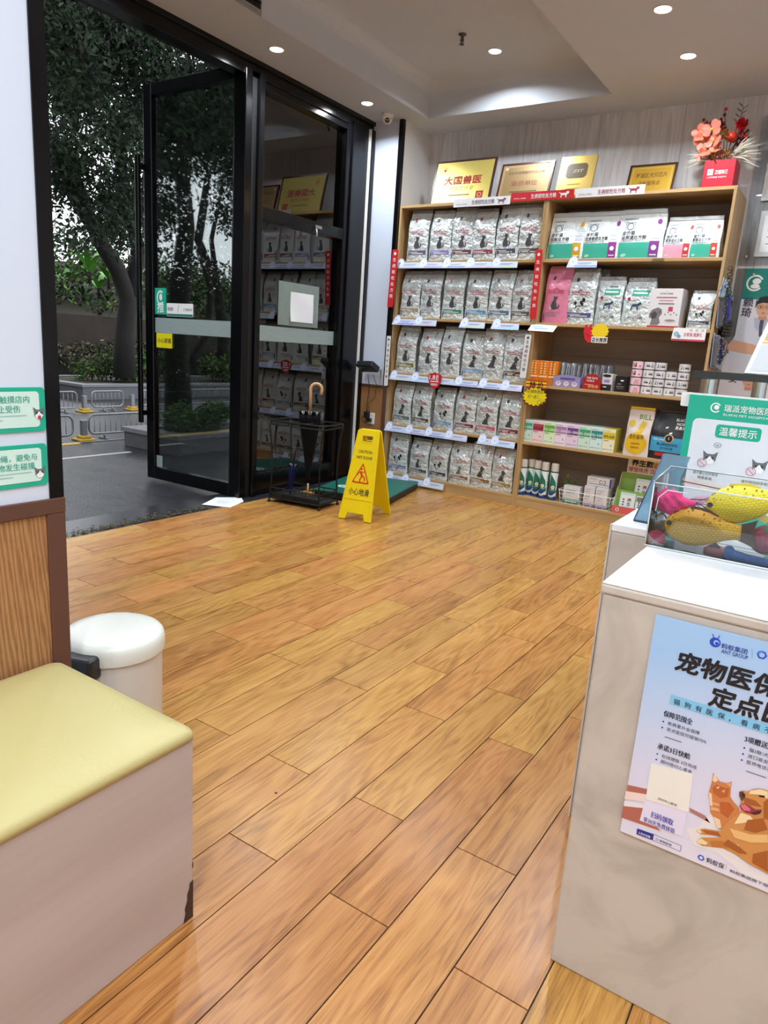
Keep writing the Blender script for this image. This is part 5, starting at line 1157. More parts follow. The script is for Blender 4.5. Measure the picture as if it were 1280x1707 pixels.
for k, (x, y, z0, wd_, hh) in enumerate(((-.09, -.03, .058, .115, .10), (.03, -.03, .056, .1, .09), (-.005, .03, .15, .115, .12))):
    mb = MB(); tl = math.radians(12); fr = Fr((t.location.x+x-.03, t.location.y+y, BZ[0]+z0-.05), (1, 0, 0), (0, math.sin(tl), math.cos(tl))); mb.prism(fr, rrect(0, 0, wd_, hh+.05, .004), .006, mat('mint_sachet', (214, 236, 232), .3, var=.04, coat=.2)); c = .0066
    mb.rect(fr, .008, .04, wd_-.008, hh+.03, ink((236, 240, 238)), c); mb.text(fr, '养', wd_*.5, hh*.62+.02, .03, ink((110, 40, 60)), 'l', .03, c+.0006); mb.text(fr, '生', wd_*.5, hh*.3+.02, .03, ink((80, 40, 60)), 'l', .03, c+.0006)
    for q in range(3): mb.disc(fr, wd_*.25, hh*(.35+.2*q)+.02, .007, ink((60, 80, 90)), c+.0006, 10)
    if k == 1: mb.rect(fr, .005, hh+.005, wd_-.005, hh+.04, ink((130, 120, 100)), c+.0004)
    tag(mb.obj('supplement_sachet'), ['white sachet at front left of the green card display', 'white sachet with brown top at front right of green display', 'white sachet standing at the back of green card display'][k], 'sachet', 'sachets in the green card display')

# ================================================================ on top: plaques and the red flower box
FRAME = wood('plaque_frame', (44, 24, 18), (74, 42, 30), 3, 'X', rough=.3); GOLD = mat('gold_foil_plate', (206, 188, 104), .32, metal=.55, var=.1, vscale=60, bump=.12, bscale=300); BRZ = mat('bronze_plate', (150, 124, 84), .38, metal=.45, var=.05); GOLDP = mat('pale_gold_plate', (216, 186, 104), .28, metal=.6, var=.05)
def plaque(label, l, r, top, yt, yb, fm, pm, draw, bw=.014, zb=SZT, rot=0.0):
    a, b_ = ay(l, top, yt), ay(r, top, yt); w = b_.x-a.x; zt = (a.z+b_.z)/2; H = math.hypot(zt-zb, yt-yb); tl = math.atan2(yt-yb, zt-zb)
    t = thing('award_plaque', label, 'plaque', ((a.x+b_.x)/2, yb, zb), rot)
    fr = Fr((-w/2, 0, .014*math.sin(tl)+.0005), (1, 0, 0), (0, math.sin(tl), math.cos(tl))); mb = MB()
    mb.prism(Fr(fr(0, 0, -.014), fr.u, fr.v), [(0, 0), (w, 0), (w, H), (0, H)], .014, fm)
    if bw:
        for x0, y0, x1, y1 in ((0, 0, bw, H), (w-bw, 0, w, H), (bw, 0, w-bw, bw), (bw, H-bw, w-bw, H)): mb.prism(fr, [(x0, y0), (x1, y0), (x1, y1), (x0, y1)], .005, fm)
    mb.obj('backing', t); mb = MB(); g = bw*1.05
    mb.prism(fr, [(g, g), (w-g, g), (w-g, H-g), (g, H-g)] if bw else rrect(.002, .002, w-.002, H-.002, .004), .002, pm); draw(mb, fr, w, H); mb.obj('plate', t)
R1 = ink((150, 24, 22))
def p1(mb, fr, w, H):
    c = .0028; mb.text(fr, '大国兽医', w*.50, H*.46, H*.19, R1, 'c', .045, c, w*.62); mb.text(fr, '传承工作室', w*.5, H*.31, H*.1, R1, 'c', 0, c, w*.42, .2); mb.ring(fr, w*.17, H*.78, H*.07, H*.012, R1, c, 18); mb.disc(fr, w*.17, H*.78, H*.035, R1, c, 12); mb.rect(fr, w*.3, H*.19, w*.66, H*.215, ink((110, 80, 30)), c); mb.rect(fr, w*.76, H*.1, w*.88, H*.27, R1, c); mb.ring(fr, w*.82, H*.185, H*.05, H*.01, ink((214, 180, 90)), c+.0005, 10)
plaque('gold plaque with bold red characters, leftmost on shelf top', 730, 829, 267, 5.52, 5.43, FRAME, GOLD, p1)
def p2(mb, fr, w, H):
    c = .0028; B = ink((96, 64, 44)); T = ink((206, 190, 150)); mb.text(fr, '深圳市宠物医疗行业协会', w*.5, H*.70, H*.085, B, 'c', .01, c, w*.70); mb.text(fr, '委员单位', w*.5, H*.40, H*.14, ink((140, 74, 50)), 'c', .02, c, w*.50); mb.rect(fr, w*.25, H*.22, w*.76, H*.25, B, c)
    for k, g in enumerate((.055, .075)): mb.line(fr, [(w*g, w*g), (w*(1-g), w*g), (w*(1-g), H-w*g), (w*g, H-w*g), (w*g, w*g)], .002, T, c+.0003*k)
    for sx in (.11, .89): mb.disc(fr, w*sx, H*.86, w*.03, T, c, 10)
plaque('bronze plaque in dark red wood frame behind the header strips', 839, 926, 272, 5.53, 5.44, wood('plaque_frame_red', (66, 24, 26), (92, 40, 36), 3, 'X', rough=.3), BRZ, p2)
def p3(mb, fr, w, H):
    c = .0028; mb.poly(fr, rrect(w*.2, H*.46, w*.80, H*.82, w*.12), ink((120, 96, 50), .3), c); mb.poly(fr, rrect(w*.23, H*.485, w*.77, H*.795, w*.1), ink((104, 82, 48), .3), c+.0005); mb.text(fr, 'ZST', w*.54, H*.6, H*.09, ink((220, 206, 160)), 'c', .02, c+.001, w*.3, .2); mb.rect(fr, w*.3, H*.3, w*.66, H*.33, ink((190, 150, 60)), c); mb.rect(fr, w*.28, H*.2, w*.68, H*.222, ink((176, 136, 50)), c)
plaque('pale gold upright plaque with dark oval window on shelf top', 938, 997, 261, 5.53, 5.44, GOLDP, GOLDP, p3, 0)
def p4(mb, fr, w, H):
    c = .0028; B = ink((110, 66, 20)); mb.text(fr, '罗湖区犬只芯片', w*.5, H*.58, H*.16, B, 'c', .015, c, w*.66); mb.text(fr, '注射服务点', w*.48, H*.33, H*.15, B, 'c', .015, c, w*.46); mb.line(fr, [(w*.09, w*.09), (w*.91, w*.09), (w*.91, H-w*.09), (w*.09, H-w*.09), (w*.09, w*.09)], .002, ink((236, 214, 140)), c)
plaque('gold plaque in black frame between pale plaque and red vase', 1052, 1130, 275, 5.60, 5.52, FRAME, mat('deep_gold_plate', (206, 164, 60), .34, metal=.5, var=.08, vscale=50), p4)

xl, xr = ay(1170, 300, 5.45).x, ay(1222, 300, 5.45).x; w = xr-xl
ht = ay(1196, 266, 5.45).z-SZT
t = thing('flower_box', 'red square vase of red and coral artificial flowers on shelf top', 'flower arrangement', ((xl+xr)/2, 5.45+w/2, SZT))
RB = mat('red_vase', (196, 18, 48), .4, var=.05); mb = MB(); mb.box(-w/2, w/2, -w/2, w/2, .0005, ht, RB, .004, 2); fr = Fr((0, -w/2, 0), (1, 0, 0), (0, 0, 1)); mb.text(fr, '汉德知己', -w*.12, ht*.53, w*.14, INKW, 'l', .02, .001, w*.40); mb.rect(fr, -w*.36, ht*.50, -w*.18, ht*.70, INKW, .001); mb.rect(fr, -w*.30, ht*.52, -w*.285, ht*.68, RB, .0016); mb.rect(fr, -w*.35, ht*.595, -w*.19, ht*.61, RB, .0017); mb.text(fr, '让爱宠健康·幸福伴你', -w*.36, ht*.40, w*.06, INKW, 'l', 0, .001, w*.62); mb.obj('vase', t)
PET = mat('coral_petal', (232, 120, 96), .5, var=.15, vscale=20); PETC = ink((236, 190, 90)); BER = mat('dark_red_berry', (96, 16, 26), .3, var=.2); REDF = mat('red_bloom', (196, 20, 40), .5, var=.2); GLD = mat('gold_glitter_leaf', (196, 164, 84), .35, metal=.6, var=.2); GRY = mat('silver_grass', (206, 200, 178), .4, var=.2, metal=.3); STEM = mat('dark_stem', (84, 70, 50), .6)
rr = random.Random(11)
S_ = w/.24
def fpt(px, py, dy=0.0): p = ay(px, py, 5.45+w/2+dy); return p-Vector(t.location)
for k, (px, py, r) in enumerate(((1168, 222, .05), (1187, 216, .052), (1172, 235, .05), (1190, 234, .048), (1178, 249, .05), (1194, 247, .036), (1170, 258, .034))):
    mb = MB(); c = fpt(px, py, -.09-.02*(k % 2)); n = Vector((rr.uniform(-.5, .3), -1, rr.uniform(-.2, .5))).normalized(); q = n.to_track_quat('Z', 'Y').to_matrix(); r *= 1.12
    for j in range(5):
        a0 = 2*PI*j/5+rr.random()
        V = [c]
        for i in range(9):
            a = a0-.62+1.24*i/8; rad = r*(.80+.28*math.sin(PI*i/8)); V.append(c+q @ Vector((rad*math.cos(a), rad*math.sin(a), .014*math.sin(PI*i/8)+.004*(j % 2))))
        mb.add(V, [(0, i, i+1) for i in range(1, 9)], PET, True)
    for j in range(5): mb.sphere(*(c+n*.006+q @ Vector((.006*math.cos(j*1.26), .006*math.sin(j*1.26), .002))), .005, PETC, 1)
    mb.tube([c-n*.002, (c+Vector((0, .06, ht)))*.5, Vector((c.x*.3, 0, ht*.9))], .0025, STEM, 5); mb.obj('flower', t)
for k, (bx_, by_, ex, ey) in enumerate(((1205, 250, 1208, 185), (1218, 250, 1246, 205), (1225, 252, 1240, 232), (1182, 240, 1178, 200), (1212, 240, 1200, 205), (1222, 245, 1250, 222))):
    mb = MB(); a, e = fpt(bx_, by_, 0), fpt(ex, ey, -.04+.02*(k % 3)); mb.tube([Vector((a.x*.4, 0, ht*.95)), a, a.lerp(e, .5)+Vector((.01, 0, 0)), e], .0025, STEM, 5)
    for j in range(9):
        p = a.lerp(e, .35+.65*j/8)+Vector((rr.uniform(-.022, .022), rr.uniform(-.03, .01), rr.uniform(-.012, .012))); mb.sphere(*p, .0115 if j % 3 else .010, BER if (j+k) % 4 else REDF, 2)
    mb.obj('berry_spray', t)
for px, py, r in ((1236, 207, .038), (1220, 228, .034)):
    mb = MB(); c = fpt(px, py, -.06)
    for j in range(60 if px == 1236 else 1):
        if px != 1236: mb.sphere(c.x, c.y, c.z, r, mat('red_pomegranate', (206, 52, 36), .4, var=.2), 3); break
        d_ = Vector((rr.gauss(0, 1), rr.gauss(0, 1), rr.gauss(0, 1))).normalized(); u = d_.orthogonal().normalized(); mb.add([c, c+d_*r*.7+u*.012, c+d_*r*1.15, c+d_*r*.7-u*.012], [(0, 1, 2, 3)], REDF)
    mb.tube([c, Vector((c.x*.4, 0, ht*.9))], .003, STEM, 5); mb.obj('flower' if px == 1236 else 'fruit', t)
mb = MB()
for k in range(300):
    cx, cy = rr.choice(((1200, 252), (1208, 225), (1190, 258), (1212, 258))); c = fpt(cx+rr.gauss(0, 6), cy+rr.gauss(0, 5), -.08+rr.uniform(-.03, .04)); d_ = Vector((rr.gauss(0, 1), rr.gauss(0, 1)-.4, rr.gauss(0, 1))).normalized(); u = d_.orthogonal().normalized(); mb.add([c, c+d_*.012+u*.006, c+d_*.022, c+d_*.012-u*.006], [(0, 1, 2, 3)], GLD if k % 4 else REDF)
mb.obj('gold_filler', t)
mb = MB()
for k in range(70):
    s_ = -1 if k % 2 else 1; a = Vector((s_*w*.2, rr.uniform(-.06, .06), ht+.02)); an = rr.uniform(-.35, 1.0); L_ = rr.uniform(.13, .22); d_ = Vector((s_*math.cos(an), rr.uniform(-.5, .3), math.sin(an))).normalized(); u = Vector((0, 0, 1)).cross(d_).normalized().cross(d_)
    m1 = a+d_*L_*.55+Vector((0, 0, .01)); e = a+d_*L_-Vector((0, 0, .012)); mb.add([a-u*.002, m1-u*.0035, e, m1+u*.0035], [(0, 1, 2, 3)], GRY)
mb.obj('silver_grass', t)
mb = MB(); a, e = fpt(1218, 240), fpt(1240, 178)
mb.tube([Vector((0, 0, ht)), a, e], .002, STEM, 5)
for k in range(8): p = a.lerp(e, .5+.07*k); d_ = Vector(((-1)**k*.8, -.2, .7)).normalized(); u = d_.orthogonal().normalized(); mb.add([p, p+d_*.025+u*.007, p+d_*.05, p+d_*.025-u*.007], [(0, 1, 2, 3)], mat('dusty_leaf', (120, 110, 90), .6, var=.2))
mb.obj('leaf_sprig', t)

# ================================================================ hanging on the shelf's right side
XS = SXR+.002
BLIS = glass('blister', (.86, .93, .96), 1.45, .08, .25, (210, 226, 240), mul=1.3)
def pack(label, px, cols, name='grooming_tool_pack'):
    q = [ax(x, y, XS+.008) for x, y in px]; fr = Fr(q[0], q[1]-q[0], q[3]-q[0]); w = (q[1]-q[0]).length; h = (q[3]-q[0]).dot(fr.v)
    t = thing(name, label, 'grooming tool', q[0]); mb = MB(); fl_ = Fr((0, 0, 0), fr.u, fr.v)
    mb.prism(fl_, rrect(0, 0, w, h, .006), .004, ink(cols[0])); mb.obj('backing_card', t)
    mb = MB(); rg = []
    P = [(w*.5, h*.06), (w*.5, h*.2), (w*.5, h*.45), (w*.5, h*.66), (w*.5, h*.8), (w*.5, h*.9)]; rs = [.05, .09, .11, .09, .10, .05]
    mb.tube([fl_(x, y, .012) for x, y in P], [max(.004, r*w) for r in rs], ink(cols[1], .3), 10); mb.obj('brush', t)
    mb = MB(); mb.prism(Fr(fl_(0, 0, .0045), fr.u, fr.v), rrect(w*.06, h*.02, w*.94, h*.95, .008), .03, BLIS); mb.obj('blister', t)
pack('dark blue grooming brush pack at top on the shelf side', [(1197, 495), (1203, 512), (1213, 478), (1206, 462)], ((150, 160, 190), (50, 56, 150)))
pack('blue grooming brush in clear pack in middle of the shelf side', [(1193, 545), (1208, 552), (1213, 485), (1200, 480)], ((176, 200, 236), (44, 60, 180)))
pack('blue grooming brush in clear pack low on shelf side above riser', [(1183, 612), (1195, 618), (1201, 560), (1190, 555)], ((170, 196, 232), (40, 70, 190)))
pack('coral orange packet hanging beside the lower blue brush', [(1197, 590), (1203, 593), (1207, 555), (1200, 550)], ((226, 150, 130), (206, 110, 90)))
mb = MB(); CH = mat('dark_chain', (70, 68, 62), .4, metal=.7, var=.2); tp, bt = ax(1217, 447, XS+.055), ax(1202, 604, XS+.055)
nl = 34
for k in range(nl):
    p = tp.lerp(bt, k/(nl-1)); p += Vector((.008*math.sin(k*1.7), .012*math.sin(k*.9), 0)); hz = (tp-bt).length/nl*.62; R_ = [Vector((0, .014*math.cos(a), hz*math.sin(a))) if k % 2 else Vector((.014*math.cos(a), .004*math.cos(a), hz*math.sin(a))) for a in [2*PI*j/10 for j in range(10)]]; mb.tube([p+r for r in R_], .0035, CH, 5, True)
tag(mb.obj('chain_leash'), 'dark metal chain leash hanging on the shelf side', 'leash')
OLV = mat('olive_webbing', (58, 56, 40), .8, var=.2); c = ax(1210, 548, XS+.04); t = thing('dog_harness', 'olive green rolled webbing leash hanging over the blue packs', 'leash', c)
mb = MB()
for k in range(5): mb.tube([Vector((.028*math.cos(a), .05*math.sin(a), .045-.022*k)) for a in [2*PI*j/14 for j in range(14)]], .012, OLV, 8, True)
mb.obj('webbing_roll', t); mb = MB(); mb.tube([(0, 0, .05), (.0, .01, .12), (.005, .012, .19)], .009, OLV, 8); mb.obj('strap', t); mb = MB(); mb.box(-.014, .014, -.02, .02, .19, .215, CHROME, .004); mb.obj('buckle', t)

# ================================================================ wall boards right of the shelving
ACR = glass('clear_board', (.95, .97, .98), 1.49, mul=1.3)
yb_ = YB-.012
def board(name, label, x0, x1, z0, z1, draw, screws):
    t = thing(name, label, 'wall board', ((x0+x1)/2, yb_, z0)); mb = MB(); mb.box(x0, x1, yb_-.002, yb_+.004, z0, z1, ACR); mb.obj('acrylic_panel', t, True)
    for x, z in screws: mb = MB(); mb.lathe([(.011, 0), (.011, .014), (.009, .018), (.001, .018)], CHROME, 16, mx=Matrix.Translation((x, yb_+.011, z)) @ Matrix.Rotation(PI/2, 4, 'X')); mb.obj('standoff', t, True)
    mb = MB(); draw(mb, front(0, yb_-.002, 0)); mb.obj('inserted_prints', t, True)
p0, p1_ = ay(1230, 441, YB), ay(1268, 195, YB)
def d_cert(mb, fr):
    for (l, tp_, bt_) in ((1256, 352, 428), (1268, 272, 335)):
        a, b2 = ay(l, bt_, yb_), ay(l+12, tp_, yb_); x0, z0, x1, z1 = a.x, a.z, a.x+.42, b2.z
        mb.prism(fr, [(x0, z0), (x1, z0), (x1, z1), (x0, z1)], .004, ink((206, 210, 214))); mb.rect(fr, x0+.03, z0+.03, x1-.03, z1-.03, PAPER, .0048)
        for k in range(5): mb.rect(fr, x0+.06, z0+.08+k*.045, x0+.22+.02*k, z0+.088+k*.045, ink((160, 164, 172)), .0056)
board('certificate_board', 'clear acrylic certificate board on wall above the teal poster', p0.x, p0.x+.9, p0.z, p1_.z, d_cert, [(p0.x+.045, p0.z+.05), (p0.x+.045, p1_.z-.05)])
a0 = ay(1236, 499, YB); a1 = ay(1243, 446, YB); ab = ay(1208, 610, YB)
PX0 = a0.x-.0; PZ1 = a1.z; PZH = a0.z; PZ0 = .95
def pp(x, y): p = ay(x, y, yb_); return (p.x, p.z)
SKIN = ink((222, 172, 142)); HAIR = ink((34, 30, 34)); COAT = ink((216, 220, 232)); COATS = ink((186, 192, 210))
def person(mb, fr, hx, hz, s, full=True):
    """flat printed portrait: hair, face, glasses, coat; s = head height"""
    c = .0064
    if full:
        mb.poly(fr, [(hx+s*a, hz+s*b) for a, b in ((-1.25, -3.6), (1.4, -3.6), (1.5, -1.6), (1.15, -.85), (.4, -.5), (-.4, -.5), (-1.0, -.85), (-1.25, -1.5), (-1.5, -2.2))], COAT, c-.001)
        mb.poly(fr, [(hx+s*a, hz+s*b) for a, b in ((-.16, -.55), (.16, -.55), (.12, -1.5), (-.02, -1.6))], ink((84, 84, 100)), c)
        for e in (-1, 1): mb.poly(fr, [(hx+s*a*e, hz+s*b) for a, b in ((.1, -.5), (.42, -.55), (.34, -1.05), (.1, -1.3))][::e], COATS, c+.0004)
        mb.poly(fr, [(hx+s*a, hz+s*b) for a, b in ((-1.6, -2.15), (-1.35, -1.8), (-.3, -2.0), (.9, -2.35), (1.2, -2.2), (1.2, -1.9), (1.4, -2.3), (.9, -2.65), (-.6, -2.55), (-1.5, -2.4))], SKIN, c+.0006)
    mb.poly(fr, [(hx+s*a, hz+s*b) for a, b in ((-.2, -.65), (.2, -.65), (.22, -.2), (-.22, -.2))], ink((206, 152, 124)), c+.0008)
    mb.disc(fr, hx, hz+.02*s, s*.40, SKIN, c+.0012, 22, s*.5)
    mb.poly(fr, [(hx+s*a, hz+s*b) for a, b in ((-.43, .02), (-.36, .22), (-.1, .3), (.2, .27), (.36, .2), (.43, .02), (.44, .38), (.28, .6), (0, .66), (-.28, .6), (-.44, .36))], HAIR, c+.0018)
    for e in (-1, 1): mb.ring(fr, hx+e*.19*s, hz+.06*s, .15*s, .03*s, ink((90, 40, 46)), c+.0022, 16, 0, 2*PI, .75); mb.disc(fr, hx+e*.19*s, hz+.06*s, .045*s, HAIR, c+.002, 8)
    mb.poly(fr, [(hx-.1*s, hz-.25*s), (hx+.1*s, hz-.25*s), (hx+.06*s, hz-.3*s), (hx-.06*s, hz-.3*s)], ink((180, 90, 90)), c+.002); mb.line(fr, [(hx, hz+.02*s), (hx-.03*s, hz-.12*s), (hx+.03*s, hz-.13*s)], .02*s, ink((200, 140, 112)), c+.002)
def d_post(mb, fr):
    mb.rect(fr, PX0+.0, PZ0+.02, PX0+.95, PZH, ink((222, 224, 232)), .002); mb.rect(fr, PX0, PZH, PX0+.95, PZ1-.01, ink((18, 128, 118)), .0024)
    lx_, lz = pp(1258.5, 472); mb.ring(fr, lx_, lz, .056, .012, INKW, .003, 26, .5, 5.6); mb.disc(fr, lx_+.01, lz+.012, .028, INKW, .003, 16, .02); mb.disc(fr, lx_+.004, lz-.022, .03, INKW, .0032, 16, .016)
    mb.text(fr, '瑞派宠物', lx_+.09, lz+.0, .06, INKW, 'l', .02, .003); mb.text(fr, 'RUIPAI PET', lx_+.09, lz-.04, .03, INKW, 'l', .01, .003)
    mb.prism(Fr(fr(0, 0, .003), fr.u, fr.v), [(PX0+.05, PZ0+.42), (PX0+.62, PZ0+.42), (PX0+.62, PZH-.05), (PX0+.05, PZH-.05)], .002, ink((226, 224, 230)))
    nx, nz_ = pp(1247, 503); mb.text(fr, '赖', nx-.028, nz_-.03, .066, ink((70, 76, 92)), 'l', .02, .0064); nx, nz_ = pp(1243, 520); mb.text(fr, '琦', nx-.028, nz_-.03, .066, ink((70, 76, 92)), 'l', .02, .0064); mb.rect(fr, nx+.055, nz_+.03, nx+.06, nz_+.11, GREY, .0064)
    hx, hz = pp(1274, 514); person(mb, fr, hx, hz, .125)
    mb.prism(Fr(fr(0, 0, .003), fr.u, fr.v), [(PX0-.05, PZ0+.04), (PX0+.62, PZ0+.04), (PX0+.62, PZ0+.38), (PX0-.05, PZ0+.38)], .002, ink((224, 224, 232)))
    hx, hz = pp(1249, 634); person(mb, fr, hx, hz, .11, False); nx, nz_ = pp(1223, 630); mb.text(fr, '安', nx-.03, nz_-.03, .06, ink((70, 76, 92)), 'l', .02, .0064)
board('staff_poster', 'teal headed staff poster with portrait in white coat on wall', PX0-.06, PX0+1.0, PZ0, PZ1, d_post, [(PX0+.05, PZ1-.05)])
# ================================================================ counters
def marble(name, c1, c2, rough=.35):
    m = bpy.data.materials.new(name); m.use_nodes = True; t = m.node_tree; b = t.nodes['Principled BSDF']; b.inputs['Roughness'].default_value = rough
    tc = t.nodes.new('ShaderNodeTexCoord'); n = t.nodes.new('ShaderNodeTexNoise'); n.inputs['Scale'].default_value = 4; n.inputs['Detail'].default_value = 7; n.inputs['Distortion'].default_value = 1.8
    r = t.nodes.new('ShaderNodeValToRGB'); e = r.color_ramp.elements; e[0].position = .32; e[0].color = lin(c2); e[1].position = .52; e[1].color = lin(c1)
    t.links.new(tc.outputs['Object'], n.inputs['Vector']); t.links.new(n.outputs['Fac'], r.inputs['Fac']); t.links.new(r.outputs['Color'], b.inputs['Base Color']); return m
MARB = marble('beige_marble', (196, 188, 178), (176, 168, 158)); MARW = marble('white_counter_top', (240, 242, 244), (226, 230, 234), .25)
YC, XC, ZT_ = 1.2226, -.313, .827
t = thing('reception_counter', 'near marble reception counter with blue pet insurance poster', 'counter', (.45, 1.45, 0))
mb = MB(); mb.box(XC+.004, 1.25, YC+.004, 1.70, 0, ZT_-.022, MARB, .004); mb.obj('counter_body', t, True)
mb = MB(); mb.box(XC, 1.25, YC, 1.70, ZT_-.022, ZT_-.004, MARB, .004); mb.box(XC+.001, 1.25, YC+.001, 1.70, ZT_-.004, ZT_, MARW, .0015, 1); mb.obj('counter_top', t, True)
t = thing('reception_counter', 'far white topped counter behind the toy box', 'counter', (.4, 2.3, 0))
mb = MB(); mb.box(-.433, 1.25, 1.708, 2.9, 0, ZT_-.02, MARB, .004); mb.obj('counter_body', t, True)
mb = MB(); mb.box(-.433, 1.25, 1.706, 2.9, ZT_-.02, ZT_-.0, MARW, .003); mb.box(-.436, -.432, 1.704, 1.712, 0, ZT_-.002, mat('edge_strip', (206, 202, 196), .3)); mb.obj('counter_top', t, True)

# ---------------------------------------------------------------- insurance poster on the counter front
def grad(name, stops):
    m = bpy.data.materials.new(name); m.use_nodes = True; tt = m.node_tree; b = tt.nodes['Principled BSDF']; b.inputs['Roughness'].default_value = .35
    tc = tt.nodes.new('ShaderNodeTexCoord'); sp = tt.nodes.new('ShaderNodeSeparateXYZ'); r = tt.nodes.new('ShaderNodeValToRGB'); tt.links.new(tc.outputs['Object'], sp.inputs[0]); mr = tt.nodes.new('ShaderNodeMapRange'); mr.inputs['From Max'].default_value = .434
    mx = tt.nodes.new('ShaderNodeMath'); mx.operation = 'MULTIPLY_ADD'; mx.inputs[1].default_value = -.35; tt.links.new(sp.outputs['X'], mx.inputs[0]); tt.links.new(sp.outputs['Z'], mx.inputs[2]); tt.links.new(mx.outputs[0], mr.inputs['Value'])
    e = r.color_ramp.elements; e[0].position, e[0].color = stops[0][0], lin(stops[0][1]); e[1].position, e[1].color = stops[-1][0], lin(stops[-1][1])
    for p, c in stops[1:-1]: q = e.new(p); q.color = lin(c)
    tt.links.new(mr.outputs['Result'], r.inputs['Fac']); tt.links.new(r.outputs['Color'], b.inputs['Base Color']); return m
PG = grad('poster_print', [(0, (226, 222, 236)), (.42, (214, 214, 234)), (.62, (196, 210, 236)), (.95, (160, 198, 238))])
fc = front(0, YC-.0004, 0); xP0, xP1, zP0, zP1 = -.2135, .088, .3575, .791
def Q(zx, zy): p = ay(1000+zx/3.414, 1000+zy/3.414, YC); return (p.x, p.z)
def Q8(zx, zy): p = ay(1130+zx/7.42, 1260+zy/7.42, YC); return (p.x, p.z)
mb = MB(); T0 = .0008; NAVY = ink((34, 50, 140)); TXT = ink((26, 30, 56)); BL = ink((30, 70, 190))
mb.prism(fc, [(xP0, zP0), (xP1, zP0), (xP1, zP1), (xP0, zP1)], T0, PG)
c = T0+.0004
def qp(pts, m, cc=c, q=Q): mb.poly(fc, [q(*p) for p in pts], m, cc)
def qt(s, zx, zy, h, m, bold=.01, cc=c+.0006, w=None, q=Q, al='l', shear=0): x, z = q(zx, zy); mb.text(fc, s, x, z, h, m, al, bold, cc, w, shear)
def ql(x0, y0, x1, y1, w, m, cc=c+.0004, q=Q): mb.line(fc, [q(x0, y0), q(x1, y1)], w, m, cc)
x, z = Q(656, 240); mb.disc(fc, x, z, .0085, BL, c, 20); mb.disc(fc, x+.002, z, .0045, ink((150, 190, 236)), c+.0004, 16); mb.line(fc, [(x-.003, z+.007), (x-.006, z+.0135)], .0015, BL, c); mb.line(fc, [(x+.003, z+.007), (x+.005, z+.0135)], .0015, BL, c); mb.disc(fc, x+.003, z-.001, .0028, BL, c+.0007, 12)
qt('蚂蚁集团', 690, 268, .0095, NAVY, .02); qt('ANT GROUP', 690, 298, .0088, NAVY, .01, w=.040); ql(866, 275, 866, 330, .0004, GREY)
x, z = Q(922, 312); mb.ring(fc, x, z, .0075, .0028, BL, c, 6); mb.ring(fc, x, z, .0075, .0028, ink((60, 130, 220)), c+.0003, 6, PI/2, PI)
qt('蚂蚁保险', 955, 318, .0095, NAVY, .02)
qt('宠物医保', 428, 385, .0375, INKK, .045, w=.158, shear=.10); qt('定点医院', 618, 585, .0375, INKK, .045, w=.158, shear=.10)
x0, z0 = Q(395, 590); x1, z1 = Q(410, 540); mb.rect(fc, x0, z0, xP1-.01, z1+.001, ink((130, 196, 232)), c)
for k, ch in enumerate('猫狗有医保，看病不贵'): mb.text(fc, ch, x0+.0065+.0177*k, z0+.0036, .0108, TXT, 'l', .01, c+.0006)
def bullets(items, zx, zy, dz): 
    x, z = Q(zx, zy)
    for k, s in enumerate(items): mb.disc(fc, x, z+.0028-dz*k, .0016, NAVY, c+.0004, 8); mb.text(fc, s, x+.0075, z-dz*k, .0072, TXT, 'l', .005, c+.0006)
qt('保障范围全', 362, 655, .0118, TXT, .03, w=.0475); bullets(['疾病意外全保障', '定点医院可报销70%'], 360, 698, .0117); x, z = Q(370, 775); mb.rect(fc, x, z-.001, x+.028, z+.0006, GREY, c+.0004)
qt('承诺3日快赔', 328, 840, .0118, TXT, .03, w=.054); bullets(['在线理赔 3日完成', '超时赔付心意金'], 326, 882, .0112)
qt('3项赠送服务', 822, 800, .0118, TXT, .03, w=.054); bullets(['猫3联/犬疫苗', '进口驱虫药', '医师电话咨询'], 820, 848, .0114); x, z = Q(832, 970); mb.rect(fc, x, z-.001, x+.03, z+.0006, GREY, c+.0004)
RUST = ink((178, 104, 88)); PALE = ink((234, 226, 230))
qp([(158, 1050), (340, 1090), (240, 1140), (150, 1110)], RUST); qp([(150, 1085), (300, 1110), (330, 1160), (140, 1130)], ink((236, 214, 208)), c+.0003); qp([(135, 1160), (290, 1170), (300, 1260), (345, 1312), (122, 1235)], RUST, c+.0003); qp([(140, 1140), (300, 1165), (250, 1182), (136, 1170)], PALE, c+.0005)
qp([(510, 1180), (600, 1225), (628, 1268), (512, 1205)], ink((176, 120, 118)))
qp([(300, 965), (528, 1060), (470, 1345), (228, 1252)], ink((226, 220, 240)), c+.0006); qp([(292, 925), (530, 985), (505, 1205), (262, 1130)], ink((236, 232, 222)), c+.001)
qt('扫码领取', 290, 1228, .0128, ink((70, 70, 170)), .025, c+.0016, w=.0385); qt('享30天免费体验', 248, 1252, .0102, ink((70, 70, 170)), .015, c+.0016, w=.0545); x, z = Q(330, 1130); mb.text(fc, '深圳中心医院', x, z, .0052, TXT, 'l', 0, c+.0016)
qp([(213, 1297), (308, 1330), (302, 1365), (209, 1330)], NAVY, c+.0006); x, z = Q(218, 1326); mb.text(fc, '上支付宝搜', x, z+.0008, .0052, INKW, 'l', .01, c+.0012, .0215)
for a, b_ in (((308, 1332), (464, 1396)), ((464, 1396), (458, 1428)), ((458, 1428), (302, 1365))): ql(*a, *b_, .0007, NAVY)
x, z = Q(318, 1366); mb.ring(fc, x+.002, z+.0035, .0022, .0006, NAVY, c+.0006, 10); mb.text(fc, '宠物医保', x+.006, z+.0012, .0052, TXT, 'l', .01, c+.0006)
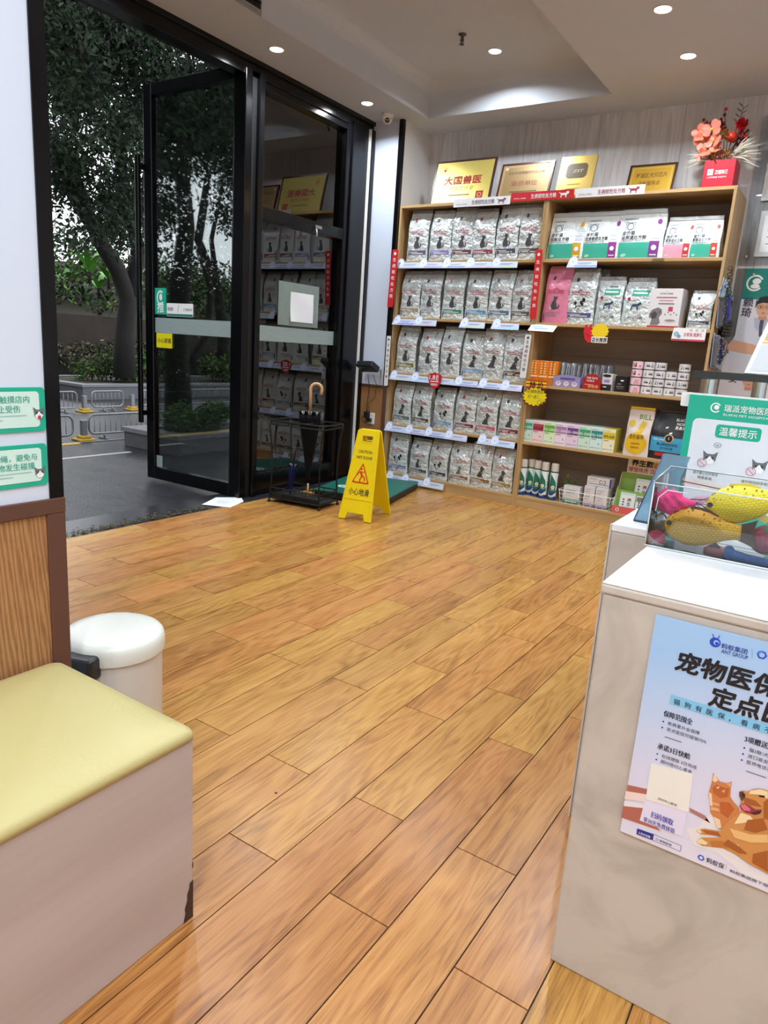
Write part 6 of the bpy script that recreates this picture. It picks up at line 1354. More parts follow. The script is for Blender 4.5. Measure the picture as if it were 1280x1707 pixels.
# kitten and retriever, flat areas of printed colour
O1, O2, O3, O4 = ink((206, 128, 74)), ink((226, 168, 116)), ink((186, 96, 48)), ink((238, 208, 170))
D1, D2, D3, D4 = ink((206, 142, 78)), ink((232, 184, 118)), ink((168, 92, 40)), ink((240, 214, 168))
def k8(pts, m, cc): qp(pts, m, cc, Q8)
k8([(100, 900), (250, 870), (420, 700), (470, 880), (640, 1150), (900, 1400), (1113, 1470), (1200, 1600), (850, 1500), (500, 1200), (200, 1100)], ink((232, 226, 226)), c)
k8([(425, 300), (440, 200), (520, 310), (600, 330), (670, 310), (655, 400), (650, 500), (690, 560), (760, 640), (760, 800), (600, 880), (560, 900), (500, 900), (470, 800), (400, 690), (395, 560), (375, 470)], O1, c+.0005)
k8([(432, 290), (452, 205), (500, 300), (450, 320)], O4, c+.0008); k8([(600, 335), (665, 318), (650, 380)], O2, c+.0008)
k8([(430, 380), (480, 350), (560, 380), (640, 400), (620, 500), (520, 510), (440, 450)], O3, c+.0009); k8([(470, 380), (520, 370), (500, 400)], O4, c+.0011); k8([(540, 420), (590, 410), (570, 450)], O2, c+.0011)
k8([(380, 440), (420, 460), (430, 620), (400, 600)], O4, c+.0009); k8([(520, 560), (640, 570), (700, 650), (620, 760), (530, 700)], O3, c+.0008); k8([(410, 620), (500, 640), (520, 680), (410, 660)], O2, c+.001); k8([(440, 740), (520, 780), (540, 880), (490, 890)], O4, c+.0009); k8([(430, 560), (520, 590), (500, 610), (420, 590)], O2, c+.001)
k8([(760, 440), (800, 420), (860, 430), (930, 400), (1020, 390), (1113, 420), (1300, 520), (1340, 1500), (1113, 1450), (870, 1320), (720, 1210), (560, 1130), (300, 1100), (230, 1040), (300, 1000), (520, 1000), (480, 975), (290, 960), (225, 905), (330, 890), (530, 920), (580, 840), (700, 740), (780, 670), (770, 580), (790, 540)], D1, c+.0012)
k8([(900, 420), (1020, 400), (1113, 430), (1113, 520), (1000, 470), (880, 460)], D4, c+.0016); k8([(820, 500), (960, 540), (1040, 620), (900, 600), (820, 560)], D3, c+.0016)
k8([(760, 430), (800, 425), (840, 470), (830, 510), (790, 550), (760, 480)], ink((96, 64, 58)), c+.002); k8([(790, 440), (820, 450), (830, 490), (800, 490)], ink((52, 38, 40)), c+.0024)
k8([(760, 600), (830, 570), (880, 600), (960, 650), (1040, 650), (1030, 690), (950, 715), (840, 690), (780, 640)], ink((150, 50, 66)), c+.002); k8([(770, 600), (830, 580), (900, 640), (900, 670), (820, 660)], ink((216, 110, 130)), c+.0024); k8([(900, 690), (1040, 660), (1020, 700), (950, 715)], ink((70, 34, 36)), c+.0024)
k8([(1000, 470), (1080, 480), (1070, 505), (1010, 495)], ink((50, 36, 30)), c+.002); k8([(1060, 560), (1113, 520), (1200, 600), (1180, 800), (1060, 760)], D3, c+.0016)
k8([(780, 690), (900, 730), (940, 790), (800, 820), (700, 830)], D4, c+.0017); k8([(860, 780), (1060, 760), (1113, 900), (960, 940), (820, 900)], D3, c+.0018); k8([(640, 880), (900, 960), (1113, 960), (1113, 1060), (900, 1060), (700, 1000)], D2, c+.0018)
k8([(640, 1080), (760, 1090), (720, 1150)], D4, c+.0018); k8([(620, 1020), (760, 1110), (860, 1200), (760, 1190), (560, 1080)], D3, c+.002); k8([(930, 1200), (1113, 1160), (1113, 1420), (920, 1310)], D3, c+.0018)
k8([(230, 905), (270, 890), (300, 930), (280, 950)], D4, c+.002); k8([(230, 1030), (300, 1010), (370, 1060), (350, 1090), (260, 1070)], D4, c+.002); k8([(300, 900), (500, 930), (540, 990), (350, 950)], D3, c+.0016); k8([(400, 1040), (560, 1040), (620, 1130), (420, 1110)], ink((190, 116, 56)), c+.0016)
x, z = Q(576, 1464); mb.ring(fc, x, z, .0058, .0022, BL, c+.0004, 6); qt('蚂蚁保', 605, 1485, .0104, TXT, .02, w=.0285); ql(722, 1500, 716, 1530, .0004, GREY); qt('蚂蚁集团旗下保险代理', 738, 1542, .0062, TXT, .01, w=.085)
tag(mb.obj('insurance_poster'), 'blue poster with kitten and retriever on counter front', 'poster')

# ---------------------------------------------------------------- clear toy box and what lies in it
TB = glass('toy_box_acrylic', (.95, .965, .97), 1.49, mul=1.0)
bx0, bx1, by0, by1, bz = XC-.004, .07, 1.545, 1.69, ZT_+.0005
t = thing('toy_box', 'clear acrylic box of cat toys on the near counter', 'box', ((bx0+bx1)/2, (by0+by1)/2, bz)); mb = MB(); th = .003; hb = .14
mb.box(bx0, bx1, by0, by1, bz, bz+th, TB); mb.box(bx0, bx0+th, by0, by1, bz+th, bz+hb+.008, TB, .001, 1); mb.box(bx1-th, bx1, by0, by1, bz+th, bz+hb, TB); mb.box(bx0+th, bx1-th, by0, by0+th, bz+th, bz+hb, TB, .001, 1); mb.box(bx0+th, bx1-th, by1-th, by1, bz+th, bz+hb+.02, TB, .001, 1); mb.obj('acrylic_walls', t, True)
mb = MB(); EDGE = mat('acrylic_polished_edge', (206, 214, 216), .1, var=.02)
mb.tube([(bx0, by0, bz+hb+.003), (bx0, by1, bz+hb+.018)], .0016, EDGE, 6); mb.tube([(bx0, by0, bz+hb), (bx1, by0, bz+hb)], .0016, EDGE, 6); mb.tube([(bx0, by1, bz+hb+.02), (bx1, by1, bz+hb+.02)], .0016, EDGE, 6); mb.tube([(bx0+.001, by0+.001, bz), (bx0+.001, by0+.001, bz+hb)], .0016, EDGE, 6); mb.tube([(bx0, by0, bz+.002), (bx1, by0, bz+.002)], .002, EDGE, 6)
mb.tube([(bx0+.012, by0-.001, bz+.08), (bx0+.014, by0-.001, bz+hb-.03), (bx0+.03, by0-.001, bz+hb-.012), (bx0+.07, by0-.001, bz+hb-.012)], .0012, EDGE, 5); mb.obj('polished_edges', t, True)
def fish_mat(name, top, mid, spot):
    m = bpy.data.materials.new(name); m.use_nodes = True; tt = m.node_tree; b = tt.nodes['Principled BSDF']; b.inputs['Roughness'].default_value = .55; N = tt.nodes.new; L = tt.links.new
    tc = N('ShaderNodeTexCoord'); br = N('ShaderNodeTexBrick'); br.inputs['Scale'].default_value = 1; br.inputs['Brick Width'].default_value = .0085; br.inputs['Row Height'].default_value = .0052; br.inputs['Mortar Size'].default_value = .0007; br.inputs['Mortar Smooth'].default_value = .6
    sp = N('ShaderNodeSeparateXYZ'); cb = N('ShaderNodeCombineXYZ'); L(tc.outputs['Object'], sp.inputs[0]); L(sp.outputs['X'], cb.inputs['X']); L(sp.outputs['Z'], cb.inputs['Y']); L(cb.outputs[0], br.inputs['Vector'])
    br.inputs['Color1'].default_value = lin(mid); br.inputs['Color2'].default_value = tuple(v*.93 for v in lin(mid)[:3])+(1,); br.inputs['Mortar'].default_value = lin(spot)
    vo = N('ShaderNodeTexVoronoi'); vo.inputs['Scale'].default_value = 130; L(cb.outputs[0], vo.inputs['Vector'])
    mr = N('ShaderNodeMapRange'); mr.inputs['From Min'].default_value = .004; mr.inputs['From Max'].default_value = .03; L(sp.outputs['Z'], mr.inputs['Value'])
    st = N('ShaderNodeMath'); st.operation = 'LESS_THAN'; st.inputs[1].default_value = .32; L(vo.outputs['Distance'], st.inputs[0]); ml = N('ShaderNodeMath'); ml.operation = 'MULTIPLY'; L(st.outputs[0], ml.inputs[0]); L(mr.outputs['Result'], ml.inputs[1])
    mx = N('ShaderNodeMix'); mx.data_type = 'RGBA'; L(mr.outputs['Result'], mx.inputs['Factor']); L(br.outputs['Color'], mx.inputs['A']); mx.inputs['B'].default_value = lin(top)
    m2 = N('ShaderNodeMix'); m2.data_type = 'RGBA'; L(ml.outputs[0], m2.inputs['Factor']); L(mx.outputs['Result'], m2.inputs['A']); m2.inputs['B'].default_value = lin((96, 66, 16)); L(m2.outputs['Result'], b.inputs['Base Color'])
    bp = N('ShaderNodeBump'); bp.inputs['Strength'].default_value = .6; bp.inputs['Distance'].default_value = .002; L(br.outputs['Fac'], bp.inputs['Height']); bp.invert = True; L(bp.outputs['Normal'], b.inputs['Normal']); return m
def fish(label, c, rot, L, H, body, fin, roll=0):
    t = thing('fish_toy', label, 'cat toy', c); t.rotation_euler = (roll, rot, 0); mb = MB(); rg = []; ns = 20
    prof = [(0, .12), (.03, .42), (.1, .68), (.2, .88), (.32, 1), (.45, .98), (.58, .86), (.7, .68), (.82, .5), (.92, .42), (1, .42)]
    for q, k in prof: rg.append([Vector((-L/2+L*q, .36*H*k*math.sin(a)*.9, .5*H*k*math.cos(a)*(1 if math.cos(a) > 0 else .96))) for a in [2*PI*j/ns for j in range(ns)]])
    mb.loft(rg, body); mb.obj('body', t)
    mb = MB(); mb.prism(Fr((L/2-.004, .002, 0), (1, 0, 0), (0, 0, 1)), [(0, -H*.2), (L*.12, -H*.28), (L*.22, -H*.36), (L*.17, 0), (L*.22, H*.36), (L*.12, H*.28), (0, H*.2)], .004, fin); mb.obj('tail', t)
    mb = MB(); mb.prism(Fr((0, .0015, H*.40), (1, 0, 0), (0, 0, 1)), [(-L*.22, 0), (-L*.15, H*.16), (L*.05, H*.12), (L*.2, -H*.02), (L*.2, -H*.1), (-L*.2, -H*.06)], .003, fin); mb.prism(Fr((0, .0015, -H*.42), (1, 0, 0), (0, 0, 1)), [(L*.1, .0), (L*.2, -H*.14), (L*.26, -H*.02), (L*.2, H*.1)], .003, fin); mb.obj('fin', t)
    mb = MB(); mb.disc(Fr((-L*.42, -H*.23, H*.1), (1, 0, 0), (0, 0, 1)), 0, 0, H*.07, INKK, .002, 12); mb.obj('eye', t); return t
FIN = mat('dark_fin', (70, 46, 36), .6, var=.3)
fb = lambda px, py, y: ay(px, py, y)
fish('lower yellow fish toy lying in the clear box', fb(1170, 881, 1.588), math.radians(-4), .15, .083, fish_mat('yellow_fish_print', (232, 168, 40), (255, 206, 22), (206, 152, 20)), FIN)
fish('upper lime yellow fish toy resting on the lower fish', fb(1243, 842, 1.605)+Vector((0, 0, .003)), math.radians(-17), .155, .082, fish_mat('lime_fish_print', (214, 208, 60), (246, 224, 24), (206, 172, 24)), mat('pale_fin', (214, 190, 90), .6, var=.3))
HP = mat('hot_pink_felt', (232, 52, 130), .8, var=.1, bump=.3, bscale=200); c = fb(1119, 836, 1.60); t = thing('mouse_toy', 'hot pink crumpled felt toy at left top in clear box', 'cat toy', c)
bm = bmesh.new(); bmesh.ops.create_icosphere(bm, subdivisions=4, radius=.030); rr = random.Random(2)
for v in bm.verts: p = v.co.copy(); k = 1+.20*math.sin(p.x*150+1)*math.sin(p.z*120+p.y*90)+.10*math.sin(p.x*300+p.z*260); v.co = Vector((p.x*k*1.05, p.y*k*.8, p.z*k*.9))
mb = MB(); mb.bm(bm, HP, True); mb.obj('felt_body', t); mb = MB(); mb.loft([[Vector((.02+.03*q/5, .012*math.cos(a)*(1-.12*q), .003+.013*math.sin(a)*(1-.12*q))) for a in [2*PI*j/12 for j in range(12)]] for q in range(6)], HP); mb.obj('nose', t)
mb = MB(); mb.prism(Fr((-.03, -.01, .012), (1, 0, .1), (0, .2, 1)), [(0, 0), (.012, -.012), (.05, -.004), (.045, .008), (.015, .016)], .004, HP); mb.obj('ear', t)
mb = MB()
for k in range(9): a = Vector((.046, 0, .004)); e = a+Vector((.02+.004*k, rr.uniform(-.012, .008), -.018+.006*rr.random()*k)); mb.tube([a, a.lerp(e, .5)+Vector((0, 0, .004)), e], .0007, mat('purple_thread', (110, 40, 110), .6), 4)
mb.obj('thread', t)
def feather(label, c, d_, L, W, m, n=70, name='feather_toy'):
    mb = MB(); rr = random.Random(int(c[0]*900)); d_ = Vector(d_).normalized(); u = d_.cross(Vector((0, 1, 0))).normalized(); mb.tube([c, Vector(c)+d_*L], .0012, STEM, 5)
    for k in range(n):
        q = k/n; s_ = -1 if k % 2 else 1; a = Vector(c)+d_*L*q; wv = W*math.sin(PI*min(1, .15+q*.85))**.7*rr.uniform(.45, 1.15); e = a+d_*wv*.9+u*s_*wv*.55+Vector((0, rr.uniform(-.006, .006), 0)); p = d_*.0006; mb.add([a-p, a+p, e+p*.5, e-p*.4], [(0, 1, 2, 3)], m)
    return tag(mb.obj(name), label, 'cat toy')
feather('bright pink feather lying behind the pink felt toy in box', fb(1150, 832, 1.63), (1, 0, .12), .085, .026, mat('pink_feather', (236, 96, 170), .7, var=.2), 90)
feather('wispy tan and cream feather lying on top of the toys', fb(1232, 822, 1.625), (-1, .1, .05), .12, .032, mat('cream_feather', (222, 180, 140), .8, var=.3), 80)
t = thing('bell_toy', 'silver bell with dark cap beside the tan feather', 'cat toy', fb(1236, 824, 1.62)); mb = MB(); mb.sphere(.006, 0, 0, .0055, CHROME, 2); mb.obj('bell', t); mb = MB(); mb.lathe([(.003, 0), (.0055, .004), (.0055, .011), (.002, .014)], mat('brown_cap', (74, 44, 40), .5), 12, mx=Matrix.Translation((-.002, 0, 0)) @ Matrix.Rotation(-PI/2, 4, 'Y')); mb.obj('cap', t)
t = thing('rattle_ball', 'pink and white slotted rattle ball at front left of box', 'cat toy', fb(1094, 898, 1.569)); R_ = .0195
mb = MB(); hm = Matrix.Rotation(math.radians(28), 4, 'Y'); PB = mat('pink_plastic', (230, 90, 140), .35); WB = mat('pale_plastic', (238, 214, 216), .35)
mb.lathe([(max(.0004, R_*math.cos(a)), R_*math.sin(a)) for a in [-PI/2+PI/2*i/8 for i in range(9)]], WB, 28, mx=hm); mb.obj('lower_half', t); mb = MB(); mb.lathe([(max(.0004, R_*math.cos(a)), R_*math.sin(a)) for a in [PI/2*i/8 for i in range(9)]], PB, 28, mx=hm); mb.lathe([(R_, -.001), (R_+.0006, 0), (R_, .001)], INKW, 28, mx=hm); mb.obj('upper_half', t)
mb = MB(); rot = hm.to_3x3()
for az_ in range(-75, 80, 30):
    for el in (-32,):
        P = []
        for da, de in ((-6, -13), (6, -13), (7, 13), (-7, 13)): a, e = math.radians(az_+da-90), math.radians(el+de); P.append(rot @ Vector((1.015*R_*math.cos(e)*math.cos(a), 1.015*R_*math.cos(e)*math.sin(a), 1.015*R_*math.sin(e))))
        mb.add(P, [(0, 1, 2, 3)], ink((120, 96, 110)))
mb.obj('slot', t)
t = thing('mouse_toy', 'grey green plush mouse in crinkled clear wrap at left', 'cat toy', fb(1112, 876, 1.618)+Vector((0, 0, -.005))); mb = MB(); mb.sphere(0, 0, 0, .022, mat('grey_green_plush', (132, 140, 128), .9, var=.3, bump=.5, bscale=300), 3, 1.2, .8, .75); mb.obj('plush_body', t)
bm = bmesh.new(); bmesh.ops.create_icosphere(bm, subdivisions=4, radius=.03)
for v in bm.verts: p = v.co.copy(); k = 1+.10*math.sin(p.x*260)*math.sin(p.z*230+p.y*190)+.06*math.sin(p.z*500+p.x*400); v.co = Vector((p.x*k*1.0, p.y*k*.6, p.z*k*1.0+.008))
mb = MB(); mb.bm(bm, glass('cellophane', (.9, .92, .93), 1.5, .06, .12, (226, 226, 230), mul=2.2), False); mb.obj('wrap', t)
BLU = mat('blue_rope', (40, 120, 214), .7, var=.15, bump=.5, bscale=90); t = thing('rope_toy', 'blue bone shaped toy lying low at right in clear box', 'cat toy', fb(1246, 929, 1.575)); mb = MB(); mb.tube([(-.036, 0, .0), (-.025, 0, -.001), (0, 0, -.003), (.03, 0, -.004), (.06, 0, -.006), (.09, 0, -.006)], [.009, .0105, .009, .0085, .009, .010], BLU, 14); mb.sphere(-.036, 0, .007, .0105, BLU, 2); mb.sphere(-.037, 0, -.005, .0095, BLU, 2); mb.obj('rope_body', t)
t = thing('ball_toy', 'maroon ball behind the blue toy at right in clear box', 'cat toy', fb(1276, 900, 1.62)); mb = MB(); mb.sphere(0, 0, 0, .031, mat('maroon_plush', (142, 56, 78), .8, var=.2, bump=.4, bscale=150), 3); mb.obj('ball', t); mb = MB(); mb.sphere(.006, -.012, .022, .014, mat('green_plush', (80, 140, 100), .8, var=.2), 2); mb.obj('green_patch', t)
mb = MB(); c = fb(1192, 921, 1.60); mb.sphere(c.x, c.y, c.z+.004, .02, mat('pink_stripe_plush', (216, 140, 150), .8, var=.35, vscale=120, stretch=(1, 1, 6)), 3, 1.2, 1, .6); tag(mb.obj('ball_toy'), 'pale pink striped plush below the lower fish toy', 'cat toy')
mb = MB(); mb.sphere(fb(1204, 868, 1.655).x, 1.655, fb(1204, 868, 1.655).z-.012, .022, mat('dark_plush', (60, 46, 56), .9, var=.3), 3, 1.5, .9, .8); tag(mb.obj('ball_toy'), 'dark plush toy behind the two yellow fish', 'cat toy')

# ---------------------------------------------------------------- desk sign, blue stand, riser with leaflets
ys = 1.95; zt = ay(1150, 657, ys).z; x0 = ay(1150, 657, ys).x; xc = ay(1230, 722, ys).x; sw = 2*(xc-x0)
t = thing('desk_sign', 'green bordered desk sign with cat drawings on the far counter', 'sign', (xc, ys+.01, ZT_))
mb = MB(); mb.prism(front(0, ys+.012, 0), [(x0, ZT_+.0005), (x0+sw, ZT_+.0005), (x0+sw, zt), (x0, zt)], .012, GREEN); mb.obj('sign_board', t, True)
mb = MB(); mb.prism(front(0, ys+.02, 0), rrect(x0-.022, zt-.032, x0+.02, zt+.004, .004), .006, WHITE); mb.box(x0-.004, x0+sw, ys+.002, ys+.014, zt, zt+.004, WHITE); mb.obj('frame_clip', t, True)
mb = MB(); fr = front(0, ys, 0); c = .0006
mb.poly(fr, rrect(x0+.018, ZT_+.03, x0+sw-.018, zt-.058, .014), ink((222, 226, 232)), c)
mb.ring(fr, x0+.066, zt-.028, .0125, .003, INKW, c, 20, .6, 5.6); mb.disc(fr, x0+.068, zt-.027, .006, INKW, c, 12); mb.text(fr, '瑞派宠物医院', x0+.086, zt-.034, .0185, INKW, 'l', .01, c+.0006, .108); mb.text(fr, 'RUIPAI PET HOSPITAL', x0+.086, zt-.046, .008, INKW, 'l', .005, c+.0006, .108)
tz = ay(1230, 722, ys).z; mb.poly(fr, rrect(xc-.052, tz-.017, xc+.052, tz+.017, .008), GREEN, c+.0004); mb.text(fr, '温馨提示', xc, tz-.0085, .0215, INKW, 'c', .012, c+.001, .086)
for px, py, l1, l2 in ((1180, 763, '请不要让您的爱宠', '随意走动'), (1262, 778, '请勿用您的手机', '随意拍照')):
    p = ay(px, py, ys); cat_face(mb, fr, p.x+.004, p.z, .036, c+.0004); mb.ring(fr, p.x-.012, p.z-.014, .0115, .0018, ink((206, 120, 150)), c+.0024, 20); mb.line(fr, [(p.x-.02, p.z-.007), (p.x-.005, p.z-.021)], .0016, ink((206, 120, 150)), c+.0026)
    mb.text(fr, l1, p.x, p.z-.044, .0082, INKK, 'c', .005, c+.001, .06); mb.text(fr, l2, p.x, p.z-.056, .0082, INKK, 'c', .005, c+.001)
p = ay(1196, 742, ys); mb.ring(fr, p.x, p.z, .009, .001, ink((70, 110, 110)), c+.0012, 16, 0, 2*PI, .75); mb.text(fr, 'Hi', p.x, p.z-.003, .0075, ink((70, 110, 110)), 'c', 0, c+.0014)
mb.obj('sign_print', t, True)

a, b_ = az(1057, 868, ZT_), az(1082, 873, ZT_); yb2 = 1.775; tp = ay(1107, 757, yb2+.05)
t = thing('blue_display_stand', 'leaning blue translucent display stand beside the toy box', 'display stand', (a.x+.05, yb2, ZT_))
v = tp-Vector((a.x, yb2, ZT_)); mb = MB(); fr = Fr((a.x, yb2, ZT_+.003), (1, -.1, 0), v); L_ = v.length
u = Vector((1, -.1, 0)).normalized(); v = v.normalized(); n = u.cross(v).normalized()
def sk(al, h, c_): return Vector((a.x, yb2, ZT_+.002))+u*al+v*h+n*c_
BLG = glass('blue_acrylic', (.55, .72, .82), 1.49, .08, .5, (130, 172, 196), mul=1.2); w_ = .062
mb.add([sk(0, 0, 0), sk(w_, 0, 0), sk(w_, L_, 0), sk(0, L_, 0), sk(0, 0, -.004), sk(w_, 0, -.004), sk(w_, L_, -.004), sk(0, L_, -.004)], [(0, 1, 2, 3), (7, 6, 5, 4), (0, 3, 7, 4), (1, 5, 6, 2), (3, 2, 6, 7), (0, 4, 5, 1)], BLG); mb.obj('blue_panel', t, True)
mb = MB(); NV = mat('navy_edge', (34, 52, 110), .3); mb.tube([sk(0, 0, -.002), sk(0, L_, -.002)], .0025, NV, 6); mb.tube([sk(0, 0, -.001), sk(w_, 0, -.001)], .004, mat('dark_edge', (40, 56, 74), .4), 6); mb.obj('edge', t, True)
mb = MB(); mb.add([sk(w_-.01, L_*.9, -.005), sk(w_, L_*.9, -.005), Vector((a.x+.085, yb2+.11, ZT_+.0005)), Vector((a.x+.075, yb2+.11, ZT_+.0005))], [(0, 1, 2, 3), (3, 2, 1, 0)], BLG); mb.obj('back_leg', t, True)

zr = 1.203; rx0 = ay(1158, 613, 2.35).x
GLE = mat('dark_green_glass_edge', (14, 26, 22), .1, var=.1, spec=.8)
t = thing('glass_riser', 'dark edged glass riser shelf on steel posts over far counter', 'shelf', (rx0+.5, 2.5, ZT_))
mb = MB(); mb.box(rx0, 1.2, 2.35, 2.66, zr-.02, zr, glass('riser_glass', (.72, .82, .78), 1.5)); mb.obj('glass_shelf', t, True)
mb = MB(); mb.box(rx0, 1.2, 2.347, 2.35, zr-.021, zr+.0005, GLE); mb.box(rx0-.003, rx0, 2.347, 2.663, zr-.021, zr+.0005, GLE); mb.obj('front_edge', t, True)
for px, y in ((1181, 2.42), (1268, 2.60)):
    p = ay(px, 635, y); mb = MB(); mb.lathe([(.024, .001), (.024, .006), (.022, .008), (.022, zr-.02-ZT_-.005), (.024, zr-.0215-ZT_)], CHROME, 24, (p.x, y, ZT_)); mb.obj('post', t, True)
t = thing('leaflet_stand', 'pale slanted leaflet holder standing on the glass riser', 'leaflet holder', (ay(1262, 600, 2.5).x+.05, 2.5, zr))
q0, q1 = ay(1242, 611, 2.45), ay(1276, 545, 2.56); q0.z = zr+.001
v = Vector((q1.x-q0.x, .11, q1.z-q0.z)); fr = Fr(q0, (1, .1, 0), v); fr.n = fr.u.cross(fr.v).normalized(); L_ = v.length+.05; mb = MB(); mb.prism(fr, [(0, 0), (.21, 0), (.21, L_), (0, L_)], .003, ink((226, 226, 228))); mb.obj('holder', t, True)
mb = MB(); mb.rect(fr, .012, .01, .2, L_*.48, ink((206, 210, 216)), .0036); mb.rect(fr, .012, L_*.5, .2, L_*.53, ink((226, 190, 110)), .0036); mb.rect(fr, .014, L_*.55, .2, L_, ink((206, 176, 104)), .0036); mb.disc(fr, .14, L_*.22, .04, ink((150, 40, 44)), .004, 20); mb.disc(fr, .14, L_*.24, .028, ink((224, 206, 190)), .0046, 18); mb.obj('leaflet', t, True)

# ================================================================ ceiling fittings
def lamp_glow(): return mat('lamp_diffuser', (255, 252, 246), .4, emit=14.0, var=0)
def downlight(x, y, z, label, seen=True, watts=LAMP_W):
    t = thing('downlight', label, 'ceiling light', (x, y, z), 0, 'recessed ceiling downlights')
    mb = MB(); mb.lathe([(.052, -.0005), (.053, -.004), (.046, -.005), (.043, -.002)], WHITE, 32, (0, 0, 0)); mb.obj('trim_ring', t)
    mb = MB(); mb.lathe([(.0425, -.0012), (.0425, -.0032), (.001, -.0034)], lamp_glow(), 28); mb.obj('diffuser', t)
    l = bpy.data.lights.new('downlight_beam', 'AREA'); l.shape = 'DISK'; l.size = .085; l.energy = watts; l.color = (.88, .95, 1.0); l.spread = math.radians(150)
    o = bpy.data.objects.new('downlight_beam', l); COL.objects.link(o); o.parent = t; o.location = (0, 0, -.008); return t
for (px, py), lab in zip(((461, 82), (612, 172), (1105, 15), (1147, 93)), ('bright downlight over the glass door', 'bright downlight beside the dome camera', 'bright downlight at the top edge, right of the ceiling tray', 'bright downlight in ceiling above the red flower vase')):
    p = az(px, py, ZC); downlight(p.x, p.y, ZC, lab)
p = az(825, 85, ZT+.06); downlight(p.x, p.y, ZT+.06, 'bright downlight inside the raised ceiling tray')
for x, y, z in ((-3.55, 2.75, ZC), (-3.55, 1.7, ZC), (-2.45, 2.6, ZT+.06), (-1.2, 2.7, ZC), (-.3, 4.6, ZC), (.2, 2.7, ZC), (1.3, 3.9, ZC), (-.6, .9, ZC), (.9, .9, ZC), (-.9, -.9, ZC), (.6, -1.0, ZC), (-.15, -.3, ZC), (1.5, -.2, ZC), (-.2, -1.8, ZC)):  # unseen lamps added as fill light, boosted behind the camera
    downlight(x, y, z, 'unseen recessed downlight added outside the view to brighten the room', watts=LAMP_W*(1.45 if y < 0 else 1.0))
mb = MB(); p = az(771, 57, ZT+.06); mb.lathe([(.028, 0), (.028, -.004), (.012, -.008), (.010, -.03), (.014, -.034), (.014, -.04), (.006, -.044), (.004, -.06)], mat('sprinkler_grey', (90, 88, 88), .4, metal=.6), 16, (p.x, p.y, p.z)); mb.lathe([(.018, -.062), (.018, -.064)], mat('sprinkler_grey', (90, 88, 88)), 16, (p.x, p.y, p.z))
for s_ in (-1, 1): mb.tube([(p.x+s_*.012, p.y, p.z-.036), (p.x+s_*.013, p.y, p.z-.052), (p.x, p.y, p.z-.063)], .002, _MATS['sprinkler_grey'], 5)
tag(mb.obj('sprinkler_head'), 'small grey sprinkler head hanging from the ceiling tray', 'sprinkler')
p = az(646, 190, ZC); t = thing('dome_camera', 'white dome security camera on ceiling above the pillar', 'security camera', (p.x, p.y, ZC)); CW = mat('camera_white', (230, 230, 232), .3, var=.02)
mb = MB(); mb.lathe([(.048, -.0005), (.05, -.01), (.047, -.028), (.04, -.032)], CW, 28); mb.obj('base', t); mb = MB(); mb.lathe([(.0005, -.078), (.018, -.074), (.033, -.064), (.041, -.048), (.042, -.03), (.036, -.024)], CW, 28); mb.obj('ball', t)
mb = MB(); dv = Vector((.5, -.7, -.45)).normalized(); q = dv.to_track_quat('Z', 'Y').to_matrix().to_4x4(); q.translation = Vector((0, 0, -.038)); mb.lathe([(.020, .034), (.020, .043), (.016, .045), (.001, .045)], mat('camera_lens_black', (16, 16, 20), .15, spec=.8), 20, mx=q); mb.obj('lens', t)
for k in range(2): mb = MB(); mb.lathe([(.005, .0), (.005, .002), (.001, .002)], ink((190, 196, 200), .2), 10, mx=q @ Matrix.Translation((-.009+.018*k, .004, .045))); mb.obj('infrared_light', t)
y1 = az(449, 25, ZC).y; t = thing('air_outlet', 'black slot air outlet with silver rim in ceiling tray side', 'air vent', (TX0, y1-.35, ZC+.005))
fr = side(TX0, 0, 0); mb = MB(); mb.prism(fr, [(y1-.7, ZC+.004), (y1, ZC+.004), (y1, ZT-.01), (y1-.7, ZT-.01)], .006, CHROME); mb.obj('rim', t, True); mb = MB(); mb.prism(Fr(fr(0, 0, .0061), fr.u, fr.v), [(y1-.69, ZC+.034), (y1-.012, ZC+.034), (y1-.012, ZT-.02), (y1-.69, ZT-.02)], .002, BLACKM); mb.obj('slot', t, True)
for k in range(4): mb = MB(); z = ZC+.06+.035*k; mb.prism(Fr(fr(0, 0, .0082), fr.u, fr.v), [(y1-.68, z), (y1-.02, z), (y1-.02, z+.006), (y1-.68, z+.006)], .012, BLACK); mb.obj('louvre', t, True)
mb = MB(); mb.rect(fr, y1-.30, ZC+.016, y1-.04, ZC+.022, ink((150, 150, 150)), .0066); mb.obj('rim_print', t, True)
